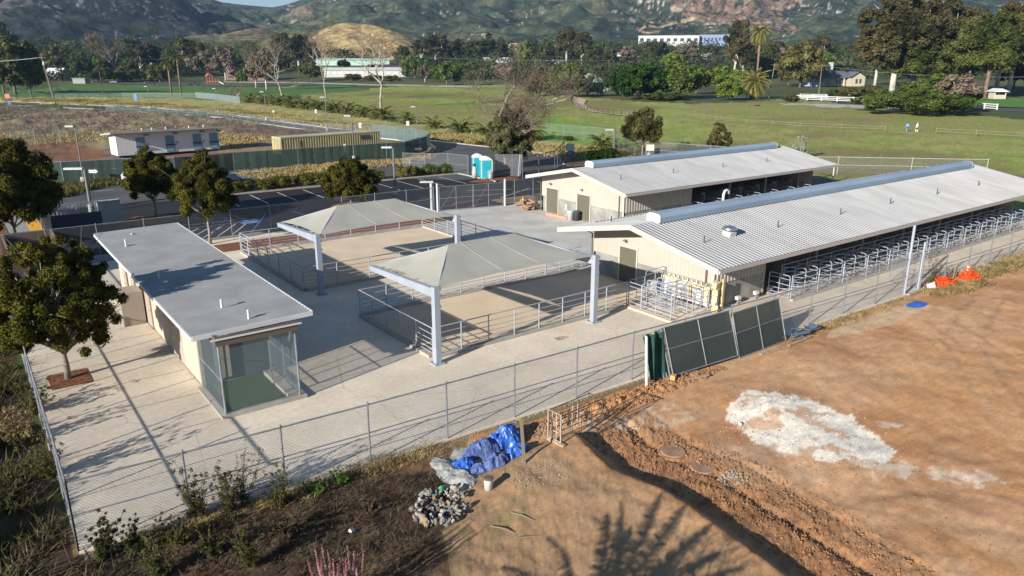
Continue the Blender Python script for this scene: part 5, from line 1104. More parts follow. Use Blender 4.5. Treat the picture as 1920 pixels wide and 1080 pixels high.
# ---- background trees from a few kinds, each placed on its own
PR={}
def bgproto(kind,h,w_,th,nc,nl,leaf,m_,taper,seed,bm,inner=.35,cr=(.18,.3)):
    rs=np.random.default_rng(seed); rz=(h-th)/2; cen,rad=clumps_round(nc,w_/2*.84,rz*.9,th+rz,seed,cr,taper,inner=inner); mb=MB(); limbs(mb,Vector((0,0,-.3)),th*1.2,cen,rs,10,h*.028,top=th+rz); PR[kind]=(mesh('trunk',mb,bm,True),leafmesh('crown',leaves(cen,rad,nl,leaf,rs=rs,shell=.5),m_),h,w_)
bgproto('round',10,11,1.5,46,7000,.42,L_dark,.2,301,barkb); bgproto('oak',10,12,2.0,50,7000,.42,L_green,.15,302,barkb); bgproto('euc',10,5.6,2.2,44,7500,.30,L_euc,.2,303,barkp,.2,(.2,.36))
bgproto('deep',10,12,.3,60,9000,.40,L_deep,.1,304,barkb); bgproto('bright',10,11,.8,50,7000,.40,L_bright,.2,305,barkb); bgproto('silver',10,12,.4,60,9000,.36,L_grey,.2,306,barkb); bgproto('brown',10,9,2.0,40,5500,.36,L_brown,.2,307,barkp,.2); bgproto('tall',10,4.4,.8,44,6000,.30,L_dark,.45,308,barkb,.2); bgproto('olive',10,11,.8,46,7000,.40,L_olive,.2,309,barkb); bgproto('bigeuc',10,7.6,2.6,120,34000,.16,L_euc,.1,310,barkp,.15,(.12,.22)); bgproto('greenbig',10,8,2.0,110,30000,.16,leafmat('gum_leaves',(.04,.05,.014),(.13,.14,.04),.2,.2),.2,311,barkb,.2,(.13,.23)); bgproto('shrubby',10,20,.2,110,22000,.24,L_green,.1,312,barkb,.3,(.10,.18))
def bg(kind,px,yb,yt,wpx,label,name='tree',cat='tree',group=None):
    tm,cm,h0,w0=PR[kind]; x,y,z=GB(px,yb); H=HB(px,yb,yt)*1.06; D=math.hypot(x,y); W_=wpx*D/1460*1.12
    root=thing(name,label,cat,(x,y,z-.2),group); ORG.pop(root.name); root.rotation_euler=(0,0,random.uniform(0,6.28)); root.scale=(W_/w0,W_/w0,H/h0)
    for n_,m_ in (('trunk',tm),('crown',cm)):
        o=bpy.data.objects.new(n_,m_); COL.objects.link(o); o.parent=root
    return root
# ================================================================== BACKGROUND TREES
BG=[ # kind, px, ybase, ytop, width px, label
('round',30,178,78,95,'broad dark tree at the far left of the lawn, left of the white hall'),
('round',8,176,72,60,'dark tree cut by the left picture edge beside the broad dark tree'),
('oak',58,177,98,58,'dark tree with pale leaning trunks just left of the white gabled hall'),
('tall',18,140,62,38,'tall dark tree rising above the others at the far left'),
('bright',101,150,112,28,'light green tree directly behind the white gabled hall'),
('tall',122,152,106,26,'dark narrow tree right of the light green one'),('tall',135,152,100,24,'second dark narrow tree right of the light green one'),
('round',158,153,100,40,'dark tree left of the reddish bare tree'),('oak',200,150,104,34,'small dark tree beside the reddish bare tree'),
('round',190,155,126,44,'low dark tree in front of the reddish bare tree'),('olive',244,154,118,38,'grey-green broad tree above the parked cars'),
('euc',262,140,88,36,'tall eucalyptus left of centre in the park grove'),('euc',284,138,86,34,'tall eucalyptus right beside the first park eucalyptus'),
('round',318,140,96,34,'dark dense tree right of the park eucalypts'),('euc',350,132,76,44,'brown-green eucalyptus on the reddish slope, highest in the grove'),('euc',372,136,84,36,'brown-green eucalyptus right of the highest one'),
('brown',388,150,98,52,'brown leafless tree left of the red play structure'),('brown',420,148,94,46,'brown leafless tree behind the red play structure'),
('oak',455,158,132,24,'small green tree in front of the red-brown buildings'),('olive',300,156,120,40,'olive tree behind the twin tall palms'),
('round',338,128,108,40,'dark tree on the slope behind the brown leafless ones'),('oak',440,128,100,30,'dark tree at the edge of the terraced rows'),
('euc',530,132,66,42,'dark eucalyptus left of the golden hill'),('euc',560,134,68,46,'tall dark eucalyptus touching the golden hill at its left foot'),('euc',580,134,82,34,'dark eucalyptus in front of the golden hill left foot'),
('oak',585,152,118,34,'green tree at the left end of the long white greenhouses'),
('brown',500,168,92,50,'grey leafless tree left of the slender leaning sycamore'),('brown',480,164,110,36,'small grey leafless tree in front of the brown roof'),
('oak',645,128,112,26,'small tree against the teal shed'),('oak',700,120,108,34,'low dark tree at the right end of the teal shed'),
('round',756,125,88,30,'dark round tree at the right foot of the golden hill'),('oak',778,150,104,54,'large green tree at the right end of the long white greenhouses'),
('euc',790,118,76,34,'grey-green eucalyptus left of the tall brown one below the mountain'),('euc',817,118,68,50,'tall brown-green eucalyptus below the mountain right of the golden hill'),
('brown',797,154,122,28,'small pinkish bare tree beside the large green one'),('oak',838,160,118,62,'leafy green tree with a yellow post beneath it'),
('round',862,116,86,44,'dark tree right of the tall brown eucalyptus'),('round',892,112,78,44,'dark tree left of the small hillside house'),('tall',915,112,66,36,'dark tree directly below the small hillside house'),
('oak',890,138,116,54,'grey-green tree between the white sheds'),('tall',940,112,74,30,'narrow dark tree right of the small hillside house'),('brown',948,150,118,42,'sparse brown tree by the works yard'),
('bright',985,118,78,30,'pale green tree behind the tangled sycamore'),('round',1022,116,86,34,'dark tree with white tunnels to its left'),
('euc',1062,122,56,44,'tall brown-green eucalyptus in the centre of the valley, left half of the pair'),('euc',1090,124,62,38,'tall brown-green eucalyptus in the centre of the valley, right half of the pair'),
('round',1110,130,94,34,'dark tree in front of the right half of the eucalyptus pair'),('round',1140,126,92,30,'dark tree left of the reddish tree'),
('brown',1178,122,88,34,'reddish-brown tree below the left end of the white warehouse'),('round',1222,114,80,40,'dark round tree below the white warehouse'),
('brown',1290,120,86,50,'tall brown tree in front of the warehouse middle'),('bright',1262,132,100,44,'lime green tree below the white warehouse'),
('oak',1062,182,122,74,'green tree behind the short palm with dead fronds'),('olive',1012,180,140,64,'thin scrubby trees at the left of the gravel path start'),
('silver',1101,179,136,56,'silvery green bush tree beside the gravel path'),('silver',1130,180,150,26,'small silver bush right of the silvery bush tree'),
('deep',1168,181,124,62,'brownish dark green tree between the silver bush and the dense dark tree'),('deep',1200,186,117,92,'dense very dark green tree, widest of the trees at the field edge'),
('oak',1275,186,120,86,'large mid-green tree right of the dense very dark one'),('oak',1305,176,124,60,'mid-green tree behind the large mid-green one'),('oak',1246,188,172,90,'low green bush skirt below the large mid-green tree'),
('round',1252,130,112,34,'small dark tree above the dense very dark one'),('bright',1352,166,124,62,'yellow-green spreading tree above the road bend'),('bright',1385,160,130,60,'yellow-green tree behind the huge round date palm'),
('bright',1366,188,150,50,'loose bright green tree by the roadside left of the huge date palm'),
('euc',1376,150,36,44,'tall grey-green tree left of the tall date palm'),('euc',1392,152,70,58,'grey-green tree under the tall date palm'),('round',1440,150,84,56,'dark tree right of the tall date palm'),
('olive',1500,164,78,76,'big brown-green tree left of the ranch house'),('olive',1478,160,100,50,'olive tree left of the ranch house tree'),('brown',1460,150,92,40,'greyish bare tree between the date palm and the ranch house'),
('oak',1548,140,100,34,'green tree behind the ranch house chimney'),('brown',1585,136,116,34,'russet shrubby tree behind the ranch house roof'),('euc',1538,118,72,30,'pale tree behind the ranch house, against the hill'),
('round',1562,184,166,26,'dark bush left of the garden trees in front of the ranch house'),('olive',1588,187,163,40,'low garden tree in front of the ranch house'),('olive',1630,186,160,44,'low garden tree right of the one in front of the ranch house'),
('bigeuc',1672,176,-8,140,'huge eucalyptus with a white forked trunk, tallest of the grove'),('bigeuc',1740,172,0,130,'huge dark eucalyptus right behind the white-trunked one'),('bigeuc',1640,160,52,70,'dark eucalyptus at the left edge of the grove'),
('greenbig',1800,178,36,120,'broad green gum tree in the middle of the grove'),('greenbig',1846,184,22,110,'broad green gum tree with a stout pale trunk near the small hut'),('bigeuc',1890,176,4,90,'tall thin eucalyptus with a pale trunk above the small hut'),('bigeuc',1780,172,14,80,'dark eucalyptus peering over the middle of the grove'),('bigeuc',1925,172,20,60,'dark eucalyptus at the right picture edge'),
('bigeuc',1705,168,10,95,'tall dark eucalyptus between the two huge ones'),('greenbig',1765,176,60,110,'green gum tree in front of the dark eucalypts at the grove centre'),('bigeuc',1868,170,40,90,'dark eucalyptus behind the broad green gum trees'),('greenbig',1710,176,70,110,'dark lower tree filling the grove behind the white trunk'),('round',1900,166,96,70,'dark tree behind the small hut'),
('shrubby',1716,214,168,190,'wide sprawling green shrub in front of the white rail fence'),('oak',1745,206,142,96,'arching green shrub tree rising from the sprawling shrub'),('brown',1790,212,140,72,'grey-brown leafless shrub tree at the right of the sprawling shrub'),
('olive',1482,192,176,30,'small weed bush at the left end of the white rail fence'),('round',1345,236,228,14,'tiny dark bush alone in the green pasture'),
('oak',1540,108,92,40,'small dark tree on the flat behind the ranch house'),('round',1332,104,88,30,'dark tree behind the shade-blue end of the warehouse'),
('olive',662,152,138,36,'low shrubs along the foot of the long greenhouse, left part'),('olive',700,152,140,40,'low shrubs along the foot of the long greenhouse, middle part'),('olive',735,154,141,36,'low shrubs along the foot of the long greenhouse, right part'),
]
for k in BG: bg(*k)
rs_=random.Random(31); L_belt='dark tree standing in the dense tree belt between the far sheds and the hills'
for k in range(78):
    px=rs_.choice((rs_.uniform(-20,560),rs_.uniform(760,1200),rs_.uniform(740,1240),rs_.uniform(1300,1640))); yb=rs_.uniform(97,136) if px<560 else rs_.uniform(97,113); hh=rs_.uniform(15,30)*(1.25 if yb>120 else 1)
    if 560<px<790 and yb<128: continue
    if 1180<px<1375 and 84<yb<108 : continue
    bg(rs_.choice(('round','euc','tall','olive','oak','deep','round')),px,yb,yb-hh,hh*rs_.uniform(.7,1.5),L_belt,name='belt_tree',group='trees of the far belt')
# shrubs on the verge
for k,(px,py,s) in enumerate([(808,262,12),(818,263,10),(850,266,16),(862,268,14),(900,272,20),(912,273,16),(1065,262,20),(1110,285,26),(1070,292,24),(1420,200,10)]):
    bg('olive',px,py,py-s*.45,s*1.2,'low verge shrub near the outer kerb, %s counted from the green screened fence tip'%(['first','second','third','fourth','fifth','sixth','seventh','eighth','ninth','tenth'][k]),name='verge_shrub',cat='shrub',group='low shrubs on the verge')
# far woodland mass at the foot of the hills
rs=np.random.default_rng(77); cen=[];rad=[]
for px0,px1,D0,D1,n in ((-60,340,600,1050,420),(300,600,700,1050,260),(560,900,860,1100,160),(800,1240,620,1080,560),(1200,2000,640,1100,640)):
    for i in range(n):
        px=rs.uniform(px0,px1); D=rs.uniform(D0,D1); a=A+math.atan((px-960)/1460.0); h=rs.uniform(4,9)*(1 if D<800 else 1.3); cen.append((D*math.sin(a),D*math.cos(a),h*.55+(0 if D<600 else CH-(150-54*min(1,(D-600)/400)-118.5)*min(D,1000)/1460))); rad.append((h*.8,h*.8,h*.62))
me=leafmesh('woodland',leaves(cen,rad,150000,1.15,shell=.6,rs=rs),leafmat('woodland_leaves',(.025,.035,.016),(.075,.09,.035),.03,.2)); o=bpy.data.objects.new('far_woodland',me); COL.objects.link(o); o['kind']='stuff'
# ================================================================== DISTANT BUILDINGS
wht=mat('white_wall',(.50,.50,.49),.7,0,.1,.08); glassd=mat('dark_window',(.05,.07,.10),.2,0,spec=.6); shade_bl=mat('shaded_white_wall',(.17,.24,.38),.6); rroof=mat('brown_roof',(.23,.13,.09),.8,0,.3,.2); dgroof=mat('slate_roof',(.11,.115,.15),.7,0,.3,.2); crm=mat('cream_wall',(.42,.39,.29),.7); teal=mat('pale_teal_wall',(.40,.58,.50),.6,0,.1,.1); redw=mat('red_wall',(.38,.09,.06),.7)  # shade_bl: white wall with blue shade put into its colour
def gbuild(name,label,px0,px1,yb,yt,dep,ridge,wm,rm,cat='building',nwin=0,over=.5,winm=None,door=False):
    """gabled or flat block whose long side runs between two ground pixels"""
    a=Vector(GB(px0,yb)); b=Vector(GB(px1,yb)); 
    if isinstance(yb,tuple): pass
    d=(b-a); L_=d.length; H=HB((px0+px1)/2,yb,yt)*1.05; hw=H*(1-ridge)
    root=thing(name,label,cat,(a.x,a.y,a.z-.3),rz=math.atan2(d.y,d.x)); 
    part('wall',MB().box(0,0,-2,L_,dep,hw),wm,root)
    if ridge>0:
        mb=MB(); o_=over; zt=H; ze=hw-.1
        mb.add([(-o_,-o_,ze),(L_+o_,-o_,ze),(L_+o_,dep/2,zt),(-o_,dep/2,zt),(-o_,dep+o_,ze),(L_+o_,dep+o_,ze)],[(0,1,2,3),(3,2,5,4),(0,3,4),(1,5,2)]); part('roof',mb,rm,root)
    else: part('roof',MB().box(-over,-over,hw,L_+over,dep+over,hw+.35),rm,root)
    for k in range(nwin):
        x=L_*(k+.5)/nwin; s=L_/nwin*.28; part('window',MB().box(x-s,-.12,hw*.45,x+s,-.04,hw*.75),winm or glassd,root)
    return root,L_,hw
gbuild('warehouse','long white warehouse on the rise, left part of the big block',1195,1308,88,71,30,0,wht,wht,nwin=9)
r_,L_,h_=gbuild('warehouse','right part of the big warehouse block, its shade painted in blue',1308.5,1363,87,70.5,30,0,shade_bl,wht,nwin=8)  # shade on this end of the white block is painted as blue
gbuild('greenhouse','long white greenhouse with arched bays beside the sycamores',606,760,143,126,14,.28,wht,wht,cat='greenhouse',nwin=12,winm=mat('pale_plastic',(.62,.62,.62),.6))
gbuild('greenhouse','dark roofed shade house just above the white greenhouse',690,762,128,121,18,0,mat('net_black',(.05,.05,.055),.9),MATS['net_black'],cat='greenhouse')
gbuild('shed','pale teal shed at the foot of the golden hill',592,730,122,110,16,.25,teal,teal,cat='shed',nwin=6,winm=teal)
gbuild('greenhouse','white tunnel greenhouse with dark windbreak, left of the valley centre',906,960,118,108,18,.5,wht,wht,cat='greenhouse')
gbuild('greenhouse','dark shade house beside the white tunnel',802,906,121,114,14,0,MATS['net_black'],MATS['net_black'],cat='greenhouse')
gbuild('greenhouse','small white tunnel greenhouse right of the tangled sycamore top',1000,1034,119,112,14,.5,wht,wht,cat='greenhouse')
gbuild('greenhouse','smallest white tunnel greenhouse left of the eucalyptus pair',1036,1056,119,112.5,14,.5,wht,wht,cat='greenhouse')
gbuild('shed','white tarp-covered shed by the works yard',894,930,136,122,10,.3,wht,wht,cat='shed')
gbuild('shed','low red-roofed shed right of the sycamore top',992,1036,133,124,9,.4,mat('dark_wood',(.10,.08,.07),.8),rroof,cat='shed')
gbuild('shed','white sheds below the dark round tree, left one',1150,1165,106,99,12,.4,wht,wht,cat='shed'); gbuild('shed','white sheds below the dark round tree, right one',1176,1198,108,100,12,.4,wht,wht,cat='shed')
gbuild('trailer','white trailer in the yard under the shade-blue warehouse end, upper one',1313,1334,107,101,9,.2,wht,wht,cat='trailer'); gbuild('trailer','white trailer in the yard under the shade-blue warehouse end, lower one',1311,1342,115,110,9,.2,wht,wht,cat='trailer')
gbuild('shed','white flat building between the ranch house and the hill',1532,1565,105,98,12,.1,wht,wht,cat='shed'); gbuild('tank','small white tank building above the flat white building',1574,1585,97,92.5,8,0,wht,wht,cat='tank')
gbuild('hillside_house','small pale house on the hillside left of the eucalyptus pair',953,970,96,83,9,.35,crm,mat('pink_roof',(.42,.33,.28),.8),cat='house')
gbuild('pavilion','low red-brown building with a broad brown roof behind the sycamores',425,497,152,126,16,.45,mat('brown_wall',(.20,.11,.08),.8),rroof,nwin=4)
gbuild('pavilion','red low building behind the parked cars',218,258,152,144,9,.3,redw,rroof,nwin=3)
gbuild('hall','white gabled hall with pale roof at the far left of the lawn',82,112,154,128,16,.55,wht,mat('pale_roof',(.60,.63,.66),.5),cat='hall',nwin=3)
gbuild('shed','grey flat shed right of the white gabled hall',137,160,157,147,6,0,mat('grey_wall',(.25,.27,.26),.8),MATS['grey_wall'],cat='shed')
# ranch house
x,y=G(1533,162); RH_=thing('ranch_house','cream ranch house with grey gabled roof and white chimney beyond the white fence','house',(x,y,0),rz=-A+R(8)); RH_.scale=(1.5,1.5,1.6)
part('wall',MB().box(0,2,0,18,9,3.2),crm,RH_); w2=part('wall',MB().box(13,-1,0,19,2,3.4),crm,RH_)
mb=MB(); mb.add([(-1,.2,3),(14,.2,3),(14,5.5,5.4),(-1,5.5,5.4),(-1,10,3),(19,10,3),(19,5.5,5.4)],[(0,1,2,3),(3,6,5,4)]); mb.add([(12.4,-1.8,3.1),(19.8,-1.8,3.1),(16,-1.8,5.2),(16,8,5.2),(12.4,8,3.1),(19.8,8,3.1)],[(0,2,3,4),(2,1,5,3)]); rf=part('roof',mb,dgroof,RH_)
mb=MB(); mb.add([(-2,1,3.2),(6,1,3.2),(2,1,7.4),(2,8,7.4),(-2,8,3.2),(6,8,3.2)],[(0,2,3,4),(2,1,5,3),(0,1,2)]); part('gable_roof',mb,dgroof,RH_)
part('gable_wall',MB().add([(13,-1.02,3.3),(19,-1.02,3.3),(16,-1.02,5.0)],[(0,1,2)]),crm,RH_)
ch=part('chimney',MB().box(6.6,4.2,3,8.0,5.4,8.2),wht,RH_); part('cap',MB().box(6.5,4.1,8.2,8.1,5.5,8.5),crm,ch)
for xx in (15.0,16.6): part('window',MB().box(xx,-1.08,1.0,xx+.9,-1.0,2.6),glassd,RH_)
for xx in (3.5,6,8.5,11): part('porch_post',MB().box(xx,.4,0,xx+.25,.65,3),wht,RH_)
part('porch_window',MB().box(8.8,1.9,.9,11.5,1.98,2.4),glassd,RH_); part('garden_wall',MB().box(-8,-1.5,0,2,-1.2,1.5),mat('pale_blue_wall',(.40,.46,.58),.6),RH_)
x,y=G(1864,186); HU=thing('hut','small cream open shelter with pale roof under the tall thin eucalyptus','shelter',(x,y,0),rz=-A); mb=MB(); mb.box(0,0,0,4,.2,1.6); mb.box(0,0,0,.2,4,2.6); part('wall',mb,crm,HU)
for a_,b_ in ((0,0),(4,0),(4,4)): part('post',MB().box(a_-.1,b_-.1,0,a_+.15,b_+.15,2.8),wht,HU)
part('roof',MB().add([(-.8,-.8,2.7),(5,-.8,2.7),(2,-.8,3.9),(2,5,3.9),(-.8,5,2.7),(5,5,2.7)],[(0,2,3,4),(2,1,5,3),(0,1,2)]),mat('pale_roof',(.6,.63,.66),.5),HU)
# roadside ground, road and rail fences at the right
tri_sheet('far_road',[(x,y) for x,y in PG([(1320,185),(1480,186),(1600,193),(1720,197),(1800,203),(1960,213),(1960,208),(1800,198),(1720,192),(1600,188),(1480,182),(1320,181)])],.10,asph)
tri_sheet('road_bank',PG([(1460,194),(1560,196),(1700,200),(1690,205),(1560,203),(1470,198)]),.12,mat('pale_rubble',(.45,.42,.38),.9,0,.4,.35,bump=.1,bscale=2))
tri_sheet('garden_lawn',PG([(1600,180),(1700,176),(1850,184),(1980,184),(1980,205),(1800,197),(1640,188)]),.09,mat('lawn',(.09,.19,.03),.9,0,.1,.3))
def rail_fence(label,px,h,r,m_,nr,every,name='rail_fence',w_=.1):
    pts=[Vector((*p,0)) for p in (PG(px))]; root=thing(name,label,'fence',(pts[0].x,pts[0].y,0)); tot=0
    for k in range(nr):
        zz=h*(k+1)/nr-.08; mb=MB(); mb.path([p+Vector((0,0,zz)) for p in pts],r,4); part('rail',mb,m_,root)
    cnt=0
    for a,b in zip(pts[:-1],pts[1:]):
        n=max(1,int((b-a).length/every))
        for i in range(n):
            q=a.lerp(b,i/n); part('post',MB().box(q.x-w_,q.y-w_,0,q.x+w_,q.y+w_,h+.1),m_,root)
    q=pts[-1]; part('post',MB().box(q.x-w_,q.y-w_,0,q.x+w_,q.y+w_,h+.1),m_,root)
pw=mat('white_vinyl',(.58,.58,.58),.5)
rail_fence('white rail fence along the far road, left of the sprawling shrub',[(1488,187),(1540,189.5),(1600,192),(1664,195.5)],1.7,.14,pw,3,4.0,w_=.16)
rail_fence('second white rail fence behind the first one, along the ranch drive',[(1500,183),(1600,184.5),(1640,186)],1.4,.11,pw,3,4.2,w_=.14)
rail_fence('white rail fence stretch right of the sprawling shrub',[(1735,197.5),(1800,202),(1869,206.5)],1.7,.14,pw,3,3.6,w_=.16)
brn_=mat('brown_rail',(.085,.065,.055),.8); 
rail_fence('brown post and rail fence following the gravel path in the pasture',[(1040,180),(1060,182),(1074,185),(1070,193),(1076,200),(1095,206),(1120,211),(1150,215),(1180,219),(1225,223)],1.3,.05,brn_,2,3.0,w_=.08)
grey_=mat('weathered_wood',(.19,.165,.12),.9)
rail_fence('weathered rail fence crossing the pasture, left of the two walkers',[(1290,222),(1400,232),(1500,239),(1660,246)],1.0,.04,grey_,2,6.5,w_=.06)
rail_fence('weathered rail fence crossing the pasture, right of the two walkers',[(1755,250),(1830,254),(1930,260)],1.0,.04,grey_,2,6.5,w_=.06)
rail_fence('rustic rail fence between the lawn and the pasture behind the sycamores',[(660,163),(740,162),(830,164),(895,166)],1.3,.07,grey_,2,7.5,w_=.1)
tri_sheet('gravel_path',PG([(1048,182),(1076,184),(1072,193),(1075,200),(1092,205),(1110,210),(1180,219),(1290,226),(1290,224),(1180,217),(1130,211),(1102,203),(1095,195),(1100,188),(1090,184),(1072,181),(1044,179),(1030,176),(1024,177)]+[]),.13,mat('path_gravel',(.50,.38,.27),.95,0,.5,.15))
tri_sheet('lawn_path',PG([(420,153),(560,154),(700,158),(830,161),(900,163),(900,165),(830,163.5),(700,160.5),(560,156.5),(420,155)]),.10,mat('pale_path',(.42,.38,.33),.9))
tri_sheet('park_road',PG([(200,157),(300,160),(420,162),(600,160),(600,158),(420,158.5),(300,156),(200,154)]),.10,asph)
# ================================================================== THINGS IN THE LOT
def rotthing(name,label,cat,px,py,ang,**k): 
    x,y=G(px,py); return thing(name,label,cat,(x,y,0),rz=ang,**k)
# white modular building
a=Vector((*G(222,296),0)); b=Vector((*G(395,279),0)); ang=R(5); L_=(b-a).length
MD=thing('modular_building','white modular building with four blue-grey doors standing in the brown lot','building',(a.x,a.y,0),rz=ang); wm=mat('white_siding',(.62,.61,.60),.6,0,.5,.06)
mb=MB(); p=ribs(0,L_,.42,.05,.006); n=len(p); mb.add([(s,-h,.25) for s,h in p]+[(s,-h,3.3) for s,h in p],[(i,i+1,n+i+1,n+i) for i in range(n-1)]); mb.box(.01,.02,.25,L_-.01,3.6,3.2); part('wall',mb,wm,MD)
mb=MB(); mb.add([(-.9,-1.2,3.72),(L_+.9,-1.2,3.72),(L_+.9,4.4,3.1),(-.9,4.4,3.1),(-.9,-1.2,3.45),(L_+.9,-1.2,3.45),(L_+.9,4.4,2.9),(-.9,4.4,2.9)],[(0,1,2,3),(4,7,6,5),(0,4,5,1),(1,5,6,2),(2,6,7,3),(3,7,4,0)]); rf=part('roof',mb,mat('lot_roof',(.34,.34,.33),.6,0,.3,.12),MD)
for s in (4.2,5.6,7.6,11.0,13.2): part('vent_pipe',MB().tube((s,2,3.2),(s,2,3.85),.09),wht,rf)
for k,s in enumerate((2.6,6.7,10.7,13.2)):
    d=part('door',MB().box(s,-.08,.35,s+1.25,-.025,2.7),mat('blue_grey_door',(.14,.24,.31),.5),MD); part('push_bar',MB().box(s-.1,-.3,1.35,s+1.45,-.1,1.45),dark,d); part('lower_panel',MB().box(s+.15,-.10,.45,s+1.1,-.082,1.2),mat('door_panel',(.20,.31,.38),.5),d)
    l=part('wall_light',MB().box(s+1.2,-.5,2.95,s+1.8,-.03,3.1),mat('grey_lamp',(.18,.18,.19),.6),MD); part('notice',MB().box(s+1.55,-.06,1.5,s+1.75,-.03,1.8),mat('grey_lamp',(.18,.18,.19),.6),MD)
mb=MB(); [mb.box(s,.1,0,s+.4,.5,.26) for s in (0.2,)]; mb.box(.2,.3,0,L_-.2,3.4,.24); part('skid',mb,dark,MD)
redpl=mat('red_plastic',(.75,.05,.05),.5)
for k,(px,py,l) in enumerate([(231,297,'red plastic delineator post left of its twin, in front of the modular building'),(241,296.5,'red plastic delineator post right of its twin, in front of the modular building')]):
    o=rotthing('delineator_post',l,'marker',px,py,0); part('base',MB().lathe((0,0,0),[(.25,0),(.22,.12),(.1,.14)],10),dark,o); part('post',MB().lathe((0,0,.14),[(.09,0),(.08,1.0),(.05,1.1)],8),redpl,o); part('band',MB().lathe((0,0,.8),[(.095,0),(.095,.12)],8),wht,o)
for px,l in ((248,'dark blue steel drum left of its twin, by the first modular door'),(253.5,'dark blue steel drum right of its twin, by the first modular door')):
    o=rotthing('drum',l,'drum',px,294.5,0); part('body',MB().lathe((0,0,0),[(.3,0),(.3,.3),(.32,.32),(.3,.34),(.3,.62),(.32,.64),(.3,.66),(.3,.95)],14),mat('drum_blue',(.03,.06,.13),.5),o,True); part('lid',MB().lathe((0,0,.95),[(.32,0),(.32,.04),(.1,.05)],14),dark,o)
# yellow container
a=Vector((*G(529,293),0)); b=Vector((*G(698,275),0)); ang=R(6); L_=(b-a).length; ym=mat('container_yellow',(.34,.30,.15),.5,0,.4,.12); CT=thing('shipping_container','long mustard yellow corrugated shipping container behind the green screened fence','container',(a.x,a.y,0),rz=ang)
def corr(mb,x0,x1,y,z0,z1,sg,pitch=.42,dep=.09):
    pts=[]; x=x0
    while x<x1-.01: pts+=[(x,0),(x+pitch*.35,0),(x+pitch*.5,dep),(x+pitch*.85,dep)]; x+=pitch
    pts.append((x1,0)); pts=[(min(px_,x1),h) for px_,h in pts]; n=len(pts); mb.add([(p_,y+sg*h,z0) for p_,h in pts]+[(p_,y+sg*h,z1) for p_,h in pts],[(i,i+1,n+i+1,n+i) for i in range(n-1)])
mb=MB(); corr(mb,.1,L_-.1,.02,.25,2.5,1); corr(mb,.1,L_-.1,2.9,.25,2.5,-1); mb.box(0.02,.12,.2,L_-.02,2.78,2.5); part('body',mb,ym,CT)
part('roof',MB().box(0,0,2.5,L_,2.92,2.66),mat('container_roof',(.45,.41,.27),.6,0,.6,.2),CT); mb=MB(); mb.box(0,0,.05,L_,.12,.25); mb.box(0,2.8,.05,L_,2.92,.25); part('base_rail',mb,ym,CT)
for (xx,yy) in ((0,0),(L_-.15,0),(0,2.77),(L_-.15,2.77)): part('corner_post',MB().box(xx,yy-.01,.05,xx+.15,yy+.16,2.52),ym,CT)
d=part('door',MB().box(-.05,.2,.3,-.01,1.42,2.4),ym,CT); part('lock_rod',MB().tube((-.09,.9,.3),(-.09,.9,2.4),.025),galv,d); d=part('door',MB().box(-.05,1.48,.3,-.01,2.7,2.4),ym,CT); part('lock_rod',MB().tube((-.09,2.0,.3),(-.09,2.0,2.4),.025),galv,d)
mb=MB(); mb.box(2.2,-.04,.5,3.0,-.01,2.1); part('side_door',mb,ym,CT)
for xx in (13.3,13.9,14.5): part('window_pane',MB().box(xx,-.05,1.6,xx+.45,-.01,2.2),glassd,CT)
# screened fence
scr=meshmat('green_screen',(.018,.050,.042),.92,rough=.85,metal=0); scr2=meshmat('teal_screen',(.07,.14,.135),.80,rough=.85,metal=0)
def dens(px,step):
    P_=[Vector((*p,0)) for p in PG(px)]; out=[(P_[0].x,P_[0].y)]
    for a,b in zip(P_[:-1],P_[1:]):
        n=max(1,round((b-a).length/step)); out+=[tuple(a.lerp(b,i/n)[:2]) for i in range(1,n+1)]
    return out
f=chain_fence('long fence with dark green privacy screen between the brown lot and the road',dens([(30,343),(120,341),(235,334),(330,331),(440,320),(560,311),(690,301),(760,296),(800,283)],3.6),2.3,r=.04,wm=wirefar,screen=scr)
chain_fence('teal screened fence section curving back from the fence tip towards the light poles',dens([(800,283),(806,275),(780,268),(740,262),(697,257)],3.4),2.3,r=.04,wm=wirefar,screen=scr2)
chain_fence('low thin chain-link fence along the upper kerb of the brown lot',dens([(697,257),(613,251),(497,235),(410,222),(200,208)],4.5),1.9,r=.04,wm=wirefar)
chain_fence('old open chain-link remnant standing in the brown lot at the left',dens([(25,275),(68,273),(115,270)],9),2.6,r=.05,wm=wirefar,rails=(.97,))
o=rotthing('green_tarp','dark green tarp bundle tied to the first post of the old fence remnant','tarp',27,276,0); part('tarp',MB().lathe((0,0,0),[(.55,0),(.6,.5),(.4,1.4),(.15,2.4),(.05,2.5)],9),mat('tarp_dark',(.03,.05,.045),.8),o)
chain_fence('chain-link fence at the edge of the lawn behind the dry verge, left',dens([(15,186),(100,184),(230,183),(370,184)],9),1.8,r=.05,wm=wirefar,rails=(1.0,))
chain_fence('pale fence of vertical mesh running down from the lawn to the palm clump',dens([(368,184),(410,188),(450,194)],4),2.2,r=.05,wm=meshmat('blue_wire',(.40,.50,.55),.35))
chain_fence('chain-link fence with dark gate frame at the end of the driveway',dens([(980,335),(1010,329),(1040,320),(1050,309),(1057,300)],3.2),2.5,r=.05,wm=wirefar,postm=mat('dark_post',(.10,.095,.10),.6))
chain_fence('chain-link fence around the bend beyond the rear barn, below the low palm',dens([(1020,255),(1095,262),(1150,268),(1160,282),(1190,296)],6),2.3,r=.04,wm=wirefar)
chain_fence('chain-link fence between the rear barn and the pasture at the right',dens([(1210,296),(1330,305),(1500,322)],7),2.3,r=.04,wm=wirefar)
chain_fence('pale chain-link fence with two rails beyond the gap between the barns',[(74,62),(80,56),(87,50),(93,44),(99,38)],2.0,r=.04,wm=wirefar,postm=mat('pale_steel',(.34,.34,.33),.5))
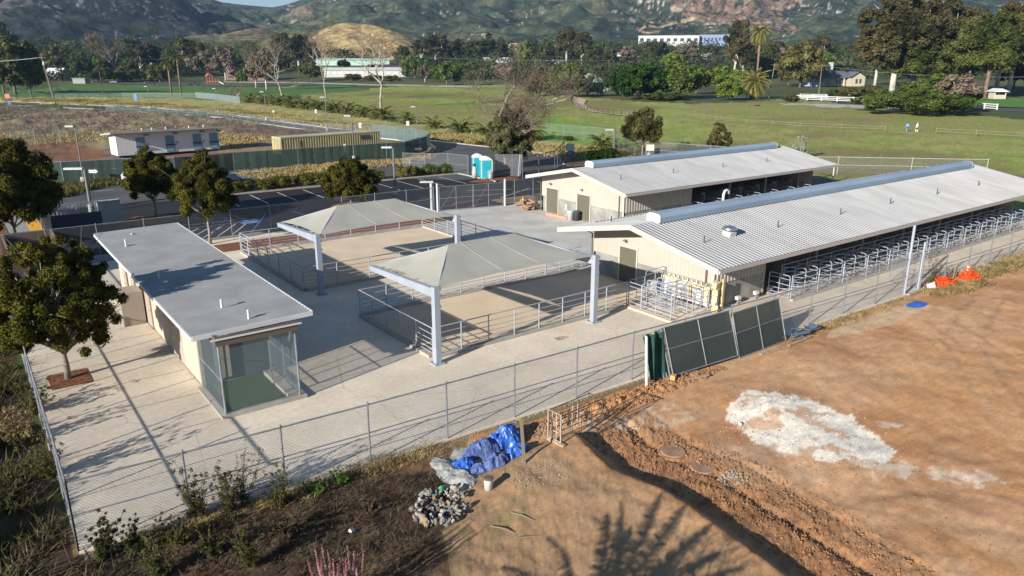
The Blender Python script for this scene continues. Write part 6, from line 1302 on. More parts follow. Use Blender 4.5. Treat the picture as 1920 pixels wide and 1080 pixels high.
chain_fence('short chain-link fence with three tall posts behind the hedge shrubs by the toilets',[(44.5,82.5),(46.4,80.5),(48.6,78.6),(49.5,75.5)],2.4,r=.03,wm=wirefar)
o=thing('orange_post','weathered orange cross-braced timber post beyond the gap between the barns','post',(78.5,48.3,0)); orm=mat('orange_timber',(.62,.30,.12),.8); part('post',MB().box(78.4,48.2,0,78.6,48.4,2.9),orm,o); part('arm',MB().path([(78.5,48.3,2.2),(77.3,49.4,3.1)],.07,4),orm,o); part('arm',MB().path([(78.5,48.3,2.2),(79.0,47.9,2.3)],.07,4),orm,o)
o=thing('steel_bollard','white steel post right of the orange timber post','post',(80.0,46.4,0)); part('post',MB().tube((80,46.4,0),(80,46.4,2.2),.07,n=10),whs,o); part('cap',MB().lathe((80,46.4,2.2),[(.09,0),(.1,.06)],10),galv,o)
# ---- light poles
pm=mat('pole_grey',(.15,.145,.16),.5,.2); lampm=mat('lamp_head',(.45,.47,.50),.5); 
def lightpole(label,px,yb,yt,ang,arm=.9,r=.075,base=True,head=1.0,h=None,shield=False):
    x,y=G(px,yb); H=h or HT(px,yb,yt); o=thing('light_pole',label,'light pole',(x,y,0),'light poles',rz=0); ORG.pop(o.name); 
    part('pole',MB().tube((0,0,.4 if base else 0),(0,0,H),r*1.1,r,n=8),pm,o)
    if base: part('footing',MB().lathe((0,0,0),[(.3,0),(.3,.75),(.27,.8)],12),kerbm,o)
    c=(math.cos(ang)*arm*.6,math.sin(ang)*arm*.6,H); hd=part('lamp_head',MB().obox(c,(arm*.95*head,.38*head,.17),ang),lampm,o)
    part('arm',MB().tube((0,0,H-.05),(c[0]*.6,c[1]*.6,H),.04,n=5),pm,hd); return o
la=R(150)
for (px,yb,yt,l) in [(282,204,162,'light pole on the upper kerb nearest the tall palms'),(410,212.5,166,'light pole on the upper kerb, second from the tall palms'),(500,226,172,'light pole on the upper kerb, third from the tall palms'),(614,246.5,182,'light pole on the upper kerb, fourth from the tall palms'),
  (664,303,217,'light pole standing behind the green screened fence near the container end'),(782,256,200,'tall thin twin-stemmed pole on the verge among the low palms'),(158,345,236,'tall light pole beside the road, farther of the two near the left trees')]: lightpole(l,px,yb,yt,la,r=.07)
lightpole('thick dark light pole behind the low building, nearer of two at the left',172,400,315,la,r=.13,arm=1.5,head=1.1)
lightpole('light pole in the middle of the parking bays hedge',741,364,276,la,r=.10,arm=1.1)
lightpole('light pole just behind the rear barn ridge vent, left one',1150,305,243,la,r=.14,arm=1.2); lightpole('light pole just behind the rear barn ridge vent, right one next to the olive tree',1217,297,219,la,r=.12,arm=1.2)
x,y=34.3,58.5; o=thing('camera_pole','short white pole with a flat lamp at the left end of the double gate','light pole',(x,y,0)); part('pole',MB().tube((x,y,0),(x,y,2.65),.12,n=12),whs,o); hd=part('lamp_head',MB().obox((x-.35,y+.2,2.72),(1.2,.4,.12),R(150)),lampm,o)
# ---- power poles and wires
wood=mat('pole_wood',(.16,.12,.09),.9); 
def upole(label,px,yb,yt,cross=True,r=.16,m_=None,lean=0,transformer=False):
    x,y,zz_=GB(px,yb); H=HB(px,yb,yt); o=thing('utility_pole',label,'utility pole',(x,y,zz_)); ORG.pop(o.name); part('pole',MB().tube((0,0,-.3),(lean,0,H),r*1.2,r*.8,n=7),m_ or wood,o)
    if cross: part('crossarm',MB().obox((lean,0,H-.7),(2.6,.14,.14),-A),m_ or wood,o)
    if transformer: part('transformer',MB().lathe((lean+.35,0,H-3.0),[(.3,0),(.34,.1),(.34,1.1),(.2,1.2)],10),lampm,o)
    return Vector((x+lean,y,zz_+H-.6))
w1=upole('leaning wooden utility pole with a white transformer, front one of the pair at the left',105,196,104,transformer=True,lean=-1.8,r=.2); w2=upole('wooden utility pole just behind the leaning one with the transformer',99,183,118,cross=False,lean=-1.5)
w3=upole('wooden utility pole in front of the long white greenhouse',749,148,104); w4=upole('pale leaning utility pole beside the huge round date palm',1441,185,118,m_=grey_,lean=1.8); w5=upole('utility pole standing in front of the ranch house',1535,178,120,m_=grey_); w6=upole('short pole with cross-arm in the valley trees',1142,135,112,m_=grey_); w7=upole('utility pole right of the ranch house',1595,140,108,cross=False,m_=grey_); w8=upole('thin pole on the lawn left of the twin palms',193,180,134,cross=False,r=.12); w9=upole('thin pale pole by the red-roofed shed',1007,142,118,cross=False,m_=grey_,r=.12)
w0=Vector((*G(-200,190),w1.z))
def cable(name,label,pts,r=.03):
    mb=MB(); pp=[]
    for a,b in zip(pts[:-1],pts[1:]):
        for i in range(14):
            t=i/14; v=a.lerp(b,t); v.z-=1.6*4*t*(1-t); pp.append(v)
    pp.append(pts[-1]); mb.path(pp,r,3,cap=False); return tag(part(name,mb,mat('cable_grey',(.30,.30,.30),.6)),label,'cable')
cable('power_cable','power cable strung from the transformer pole to the greenhouse pole and beyond',[w0,w1,w3,w6],.07)
cable('power_cable','power cable strung past the ranch house to the right through the grove',[w4,w5,Vector((*G(1950,200),9))],.04)
# ---- dark blue car behind the pointed tree
def wheel(x,y,r,parent,rm,w_=.24):
    def ring(prof):
        mb=MB(); n=20; vs=[];fs=[]
        for rr_,yy in prof:
            for k in range(n): t=2*math.pi*k/n; vs.append((x+rr_*math.cos(t),y+yy,r+rr_*math.sin(t)))
        m_=len(prof)
        for i in range(m_-1):
            for k in range(n): fs.append((i*n+k,i*n+(k+1)%n,(i+1)*n+(k+1)%n,(i+1)*n+k))
        fs.append(tuple(range(n))); fs.append(tuple((m_-1)*n+k for k in reversed(range(n)))); return mb.add(vs,fs)
    h=w_/2; s=1 if y>0 else -1
    wl=part('wheel',ring([(r*.62,-h),(r*.93,-h),(r,-h*.6),(r,h*.6),(r*.93,h),(r*.62,h)]),mat('tyre_rubber',(.02,.02,.02),.85),parent,True)
    part('rim',ring([(r*.60,-.02),(r*.62,s*(h+.01)),(r*.5,s*(h+.015)),(r*.16,s*(h-.04)),(r*.12,s*(h+.02))] if s>0 else [(r*.12,s*(h+.02)),(r*.16,s*(h-.04)),(r*.5,s*(h+.015)),(r*.62,s*(h+.01)),(r*.60,.02)]),rm,wl)
def car(name,label,x,y,ang,paint,suv=True,group=None):
    root=thing(name,label,'car',(x,y,0),group,rz=ang)
    L_=4.7; W_=1.86
    if suv: prof=[(0,.45),(0,.95),(.12,1.06),(1.25,1.12),(1.95,1.72),(3.9,1.78),(4.55,1.72),(4.68,1.1),(4.7,.45)]; g0,g1=(1.35,2.0),(3.9,4.45)
    else: prof=[(0,.38),(0,.72),(.2,.82),(1.3,.95),(2.05,1.40),(3.2,1.42),(4.0,1.02),(4.6,.95),(4.7,.4)]; g0,g1=(1.35,2.0),(3.2,3.9)
    mb=MB(); vs=[]; secs=[(-1,.90),(-.93,1),(.93,1),(1,.90)]
    n=len(prof)
    for s,k in secs:
        for (a,b) in prof:
            t=max(0,(b-1.0)/.8) if suv else max(0,(b-.9)/.6); inset=.16*t
            vs.append((a if k==1 else a+(.08 if a<2.3 else -.08),s*(W_/2-inset),b if k==1 else b-.05*(b>.5)))
    fs=[(j*n+i,j*n+i+1,(j+1)*n+i+1,(j+1)*n+i) for j in range(3) for i in range(n-1)]+[tuple(range(n-1,-1,-1)),tuple(3*n+i for i in range(n))]+[(j*n,(j+1)*n,(j+1)*n+n-1,j*n+n-1) for j in range(3)]
    mb.add(vs,fs); body=part('body',mb,paint,root,False); bv=body.modifiers.new('b','BEVEL'); bv.width=.06; bv.segments=3
    top=1.66 if suv else 1.33; bot=1.14 if suv else .96
    for s in (-1,1):
        mb=MB(); yb=s*(W_/2-.035); yt=s*(W_/2-(.13 if suv else .125)); mb.add([(g0[0],yb,bot),(g1[1],yb,bot),(g1[0],yt,top),(g0[1],yt,top)],[(0,1,2,3)]); mb.add([(g0[0],yb+s*.02,bot),(g1[1],yb+s*.02,bot),(g1[0],yt+s*.02,top),(g0[1],yt+s*.02,top)],[(0,1,2,3)]); part('side_window',mb,glassd,root)
        part('headlight',MB().box(-.03,s*.62-.18,.72,.05,s*.62+.18,.90),mat('headlamp',(.7,.7,.68),.2),root); part('tail_light',MB().box(4.64,s*.74-.12,.8,4.73,s*.74+.12,1.1),redpl,root)
        part('mirror',MB().box(1.45,s*(W_/2+.02)-.08,1.12,1.65,s*(W_/2+.02)+.12*s,1.28),paint,root)
    mb=MB(); mb.add([(g0[0]-.06,-.72,bot+.03),(g0[0]-.06,.72,bot+.03),(g0[1]-.04,.64,top),(g0[1]-.04,-.64,top)],[(0,1,2,3)]); part('windscreen',mb,glassd,root)
    for xx in (.88,3.75):
        for s in (-1,1): wheel(xx,s*.86,.37,root,mat('alloy',(.55,.56,.58),.3,.7))
    return root
bl=mat('dark_blue_paint',(.012,.022,.055),.25,.2,spec=.6); bk=mat('black_paint',(.02,.02,.022),.25,.2); sv=mat('silver_paint',(.4,.41,.43),.3,.5)
x,y=G(471,351); car('parked_car','dark blue sport utility car on the road partly hidden by the pointed tree',x,y,R(180)+math.atan2(G(400,359)[1]-y,G(400,359)[0]-x)+R(180),bl)
for k,(px,py,m_,l,s) in enumerate([(270,157,bk,'dark car parked by the lawn, left one of the pair near the low tree',0),(284,157.5,bk,'dark car parked by the lawn, right one of the pair near the low tree',0),(352,161,bk,'long dark parked car right of the twin tall palms',1),(365,161,bk,'dark parked car just right of the long dark one',0),(206,155.5,sv,'silver parked car in front of the red low building',0),(172,155,bk,'dark parked car left of the silver car',1)]):
    x,y=G(px,py); car('parked_car',l,x,y,-A+R(12),m_,suv=bool(s))
# ---- portable toilets
tq=mat('toilet_turquoise',(.025,.36,.44),.4,0,.8,.05); tw=mat('toilet_white',(.6,.6,.6),.45); tq2=mat('toilet_panel',(.02,.33,.42),.5)
def toilet(label,x,y,ang):
    r_=thing('portable_toilet',label,'portable toilet',(x,y,0),'portable toilets',rz=ang); w_=1.25;d_=1.25;h=2.2
    part('body',MB().box(-w_/2,-d_/2,.08,w_/2,d_/2,h),tq,r_); part('skid',MB().box(-w_/2-.03,-d_/2-.03,0,w_/2+.03,d_/2+.03,.08),MATS['grey_lamp'],r_)
    mb=MB(); n=8; vs=[]
    for i in range(n+1): t=math.pi*i/n; vs.append((-w_/2-.05+(w_+.1)*i/n,h+.34*math.sin(t)**.7))
    P_=[(a,-d_/2-.06,b) for a,b in vs]+[(a,d_/2+.06,b) for a,b in vs]; mb.add(P_,[(i,n+1+i,n+2+i,i+1) for i in range(n)]+[tuple(range(n+1)),tuple(range(2*n+1,n,-1))]); 
    rf=part('roof',mb,tw,r_)
    for k in range(4):
        a=-.48+k*.3; part('roof_rib',MB().path([(-w_/2,a,h+.05),(-w_/4,a,h+.30),(0,a,h+.38),(w_/4,a,h+.30),(w_/2,a,h+.05)],.05,5),tw,rf)
    for s in (-1,1): part('corner_trim',MB().box(s*w_/2-.05,-d_/2-.03,.08,s*w_/2+.05,-d_/2+.05,h),tw,r_)
    dr=part('door',MB().box(-.48,-d_/2-.045,.15,.48,-d_/2-.01,2.08),tq,r_)
    for k in range(3): part('door_panel',MB().box(-.30+k*.21,-d_/2-.06,.75,-.17+k*.21,-d_/2-.046,1.55),tq2,dr)
    part('latch',MB().box(.38,-d_/2-.09,1.0,.46,-d_/2-.045,1.15),tw,dr)
    for s in (-1,1): part('side_panel',MB().box(s*(w_/2+.012)-.012,-.35,.3,s*(w_/2+.012)+.012,.35,1.9),tq2 if s>0 else tq,r_)
x,y=G(911,335); toilet('turquoise portable toilet with white roof, front one nearest the trash can',x,y,R(-22)); x,y=G(896,329); toilet('turquoise portable toilet with white roof, rear one half behind the other',x,y,R(-22))
x,y=G(890,334); o=thing('hand_wash_stand','grey hand wash stand standing between the two portable toilets','wash stand',(x,y,0)); ORG.pop(o.name); part('tank',MB().lathe((0,0,0),[(.3,0),(.32,.8),(.24,.95),(.2,1.35),(.1,1.4)],12),mat('grey_plastic',(.36,.36,.37),.6),o,True); part('pump',MB().lathe((0,0,1.4),[(.14,0),(.2,.12),(.14,.3)],10),dark,o)
x,y=G(920,337); o=thing('trash_can','ribbed grey trash can beside the front portable toilet','trash can',(x,y,0)); ORG.pop(o.name); part('can',MB().lathe((0,0,0),[(.3,0),(.33,.3),(.31,.32),(.35,.62),(.33,.64),(.37,.9)],14),galv,o,True); part('lid',MB().lathe((0,0,.9),[(.4,0),(.36,.08),(.1,.12)],14),MATS['grey_plastic'],o)
for k,(px,x_) in enumerate(((932,0),(948,1))):
    x,y=G(px,331); pass
x,y=G(929,331); x2,y2=G(976,330); gate_leaf('grey temporary fence panel beside the portable toilets',(x,y),(x2,y2),2.6,mid=2,wm=meshmat('screen_grey',(.20,.21,.24),.6),diag=False)
x,y=G(975,331); o=thing('leaning_sheet','white narrow board leaning on the temporary fence panel','board',(x,y,0)); ORG.pop(o.name); part('board',MB().obox((0,0,1.3),(.35,.06,2.7),0,R(8)),wht,o); part('cleat',MB().obox((0,-.08,.5),(.34,.05,.12)),whs,o)
# ---- signs
def sign(label,px,yb,yt,w_,h_,m_,shape='box',ang=-A,mark=None,name='road_sign'):
    x,y=G(px,yb); H=HT(px,yb,yt); o=thing(name,label,'sign',(x,y,0),rz=ang); part('post',MB().tube((0,.03,0),(0,.03,H),.04,n=6),galv,o)
    if shape=='oct': mb=MB(); mb.add([(w_/2*math.cos(R(22.5+45*k)),0,H-w_/2+w_/2*math.sin(R(22.5+45*k))) for k in range(8)]+[(w_/2*math.cos(R(22.5+45*k)),-.03,H-w_/2+w_/2*math.sin(R(22.5+45*k))) for k in range(8)],[tuple(range(8)),tuple(range(15,7,-1))]+[(k,(k+1)%8,8+(k+1)%8,8+k) for k in range(8)])
    else: mb=MB().box(-w_/2,-.03,H-h_,w_/2,0,H)
    p_=part('plate',mb,m_,o)
    if mark: text('lettering',mark[0],mark[1],(0,-.036,H-h_/2),Matrix.Rotation(R(90),3,'X'),mark[2],p_)
    return o
bi=MATS['black_ink']; blue_s=mat('sign_blue',(.05,.16,.55),.5)
def arrow(label,px,yb,yt,w_):
    o=sign(label,px,yb,yt,w_,.5,mat('sign_black',(.02,.025,.03),.6)); pl=[c for c in o.children if c.name.startswith('plate')][0]; H=HT(px,yb,yt)
    s=w_/1.8; mb=MB(); mb.add([(x*s,-.036,H-.31+z) for x,z in ((-.8,-.17),(.3,-.17),(.3,-.27),(.82,0),(.3,.27),(.3,.17),(-.8,.17))],[(0,1,2,3,4,5,6)]); part('arrow',mb,white,pl); text('lettering','ONE WAY',.26*s,(-.22*s,-.042,H-.31),Matrix.Rotation(R(90),3,'X'),bi,pl)
arrow('one way arrow sign in front of the green screen near the left light poles',178,340,316,1.15); arrow('one way arrow sign at the rounded end of the green screened fence',785,291,275,1.35)
sign('round white sign back with a blue accessible parking plate at the driveway gate',1066,302,268,1.1,1.1,wht,'oct'); sign('blue accessible parking plate below the round white sign',1068.5,301,282,.62,.8,blue_s,mark=('P',.5,white)); sign('white rectangular sign right of the round one at the driveway gate',1074,295,270,.4,1.0,wht)
sign('white plate on a post beside the light pole behind the rear barn',1218,300,271,1.1,.85,wht); sign('slim pale sign post behind the green screened fence beside the light pole',648,302,270,.25,1.1,mat('yellowish',(.7,.68,.5),.6)); sign('octagonal white sign back left of the rounded island tree',240,352,321,1.2,1.2,wht,'oct')
sign('tall blue banner-like sign on the dry verge at the left',256,200,176,1.0,2.0,mat('faded_blue',(.12,.2,.42),.6)); sign('small white kerb sign on the verge, left of the fourth light pole',513,215,207,.5,.5,wht); sign('small white kerb sign on the verge, right of the fourth light pole',593,222,205,.5,.9,wht); sign('white small sign on the verge behind the teal screened fence',676,252,230,.5,1.0,wht); sign('white small sign on the verge in front of the low palms',765,246,227,.6,.9,wht); sign('red and white sign at the left edge by the park entrance',16,193,176,1.6,1.4,mat('red_sign',(.55,.14,.13),.6)); sign('small blue sign on the kerb at the left edge',18,196,190,.9,.7,blue_s)
# ---- trash enclosure
TE=thing('trash_enclosure','white stucco trash enclosure with dark corrugated gates behind the low building','enclosure',(5.2,66.4,0)); stc=mat('white_stucco',(.42,.42,.41),.8)
for (a,b,c,d) in ((4.6,64.6,5.0,68.6),(8.9,69.8,10.6,70.3)): w_=part('wall',MB().box(a,b,0,c,d,1.9),stc,TE); part('cap',MB().box(a-.05,b-.05,1.9,c+.05,d+.05,2.0),stc,w_)
part('wall',MB().box(5.0,68.4,0,8.9,68.6,1.4),mat('dark_gate',(.07,.08,.10),.5,.2),TE)
mb=MB(); mb.path([(5.1,69.4,2.0),(9.0,70.0,2.0)],.06,4); g_=part('gate_rail',mb,galvp,TE)
for k in range(14): x=5.3+k*.28; part('picket',MB().box(x,69.4+k*.04,1.2,x+.1,69.45+k*.04,1.95),galvp,TE)
part('brace',MB().path([(6.7,69.5,1.2),(7.2,69.6,1.95),(7.7,69.7,1.2)],.04,4),galvp,TE)
DB=thing('debris_box','open brown rusty steel debris box beside the near yard tree','dumpster',(2.0,52.2,0)); rust=mat('rusty_brown',(.10,.065,.05),.8,0,1.5,.3)
for (a,b,c,d) in ((1.6,53.0,1.75,59.6),(4.4,53.0,4.55,59.6),(1.75,53.0,4.4,53.15),(1.75,59.45,4.4,59.6)): part('side',MB().box(a,b,.1,c,d,2.0),rust,DB)
part('floor',MB().box(1.75,53.15,.1,4.4,59.45,.2),dark,DB); part('rim',MB().path([(1.67,53.05,2.0),(4.48,53.05,2.0),(4.48,59.5,2.0),(1.67,59.5,2.0),(1.67,53.05,2.0)],.08,4,cap=False),mat('rim_brown',(.20,.15,.13),.7),DB)
for k in range(5): y=53.6+k*1.3; part('rib',MB().box(1.5,y,.1,1.6,y+.12,1.95),rust,DB)
# ---- clutter by the rear barn
o=thing('orange_post','orange delineator post standing by the barn debris','marker',(41.6,54.3,0)); oran=mat('safety_orange',(.75,.17,.04),.6); part('post',MB().lathe((41.6,54.3,0),[(.06,0),(.06,1.15),(.03,1.2)],8),oran,o); part('band',MB().lathe((41.6,54.3,.9),[(.066,0),(.066,.1)],8),wht,o)
o=thing('debris_pile','pile of cardboard and yellow debris against the left corner of the rear barn','debris pile',(42.0,53.9,0)); rs=random.Random(4)
for k in range(16):
    m_=(mat('cardboard',(.26,.15,.09),.9),mat('yellow_scrap',(.55,.45,.05),.7),mat('dark_scrap',(.08,.06,.05),.9),mat('brown_scrap',(.2,.12,.08),.9))[k%4]; part('scrap',MB().obox((42.0+rs.uniform(-.6,.7),53.9+rs.uniform(-.6,.7),.18+rs.random()*.65),(rs.uniform(.3,.9),rs.uniform(.2,.6),rs.uniform(.05,.35)),rs.random()*3,rs.uniform(-.5,.5),rs.uniform(-.5,.5)),m_,o)
o=thing('barrier_bar','orange and white striped barrier bar lying on the concrete by the rear barn wall','barrier',(41.8,49.6,0)); part('bar',MB().obox((41.8,49.6,.12),(.3,2.6,.2),R(4)),mat('salmon',(.70,.25,.17),.7),o)
for k in range(3): part('stripe',MB().obox((41.8,48.8+k*.8,.225),(.3,.18,.012),R(4)),wht,o)
for k,(x,y,m_,l) in enumerate([(41.9,47.95,whs,'white bucket-like bin in front of the wall between the rear barn doors'),(42.2,47.5,mat('dark_bin',(.06,.06,.065),.6),'dark bin right beside the white bin at the rear barn')]):
    o=thing('bin',l,'bin',(x,y,0)); part('body',MB().lathe((x,y,0),[(.26,0),(.31,.75),(.34,.78)],14),m_,o,True); part('lid',MB().lathe((x,y,.78),[(.34,0),(.3,.06),(.05,.08)],14),m_,o)
# ---- leaning panels at the near fence
scr3=meshmat('dark_green_windscreen',(.014,.028,.022),.93,rough=.8,metal=0)
def lean_panel(label,a,b,h,tilt,bm=scr3):
    a=Vector((*a,0)); b=Vector((*b,0)); d=b-a; L_=d.length; ang=math.atan2(d.y,d.x); o=thing('fence_panel',label,'fence panel',(a.x,a.y,zg(a.x,a.y)+.03),'screened fence panels leaning on the front fence',rz=ang); M=Matrix.Rotation(-tilt,4,'X')
    def T(mb): mb.v=[tuple(M@Vector(v)) for v in mb.v]; return mb
    part('frame',T(MB().path([(0,0,0),(0,0,h),(L_,0,h),(L_,0,0),(0,0,0)],.032,8,cap=False)),galv,o); part('upright',T(MB().tube((L_*.5,0,0),(L_*.5,0,h),.025)),galv,o); part('rail',T(MB().tube((0,0,h*.55),(L_,0,h*.55),.022)),galv,o)
    part('screen',T(MB().add([(0,.03,0),(L_*.5,.05,0),(L_,.03,0),(0,.03,h),(L_*.5,.02,h),(L_,.03,h)],[(0,1,4,3),(1,2,5,4)])),bm,o); part('wire_mesh',T(MB().add([(0,-.02,0),(L_,-.02,0),(L_,-.02,h),(0,-.02,h)],[(0,1,2,3)])),meshmat('panel_wire',(.18,.21,.20),.14,.09),o); return o
lean_panel('screened fence panel leaning on the front fence, left one nearest the white post',(23.2,19.62),(27.35,19.42),2.1,R(20)); lean_panel('screened fence panel leaning on the front fence, right one nearest the tangle of frames',(27.5,19.42),(31.2,19.50),2.1,R(17))
for k,dx in enumerate((.12,.24,.36)): 
    lean_panel('bare frame panel stacked behind the left screened panel, %s'%('first','second','third')[k],(23.2-dx,19.70+.06*k),(27.2-dx,19.52+.06*k),2.06,R(20),bm=wirefar)
o=thing('green_sheet','dark green shade cloth hanging on the fence behind the white leaning post','shade cloth',(22.0,20.2,0)); mb=MB(); vs=[]; n=16
for i in range(n+1):
    t=i/n; 
    for j in range(9): s=j/8; vs.append((21.95+t*1.35,20.35-.5*s-.14*math.sin(t*17+s*2)*(1-.3*s),2.0-.35*t*0-s*1.9))
mb.add(vs,[(i*9+j,(i+1)*9+j,(i+1)*9+j+1,i*9+j+1) for i in range(n) for j in range(8)]); part('cloth',mb,mat('shade_green',(.012,.055,.038),.75,0,1.2,.3),o,True); part('cord',MB().tube((21.9,20.38,2.03),(23.35,20.38,2.03),.012),galv,o)
o=thing('white_post','white post leaning against the front fence left of the green cloth','post',(21.55,19.6,zg(21.55,19.6))); part('post',MB().tube((21.5,19.55,0),(21.75,19.95,2.15),.06,n=10),pw,o); part('cap',MB().lathe((21.75,19.95,2.13),[(.065,0),(.05,.04)],8),pw,o)
timber=mat('raw_timber',(.38,.28,.18),.85,0,6,.25); 
for k,(a,b,l) in enumerate([((23.4,19.1),(24.6,18.85),'short plank lying in the dirt below the stack of bare frames'),((28.6,19.1),(30.6,18.9),'long plank lying in front of the right screened panel, nearer half'),((30.6,18.95),(32.6,19.05),'long plank lying in front of the right screened panel, farther half')]):
    a=Vector((*a,0)); b=Vector((*b,0)); c=(a+b)/2; tag(part('plank',MB().obox((c.x,c.y,zg(c.x,c.y)+.06),((b-a).length,.14,.05),math.atan2((b-a).y,(b-a).x)),timber),l,'plank')
tag(part('block',MB().obox((22.9,19.35,zg(22.9,19.35)+.12),(.25,.2,.2),.4),orm),'orange-brown block at the foot of the green cloth','block')
o=thing('frame_tangle','tangle of blue-grey metal frames lying at the foot of the fence right of the panels','scrap metal',(32.4,19.5,0)); rs=random.Random(8)
for k in range(16): c=Vector((32.3+rs.uniform(-.9,1.0),19.45+rs.uniform(-.35,.35),.08+rs.random()*.3)); d=Vector((rs.uniform(.5,1.0),rs.uniform(-.3,.3),rs.uniform(-.12,.12))); part('bar',MB().path([c-d*.6,c+d*.6],.028,5),mat('blue_grey_metal',(.13,.18,.24),.5,.3),o)
for k in range(4): part('plate',MB().obox((32.2+k*.35,19.45+rs.uniform(-.2,.2),.18+.05*k),(.5,.35,.03),rs.random(),rs.uniform(-.4,.4)),MATS['blue_grey_metal'],o)
# ---- orange netting, cone, bucket, tarps
netm=mat('orange_netting',(.80,.10,.02),.6,0,5,.2)
def net(label,x,y,w_,d_,h,seed,n=260):
    rs=random.Random(seed); mb=MB()
    for k in range(n):
        a=rs.uniform(0,6.28); r_=rs.random()**.6; c=Vector((x+math.cos(a)*r_*w_,y+math.sin(a)*r_*d_,zg(x,y)+.03+h*(1-r_)*rs.random())); d=Vector((rs.uniform(-1,1),rs.uniform(-.6,.6),rs.uniform(-.5,.5)))*.26; mb.path([c-d,c+Vector((0,0,.05)),c+d],.014,3,cap=False)
    mb.lathe((x,y,zg(x,y)),[(w_*.38,0),(w_*.28,h*.25),(w_*.12,h*.42),(.03,h*.5)],7); return tag(part('safety_netting',mb,netm),label,'netting')
net('heap of orange safety netting against the dry weeds, left of the timber stakes',47.2,19.35,1.5,.75,.8,1,420); net('larger heap of orange safety netting with a cone on it, right of the timber stakes',49.6,18.95,1.35,.75,.85,2,480)
net('thin trailing strip of orange netting in front of the stakes',48.2,18.3,.9,.22,.08,3,90)
o=thing('traffic_cone','orange traffic cone with two white bands lying in the right netting heap','cone',(49.8,19.15,.35)); ORG.pop(o.name); part('cone',MB().lathe((0,0,0),[(.17,0),(.15,.05),(.03,.65)],12),oran,o,True); part('band',MB().lathe((0,0,.22),[(.118,0),(.095,.10)],12),pw,o); part('band',MB().lathe((0,0,.42),[(.079,0),(.06,.08)],12),pw,o); part('base',MB().box(-.2,-.2,-.03,.2,.2,.0),oran,o)
for (x,y,h,l) in ((48.35,19.3,1.25,'weathered timber stake between the netting heaps, left one'),(48.75,19.35,1.35,'weathered timber stake between the netting heaps, right one')): o=thing('timber_stake',l,'stake',(x,y,0)); part('stake',MB().obox((x,y,h/2),(.09,.06,h),.3,R(4)),grey_,o); part('tip',MB().obox((x,y,h+.02),(.1,.07,.03),.3),timber,o)
weed('reddish dry weed standing behind the orange netting heaps',47.4,19.9,2.0,1.2,280,leafmat('red_weed',(.14,.06,.04),(.28,.15,.09),2,.2),nleaf=2200,leaf=.03,name='dry_weed',cat='weed'); weed('green weed left of the orange netting by the white bucket',46.5,19.8,1.0,.9,281,L_lime,nleaf=1500,leaf=.035,name='dry_weed',cat='weed'); weed('dark green weed at the foot of the timber stakes',49.3,19.9,.9,1.0,282,L_dark,nleaf=1600,leaf=.035,name='dry_weed',cat='weed')
o=thing('bucket','white bucket tipped over by the gate jamb post','bucket',(45.75,19.45,.2)); ORG.pop(o.name); b_=part('body',MB().lathe((0,0,-.2),[(.16,0),(.2,.42),(.21,.44)],16),pw,o,True); part('rim',MB().lathe((0,0,.2),[(.215,0),(.215,.03),(.16,.035)],16),pw,o); o.rotation_euler=(R(70),0,R(30)); 
tarpb=mat('tarp_blue',(.03,.11,.42),.38,0,3,.2,spec=.5); tarpd=mat('faded_tarp',(.075,.115,.28),.55,0,4,.3)
def crumple(name,label,cx,cy,w_,d_,h,seed,m_,n=46,freq=2.6,parent=None,irr=.25):
    u=np.linspace(-1,1,n); U,Vv=np.meshgrid(u,u); r=np.hypot(U,Vv); th=np.arctan2(Vv,U)
    q=np.where(r>0,np.maximum(abs(U),abs(Vv))/np.maximum(r,1e-6),1); U2=U*q;V2=Vv*q; rr_=np.hypot(U2,V2)
    edge=1+irr*(fbm(np.cos(th)*2+seed,np.sin(th)*2,1.0,3,seed)-.5)*2
    X_=cx+U2*w_*edge; Y_=cy+V2*d_*edge
    f1=ridged(X_,Y_,freq,4,seed); f2=ridged(X_+3.3,Y_*1.3,freq*2.2,3,seed+3)
    Z_=h*(np.clip(1-rr_**2.2,0,1))*(.35+.9*f1)+.10*h*f2*(rr_<.97)+.01
    X_=X_+(fbm(X_,Y_,4,3,seed+7)-.5)*.22*(rr_<.98); Y_=Y_+(fbm(X_,Y_,4,3,seed+8)-.5)*.22*(rr_<.98)
    zz=zground(X_,Y_)+Z_; I=np.arange(n*n).reshape(n,n); Qd=np.stack([I[:-1,:-1],I[:-1,1:],I[1:,1:],I[1:,:-1]],-1).reshape(-1,4)
    o=bpy.data.objects.new(name,npmesh(name,np.stack([X_,Y_,zz],-1).reshape(-1,3),Qd,m_,False)); COL.objects.link(o)
    if parent is not None: o.parent=parent
    if label: tag(o,label,'tarp','heap of blue tarps' if name=='blue_tarp' else None)
    return o
def cxy(px,py): return G(px,py,.1)
for k,(px,py,w_,d_,h,m_,l) in enumerate([(948,822,.75,.55,.62,tarpb,'bright blue crumpled tarp at the top right of the heap by the stake'),(905,838,.75,.5,.42,tarpd,'paler faded blue tarp at the top left of the heap'),(868,866,.5,.38,.30,tarpb,'bright blue tarp lobe at the left end of the heap'),(925,872,.55,.42,.42,tarpd,'dull purple-blue tarp at the bottom of the heap'),(960,858,.55,.35,.38,tarpb,'bright blue tarp fold in the middle right of the heap'),(976,838,.3,.45,.32,tarpb,'small bright blue tarp end right of the timber stake'),(898,880,.35,.32,.28,tarpd,'dull dark blue tarp bundle at the bottom left of the heap')]):
    x,y=cxy(px,py); crumple('blue_tarp',l,x,y,w_,d_,h,500+k,m_)
x,y=G(1720,570); crumple('small_tarp','flat blue tarp lying alone on the dirt in front of the walk gate',x,y,.85,.42,.10,520,tarpb,30,1.8)
x,y=G(852,885); crumple('gravel_tarp','dusty grey-white sheet running from the tarps down to the rock pile',x,y,.55,1.25,.16,521,mat('dusty_sheet',(.30,.30,.29),.8,0,3,.25),40,2.0)
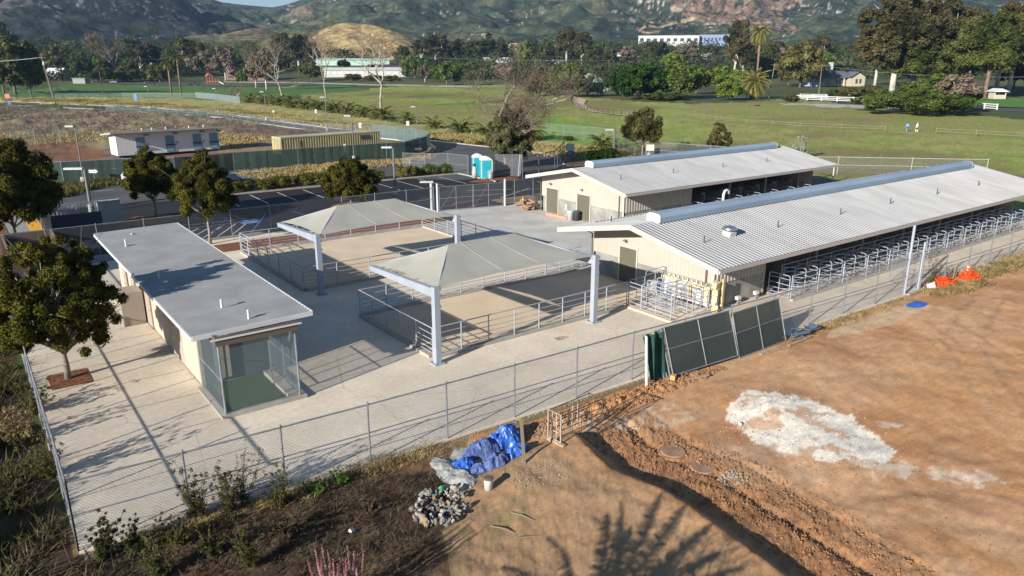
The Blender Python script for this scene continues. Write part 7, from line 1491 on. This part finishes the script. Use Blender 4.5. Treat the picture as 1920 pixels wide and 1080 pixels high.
x,y=G(980,885); z=zg(x,y); o=thing('survey_stake','tall weathered timber stake in front of the blue tarps','stake',(x,y,z)); ORG.pop(o.name); part('stake',MB().obox((0,0,.75),(.10,.05,1.6),R(-20),R(-4),R(-3)),grey_,o); part('tip',MB().obox((-.08,.1,1.56),(.11,.06,.04),R(-20)),timber,o)
x,y=G(916,926); z=zg(x,y); o=thing('paint_bucket','white bucket with dark lid standing on the dirt right of the rock pile','bucket',(x,y,z)); ORG.pop(o.name); part('body',MB().lathe((0,0,0),[(.13,0),(.15,.34),(.16,.36)],16),pw,o,True); part('lid',MB().lathe((0,0,.36),[(.165,0),(.165,.03),(.12,.05)],16),mat('lid_brown',(.14,.10,.08),.7),o)
# rocks: each one on its own
rs=np.random.default_rng(9); RP=[]
def rockmesh(seed,m_):
    import bmesh
    bm=bmesh.new(); bmesh.ops.create_icosphere(bm,subdivisions=2,radius=1); r_=random.Random(seed); s=Vector((r_.uniform(.8,1.25),r_.uniform(.7,1.1),r_.uniform(.55,.85)))
    for v in bm.verts:
        n=v.co.normalized(); k=1+.20*math.sin(n.x*3+seed)+.16*math.sin(n.y*4.1+seed*2)+.12*math.sin(n.z*5+seed*3)+r_.uniform(-.05,.05); v.co=Vector((n.x*s.x,n.y*s.y,n.z*s.z))*k
    me=bpy.data.meshes.new('rock'); bm.to_mesh(me); bm.free(); me.materials.append(m_); me.polygons.foreach_set('use_smooth',[False]*len(me.polygons)); return me
rmats=[mat('granite_grey',(.19,.19,.19),.85,0,5,.3),mat('granite_pale',(.33,.315,.28),.85,0,5,.25),mat('stone_tan',(.27,.20,.13),.85,0,5,.25),mat('granite_dark',(.11,.115,.12),.85,0,5,.3)]
rms=[rockmesh(i,rmats[i%4]) for i in range(12)]
rx,ry=G(820,955); outl=PG([(768,975),(790,935),(835,915),(868,935),(872,965),(855,985),(812,990)])
k=0; posn=('at the rim','inside the ring','on the left side','on the right side','at the front','at the back')
pl=np.array(outl); cx0,cy0=pl.mean(0); cnt=0
while cnt<170:
    x,y=rs.uniform(pl[:,0].min(),pl[:,0].max()),rs.uniform(pl[:,1].min(),pl[:,1].max())
    if not inpoly(np.array([x]),np.array([y]),outl)[0]: continue
    rel=math.hypot(x-cx0,(y-cy0)); s=rs.uniform(.045,.105)*(1.2 if rel>.75 else .85); hgt=.02+.22*min(1,rel/.8)*rs.random()**.7
    mi=int(rs.integers(0,12)); o=bpy.data.objects.new('rock',rms[mi]); COL.objects.link(o); o.location=(x,y,zg(x,y)+hgt); o.scale=(s,s,s); o.rotation_euler=tuple(rs.uniform(0,6,3))
    tag(o,('fist-sized '+('grey','pale','tan','dark grey')[mi%4]+' stone in the ring-shaped stone pile at the bottom centre'),'rock','stones of the ring-shaped pile'); cnt+=1
for px,py,s,l in ((792,978,.13,'whitish boulder at the front of the ring-shaped stone pile'),(842,983,.16,'large round grey boulder at the front right of the stone pile'),(776,955,.15,'large grey boulder at the left of the stone pile')):
    x,y=G(px,py); o=bpy.data.objects.new('boulder',rms[1 if s<.14 else 4]); COL.objects.link(o); o.location=(x,y,zg(x,y)+s*.5); o.scale=(s,s,s); tag(o,l,'rock')
o=tag(part('green_jug',MB().lathe((*G(828,933),zg(*G(828,933))+.25),[(.06,0),(.07,.1),(.03,.16)],10),mat('green_plastic',(.02,.3,.08),.4)),'small green plastic item among the stones','jug')
# small scattered clods and gravel: uncountable
def clods(name,poly,n,s0,s1,m_,seed,world=True):
    r_=np.random.default_rng(seed); P_=scatter(poly,n,seed,world); n=len(P_); base=np.array([[1,0,0],[-1,0,0],[0,1,0],[0,-1,0],[0,0,1],[0,0,-1]],float); f=np.array([[0,2,4],[2,1,4],[1,3,4],[3,0,4],[2,0,5],[1,2,5],[3,1,5],[0,3,5]])
    s=r_.uniform(s0,s1,(n,1,1))*r_.uniform(.6,1.3,(n,6,1)); V=base[None]*s+r_.normal(size=(n,6,3))*s*.25+P_[:,None,:]; Fc=(f[None]+6*np.arange(n)[:,None,None]).reshape(-1,3)
    o=bpy.data.objects.new(name,npmesh(name,V.reshape(-1,3),Fc,m_,False,3)); COL.objects.link(o); o['kind']='stuff'
cm=mat('clod_soil',(.27,.14,.07),.95,0,3,.35); cm2=mat('pale_gravel',(.27,.235,.19),.9,0,6,.3)
clods('dirt_clods',[(16.2,18.6),(19,17.6),(20.2,14),(20,10),(19,6),(16,6),(16.6,12),(16.2,16)],4200,.012,.05,cm,1)
clods('dirt_clods',[(14.5,20.1),(26,19.9),(26,18.9),(20,18.6),(14.5,19.2)],1700,.02,.07,cm,2)
clods('dirt_clods',[(20,17),(40,18.5),(44,14),(24,6),(20,6)],1500,.012,.04,cm,3)
clods('pale_gravel',[(12.3,17.4),(13.4,17.7),(14.6,16.6),(14,15.6),(12.6,16.2)],300,.012,.035,cm2,4)
clods('pale_gravel',[(17,18.9),(30,18.5),(40,17.5),(30,12),(22,13)],500,.01,.035,cm2,5)
clods('pale_gravel',[(2,20.9),(12.5,20.5),(26,20.2),(43,19.3),(43,19.7),(26,20.55),(12.5,20.8),(2,21.2)],3800,.012,.04,cm2,6)
clods('pale_gravel',[(13,20.3),(17.5,19.7),(18,18.8),(15.5,18.8),(13.2,19.4)],600,.015,.05,cm2,7)
chm=mat('chalk_lumps',(.66,.60,.50),.9,0,4,.2)
clods('chalk_lumps',PG([(1362,757),(1400,742),(1455,738),(1530,752),(1590,775),(1640,812),(1668,845),(1640,866),(1560,868),(1480,850),(1400,820),(1366,800)]),380,.006,.024,chm,31)
clods('chalk_lumps',PG([(1340,750),(1460,725),(1620,775),(1720,850),(1660,885),(1480,870),(1350,815)]),260,.008,.03,chm,32)
# buried pipe sections flush with the churned soil
conr=mat('buried_concrete',(.30,.19,.12),.85,0,2,.3)
for k,(px,py,l) in enumerate([(1262,845,'round concrete disc in the churned dirt, nearest the cattle crate'),(1318,872,'round concrete disc in the churned dirt, middle of three'),(1368,898,'round concrete disc in the churned dirt, farthest from the cattle crate')]):
    x,y=G(px,py); o=thing('concrete_disc',l,'concrete disc',(x,y,zg(x,y))); ORG.pop(o.name); part('disc',MB().lathe((0,0,-.1),[(.44,0),(.44,.13),(.41,.145)],28),conr,o); part('collar',MB().lathe((0,0,-.1),[(.56,0),(.50,.085),(.445,.095)],28),cm,o)
    clods('pale_gravel' if k==2 else 'dirt_clods',[(x+.55*math.cos(t)+.2,y+.5*math.sin(t)) for t in np.linspace(0,6.2,9)],140,.02,.07,cm2 if k==2 else cm,20+k)
for k,(a,b,l) in enumerate([((920,990),(965,1003),'thin stick lying on the dirt right of the stone pile, nearer one'),((958,968),(1002,984),'thin stick lying on the dirt below the gravel patch'),((935,1018),(1010,1010),'crooked stick at the bottom centre')]):
    a=Vector((*G(*a),0)); b=Vector((*G(*b),0)); a.z=zg(a.x,a.y)+.02; b.z=zg(b.x,b.y)+.02; c=a.lerp(b,.5)+Vector((0,.03,.03)); tag(part('stick',MB().path([a,c,b],[.02,.022,.012],5),grey_,None),l,'stick')
# ---- cattle crate
st=mat('crate_steel',(.11,.075,.05),.75,.2,6,.3); pale=mat('crate_pale',(.36,.33,.29),.7,0,6,.2)
ax,ay=G(1040,838,.25); bx_,by_=G(1116,808,.15); a=Vector((ax,ay,0)); b=Vector((bx_,by_,0)); ang=math.atan2(b.y-a.y,b.x-a.x)
zc=max(zg(a.x,a.y),zg(b.x,b.y)); CR=thing('cattle_crate','rusty pipe cattle crate with pale barred gate on the end of the mound','cattle crate',(a.x,a.y,zc+.02),rz=ang); Lc=2.05; Wc=.62; Hc=1.05
mb=MB()
for s in (-Wc/2,Wc/2):
    part('side_frame',MB().path([(0,s,0),(0,s,Hc),(Lc,s,Hc),(Lc,s,0)],.022,5),st,CR)
    for z_ in (.28,.5,.72): part('rail',MB().tube((0,s,z_),(Lc,s,z_),.016,n=5),st,CR)
    for x_ in (.55,1.0,1.5): part('upright',MB().tube((x_,s,.1),(x_,s,.8),.014,n=5),st,CR)
part('end_bar',MB().tube((Lc,-Wc/2-.12,Hc),(Lc,Wc/2+.1,Hc),.024,n=5),st,CR); part('floor_bar',MB().tube((Lc,-Wc/2,.06),(Lc,Wc/2,.06),.02,n=5),st,CR)
g_=part('gate',MB().path([(-.03,-Wc/2,.05),(-.03,Wc/2,.05),(-.03,Wc/2,Hc+.03),(-.03,-Wc/2,Hc+.03),(-.03,-Wc/2,.05)],.03,5,cap=False),pale,CR)
for s in (-.1,.1): part('bar',MB().tube((-.03,s,.05),(-.03,s,Hc),.018,n=5),pale,g_)
for z_ in (.38,.7): part('bar',MB().tube((-.03,-.2,z_),(-.03,.2,z_),.018,n=5),pale,g_)
mb=MB(); mb.tube((.95,.1,.15),(.95,.1,1.0),.02,n=5); part('head_bail',mb,pale,CR); part('head_bail',MB().tube((1.1,.0,.15),(1.1,.0,1.05),.02,n=5),pale,CR)
part('foot_block',MB().obox((-.05,-.12,.0),(.12,.8,.10)),timber,CR)
# ---- small bits
for (px,py,l) in ((660,996,'crumpled white and green litter scrap at the edge of the brush'),(1388,797,'small white scrap on the dirt near the chalk patch')):
    x,y=G(px,py); tag(part('litter_scrap',MB().obox((x,y,zg(x,y)+.06),(.16,.12,.08),.4,.4,.3),pw),l,'litter')
x,y=G(1050,637); tag(part('rope_coil',MB().path([(x+.2*math.cos(t)*(1+.1*t),y+.12*math.sin(t),.03+.01*t) for t in np.linspace(0,9,20)],.016,4),mat('rope',(.18,.15,.12),.9)),'small dark rope coil lying against the front pen kerb','rope')
# ---- two walkers
def person(label,px,py,shirt,hat,phase):
    x,y=G(px,py); root=thing('person',label,'person',(x,y,zg(x,y)),rz=R(150)); 
    V=[(0,0,.95),(0,0,1.18),(0,0,1.42),(0,.02,1.53),(0,.03,1.66),(.0,.0,1.76),
       (.10,0,.90),(.11,.12*phase,.50),(.11,.02*phase,.09),(.11,.16*phase,.03),(-.10,0,.90),(-.11,-.05*phase,.50),(-.11,-.25*phase,.12),(-.11,-.12*phase,.03),
       (.20,0,1.40),(.25,-.10*phase,1.13),(.24,-.02*phase,.90),(.24,.03,.81),(-.20,0,1.40),(-.25,.10*phase,1.13),(-.24,.2*phase,.95),(-.24,.24*phase,.87)]
    E=[(0,1),(1,2),(2,3),(3,4),(4,5),(0,6),(6,7),(7,8),(8,9),(0,10),(10,11),(11,12),(12,13),(2,14),(14,15),(15,16),(16,17),(2,18),(18,19),(19,20),(20,21)]
    Rd=[.15,.13,.16,.06,.10,.085,.10,.07,.045,.04,.10,.07,.045,.04,.065,.05,.036,.04,.065,.05,.036,.04]
    me=bpy.data.meshes.new('body'); me.from_pydata(V,E,[]); me.materials.append(shirt); o=bpy.data.objects.new('body',me); COL.objects.link(o); o.parent=root
    md=o.modifiers.new('skin','SKIN'); 
    for i,v in enumerate(me.skin_vertices[0].data): v.radius=(Rd[i],Rd[i]*(.8 if i<3 else 1)); v.use_root=(i==0)
    o.modifiers.new('sub','SUBSURF').levels=1; o.modifiers['sub'].render_levels=2
    part('trousers',MB().lathe((0,0,.55),[(.17,0),(.2,.2),(.18,.42)],12),mat('dark_trousers',(.04,.045,.07),.8),root); part('hair',MB().lathe((0,.03,1.68),[(.11,0),(.115,.06),(.07,.13),(.02,.15)],12),hat,root,True)
    return root
person('person in a light blue top walking along the pasture fence, left of the two',1700,247,mat('blue_top',(.16,.34,.70),.7),mat('hair_dark',(.05,.04,.03),.8),1); person('person in a white top and cap walking along the pasture fence, right of the two',1718,248,mat('white_top',(.78,.72,.70),.7),pw,-1)
# ---- red play structure
x,y=G(397,158); o=thing('play_structure','red play structure with posts at the edge of the lawn','playground',(x,y,0),rz=-A)
for a_ in (-3,-1.2,.6,2.4,4.2): part('post',MB().box(a_,0,0,a_+.3,.3,5.4 if a_<1 else 3.6),redw,o)
part('deck',MB().box(-3,-.5,1.6,4.5,2,1.9),redw,o); part('roof',MB().lathe((-1.5,.5,5.2),[(2.6,0),(.1,2.2)],4),redw,o); part('slide',MB().path([(4.4,.5,1.9),(6.5,-.5,.9),(8.2,-1,.2)],.35,4),wht,o)

# ================================================================== AIR
m=bpy.data.materials.new('haze'); m.use_nodes=True; t=m.node_tree; t.nodes.clear(); o_=t.nodes.new('ShaderNodeOutputMaterial'); v=t.nodes.new('ShaderNodeVolumePrincipled')
v.inputs['Color'].default_value=(.42,.66,1,1); v.inputs['Density'].default_value=.00008; v.inputs['Anisotropy'].default_value=.2; t.links.new(v.outputs[0],o_.inputs['Volume'])
HZ=part('haze',MB().box(-9500,-9500,-36,9500,9500,560),m); HZ['kind']='stuff'
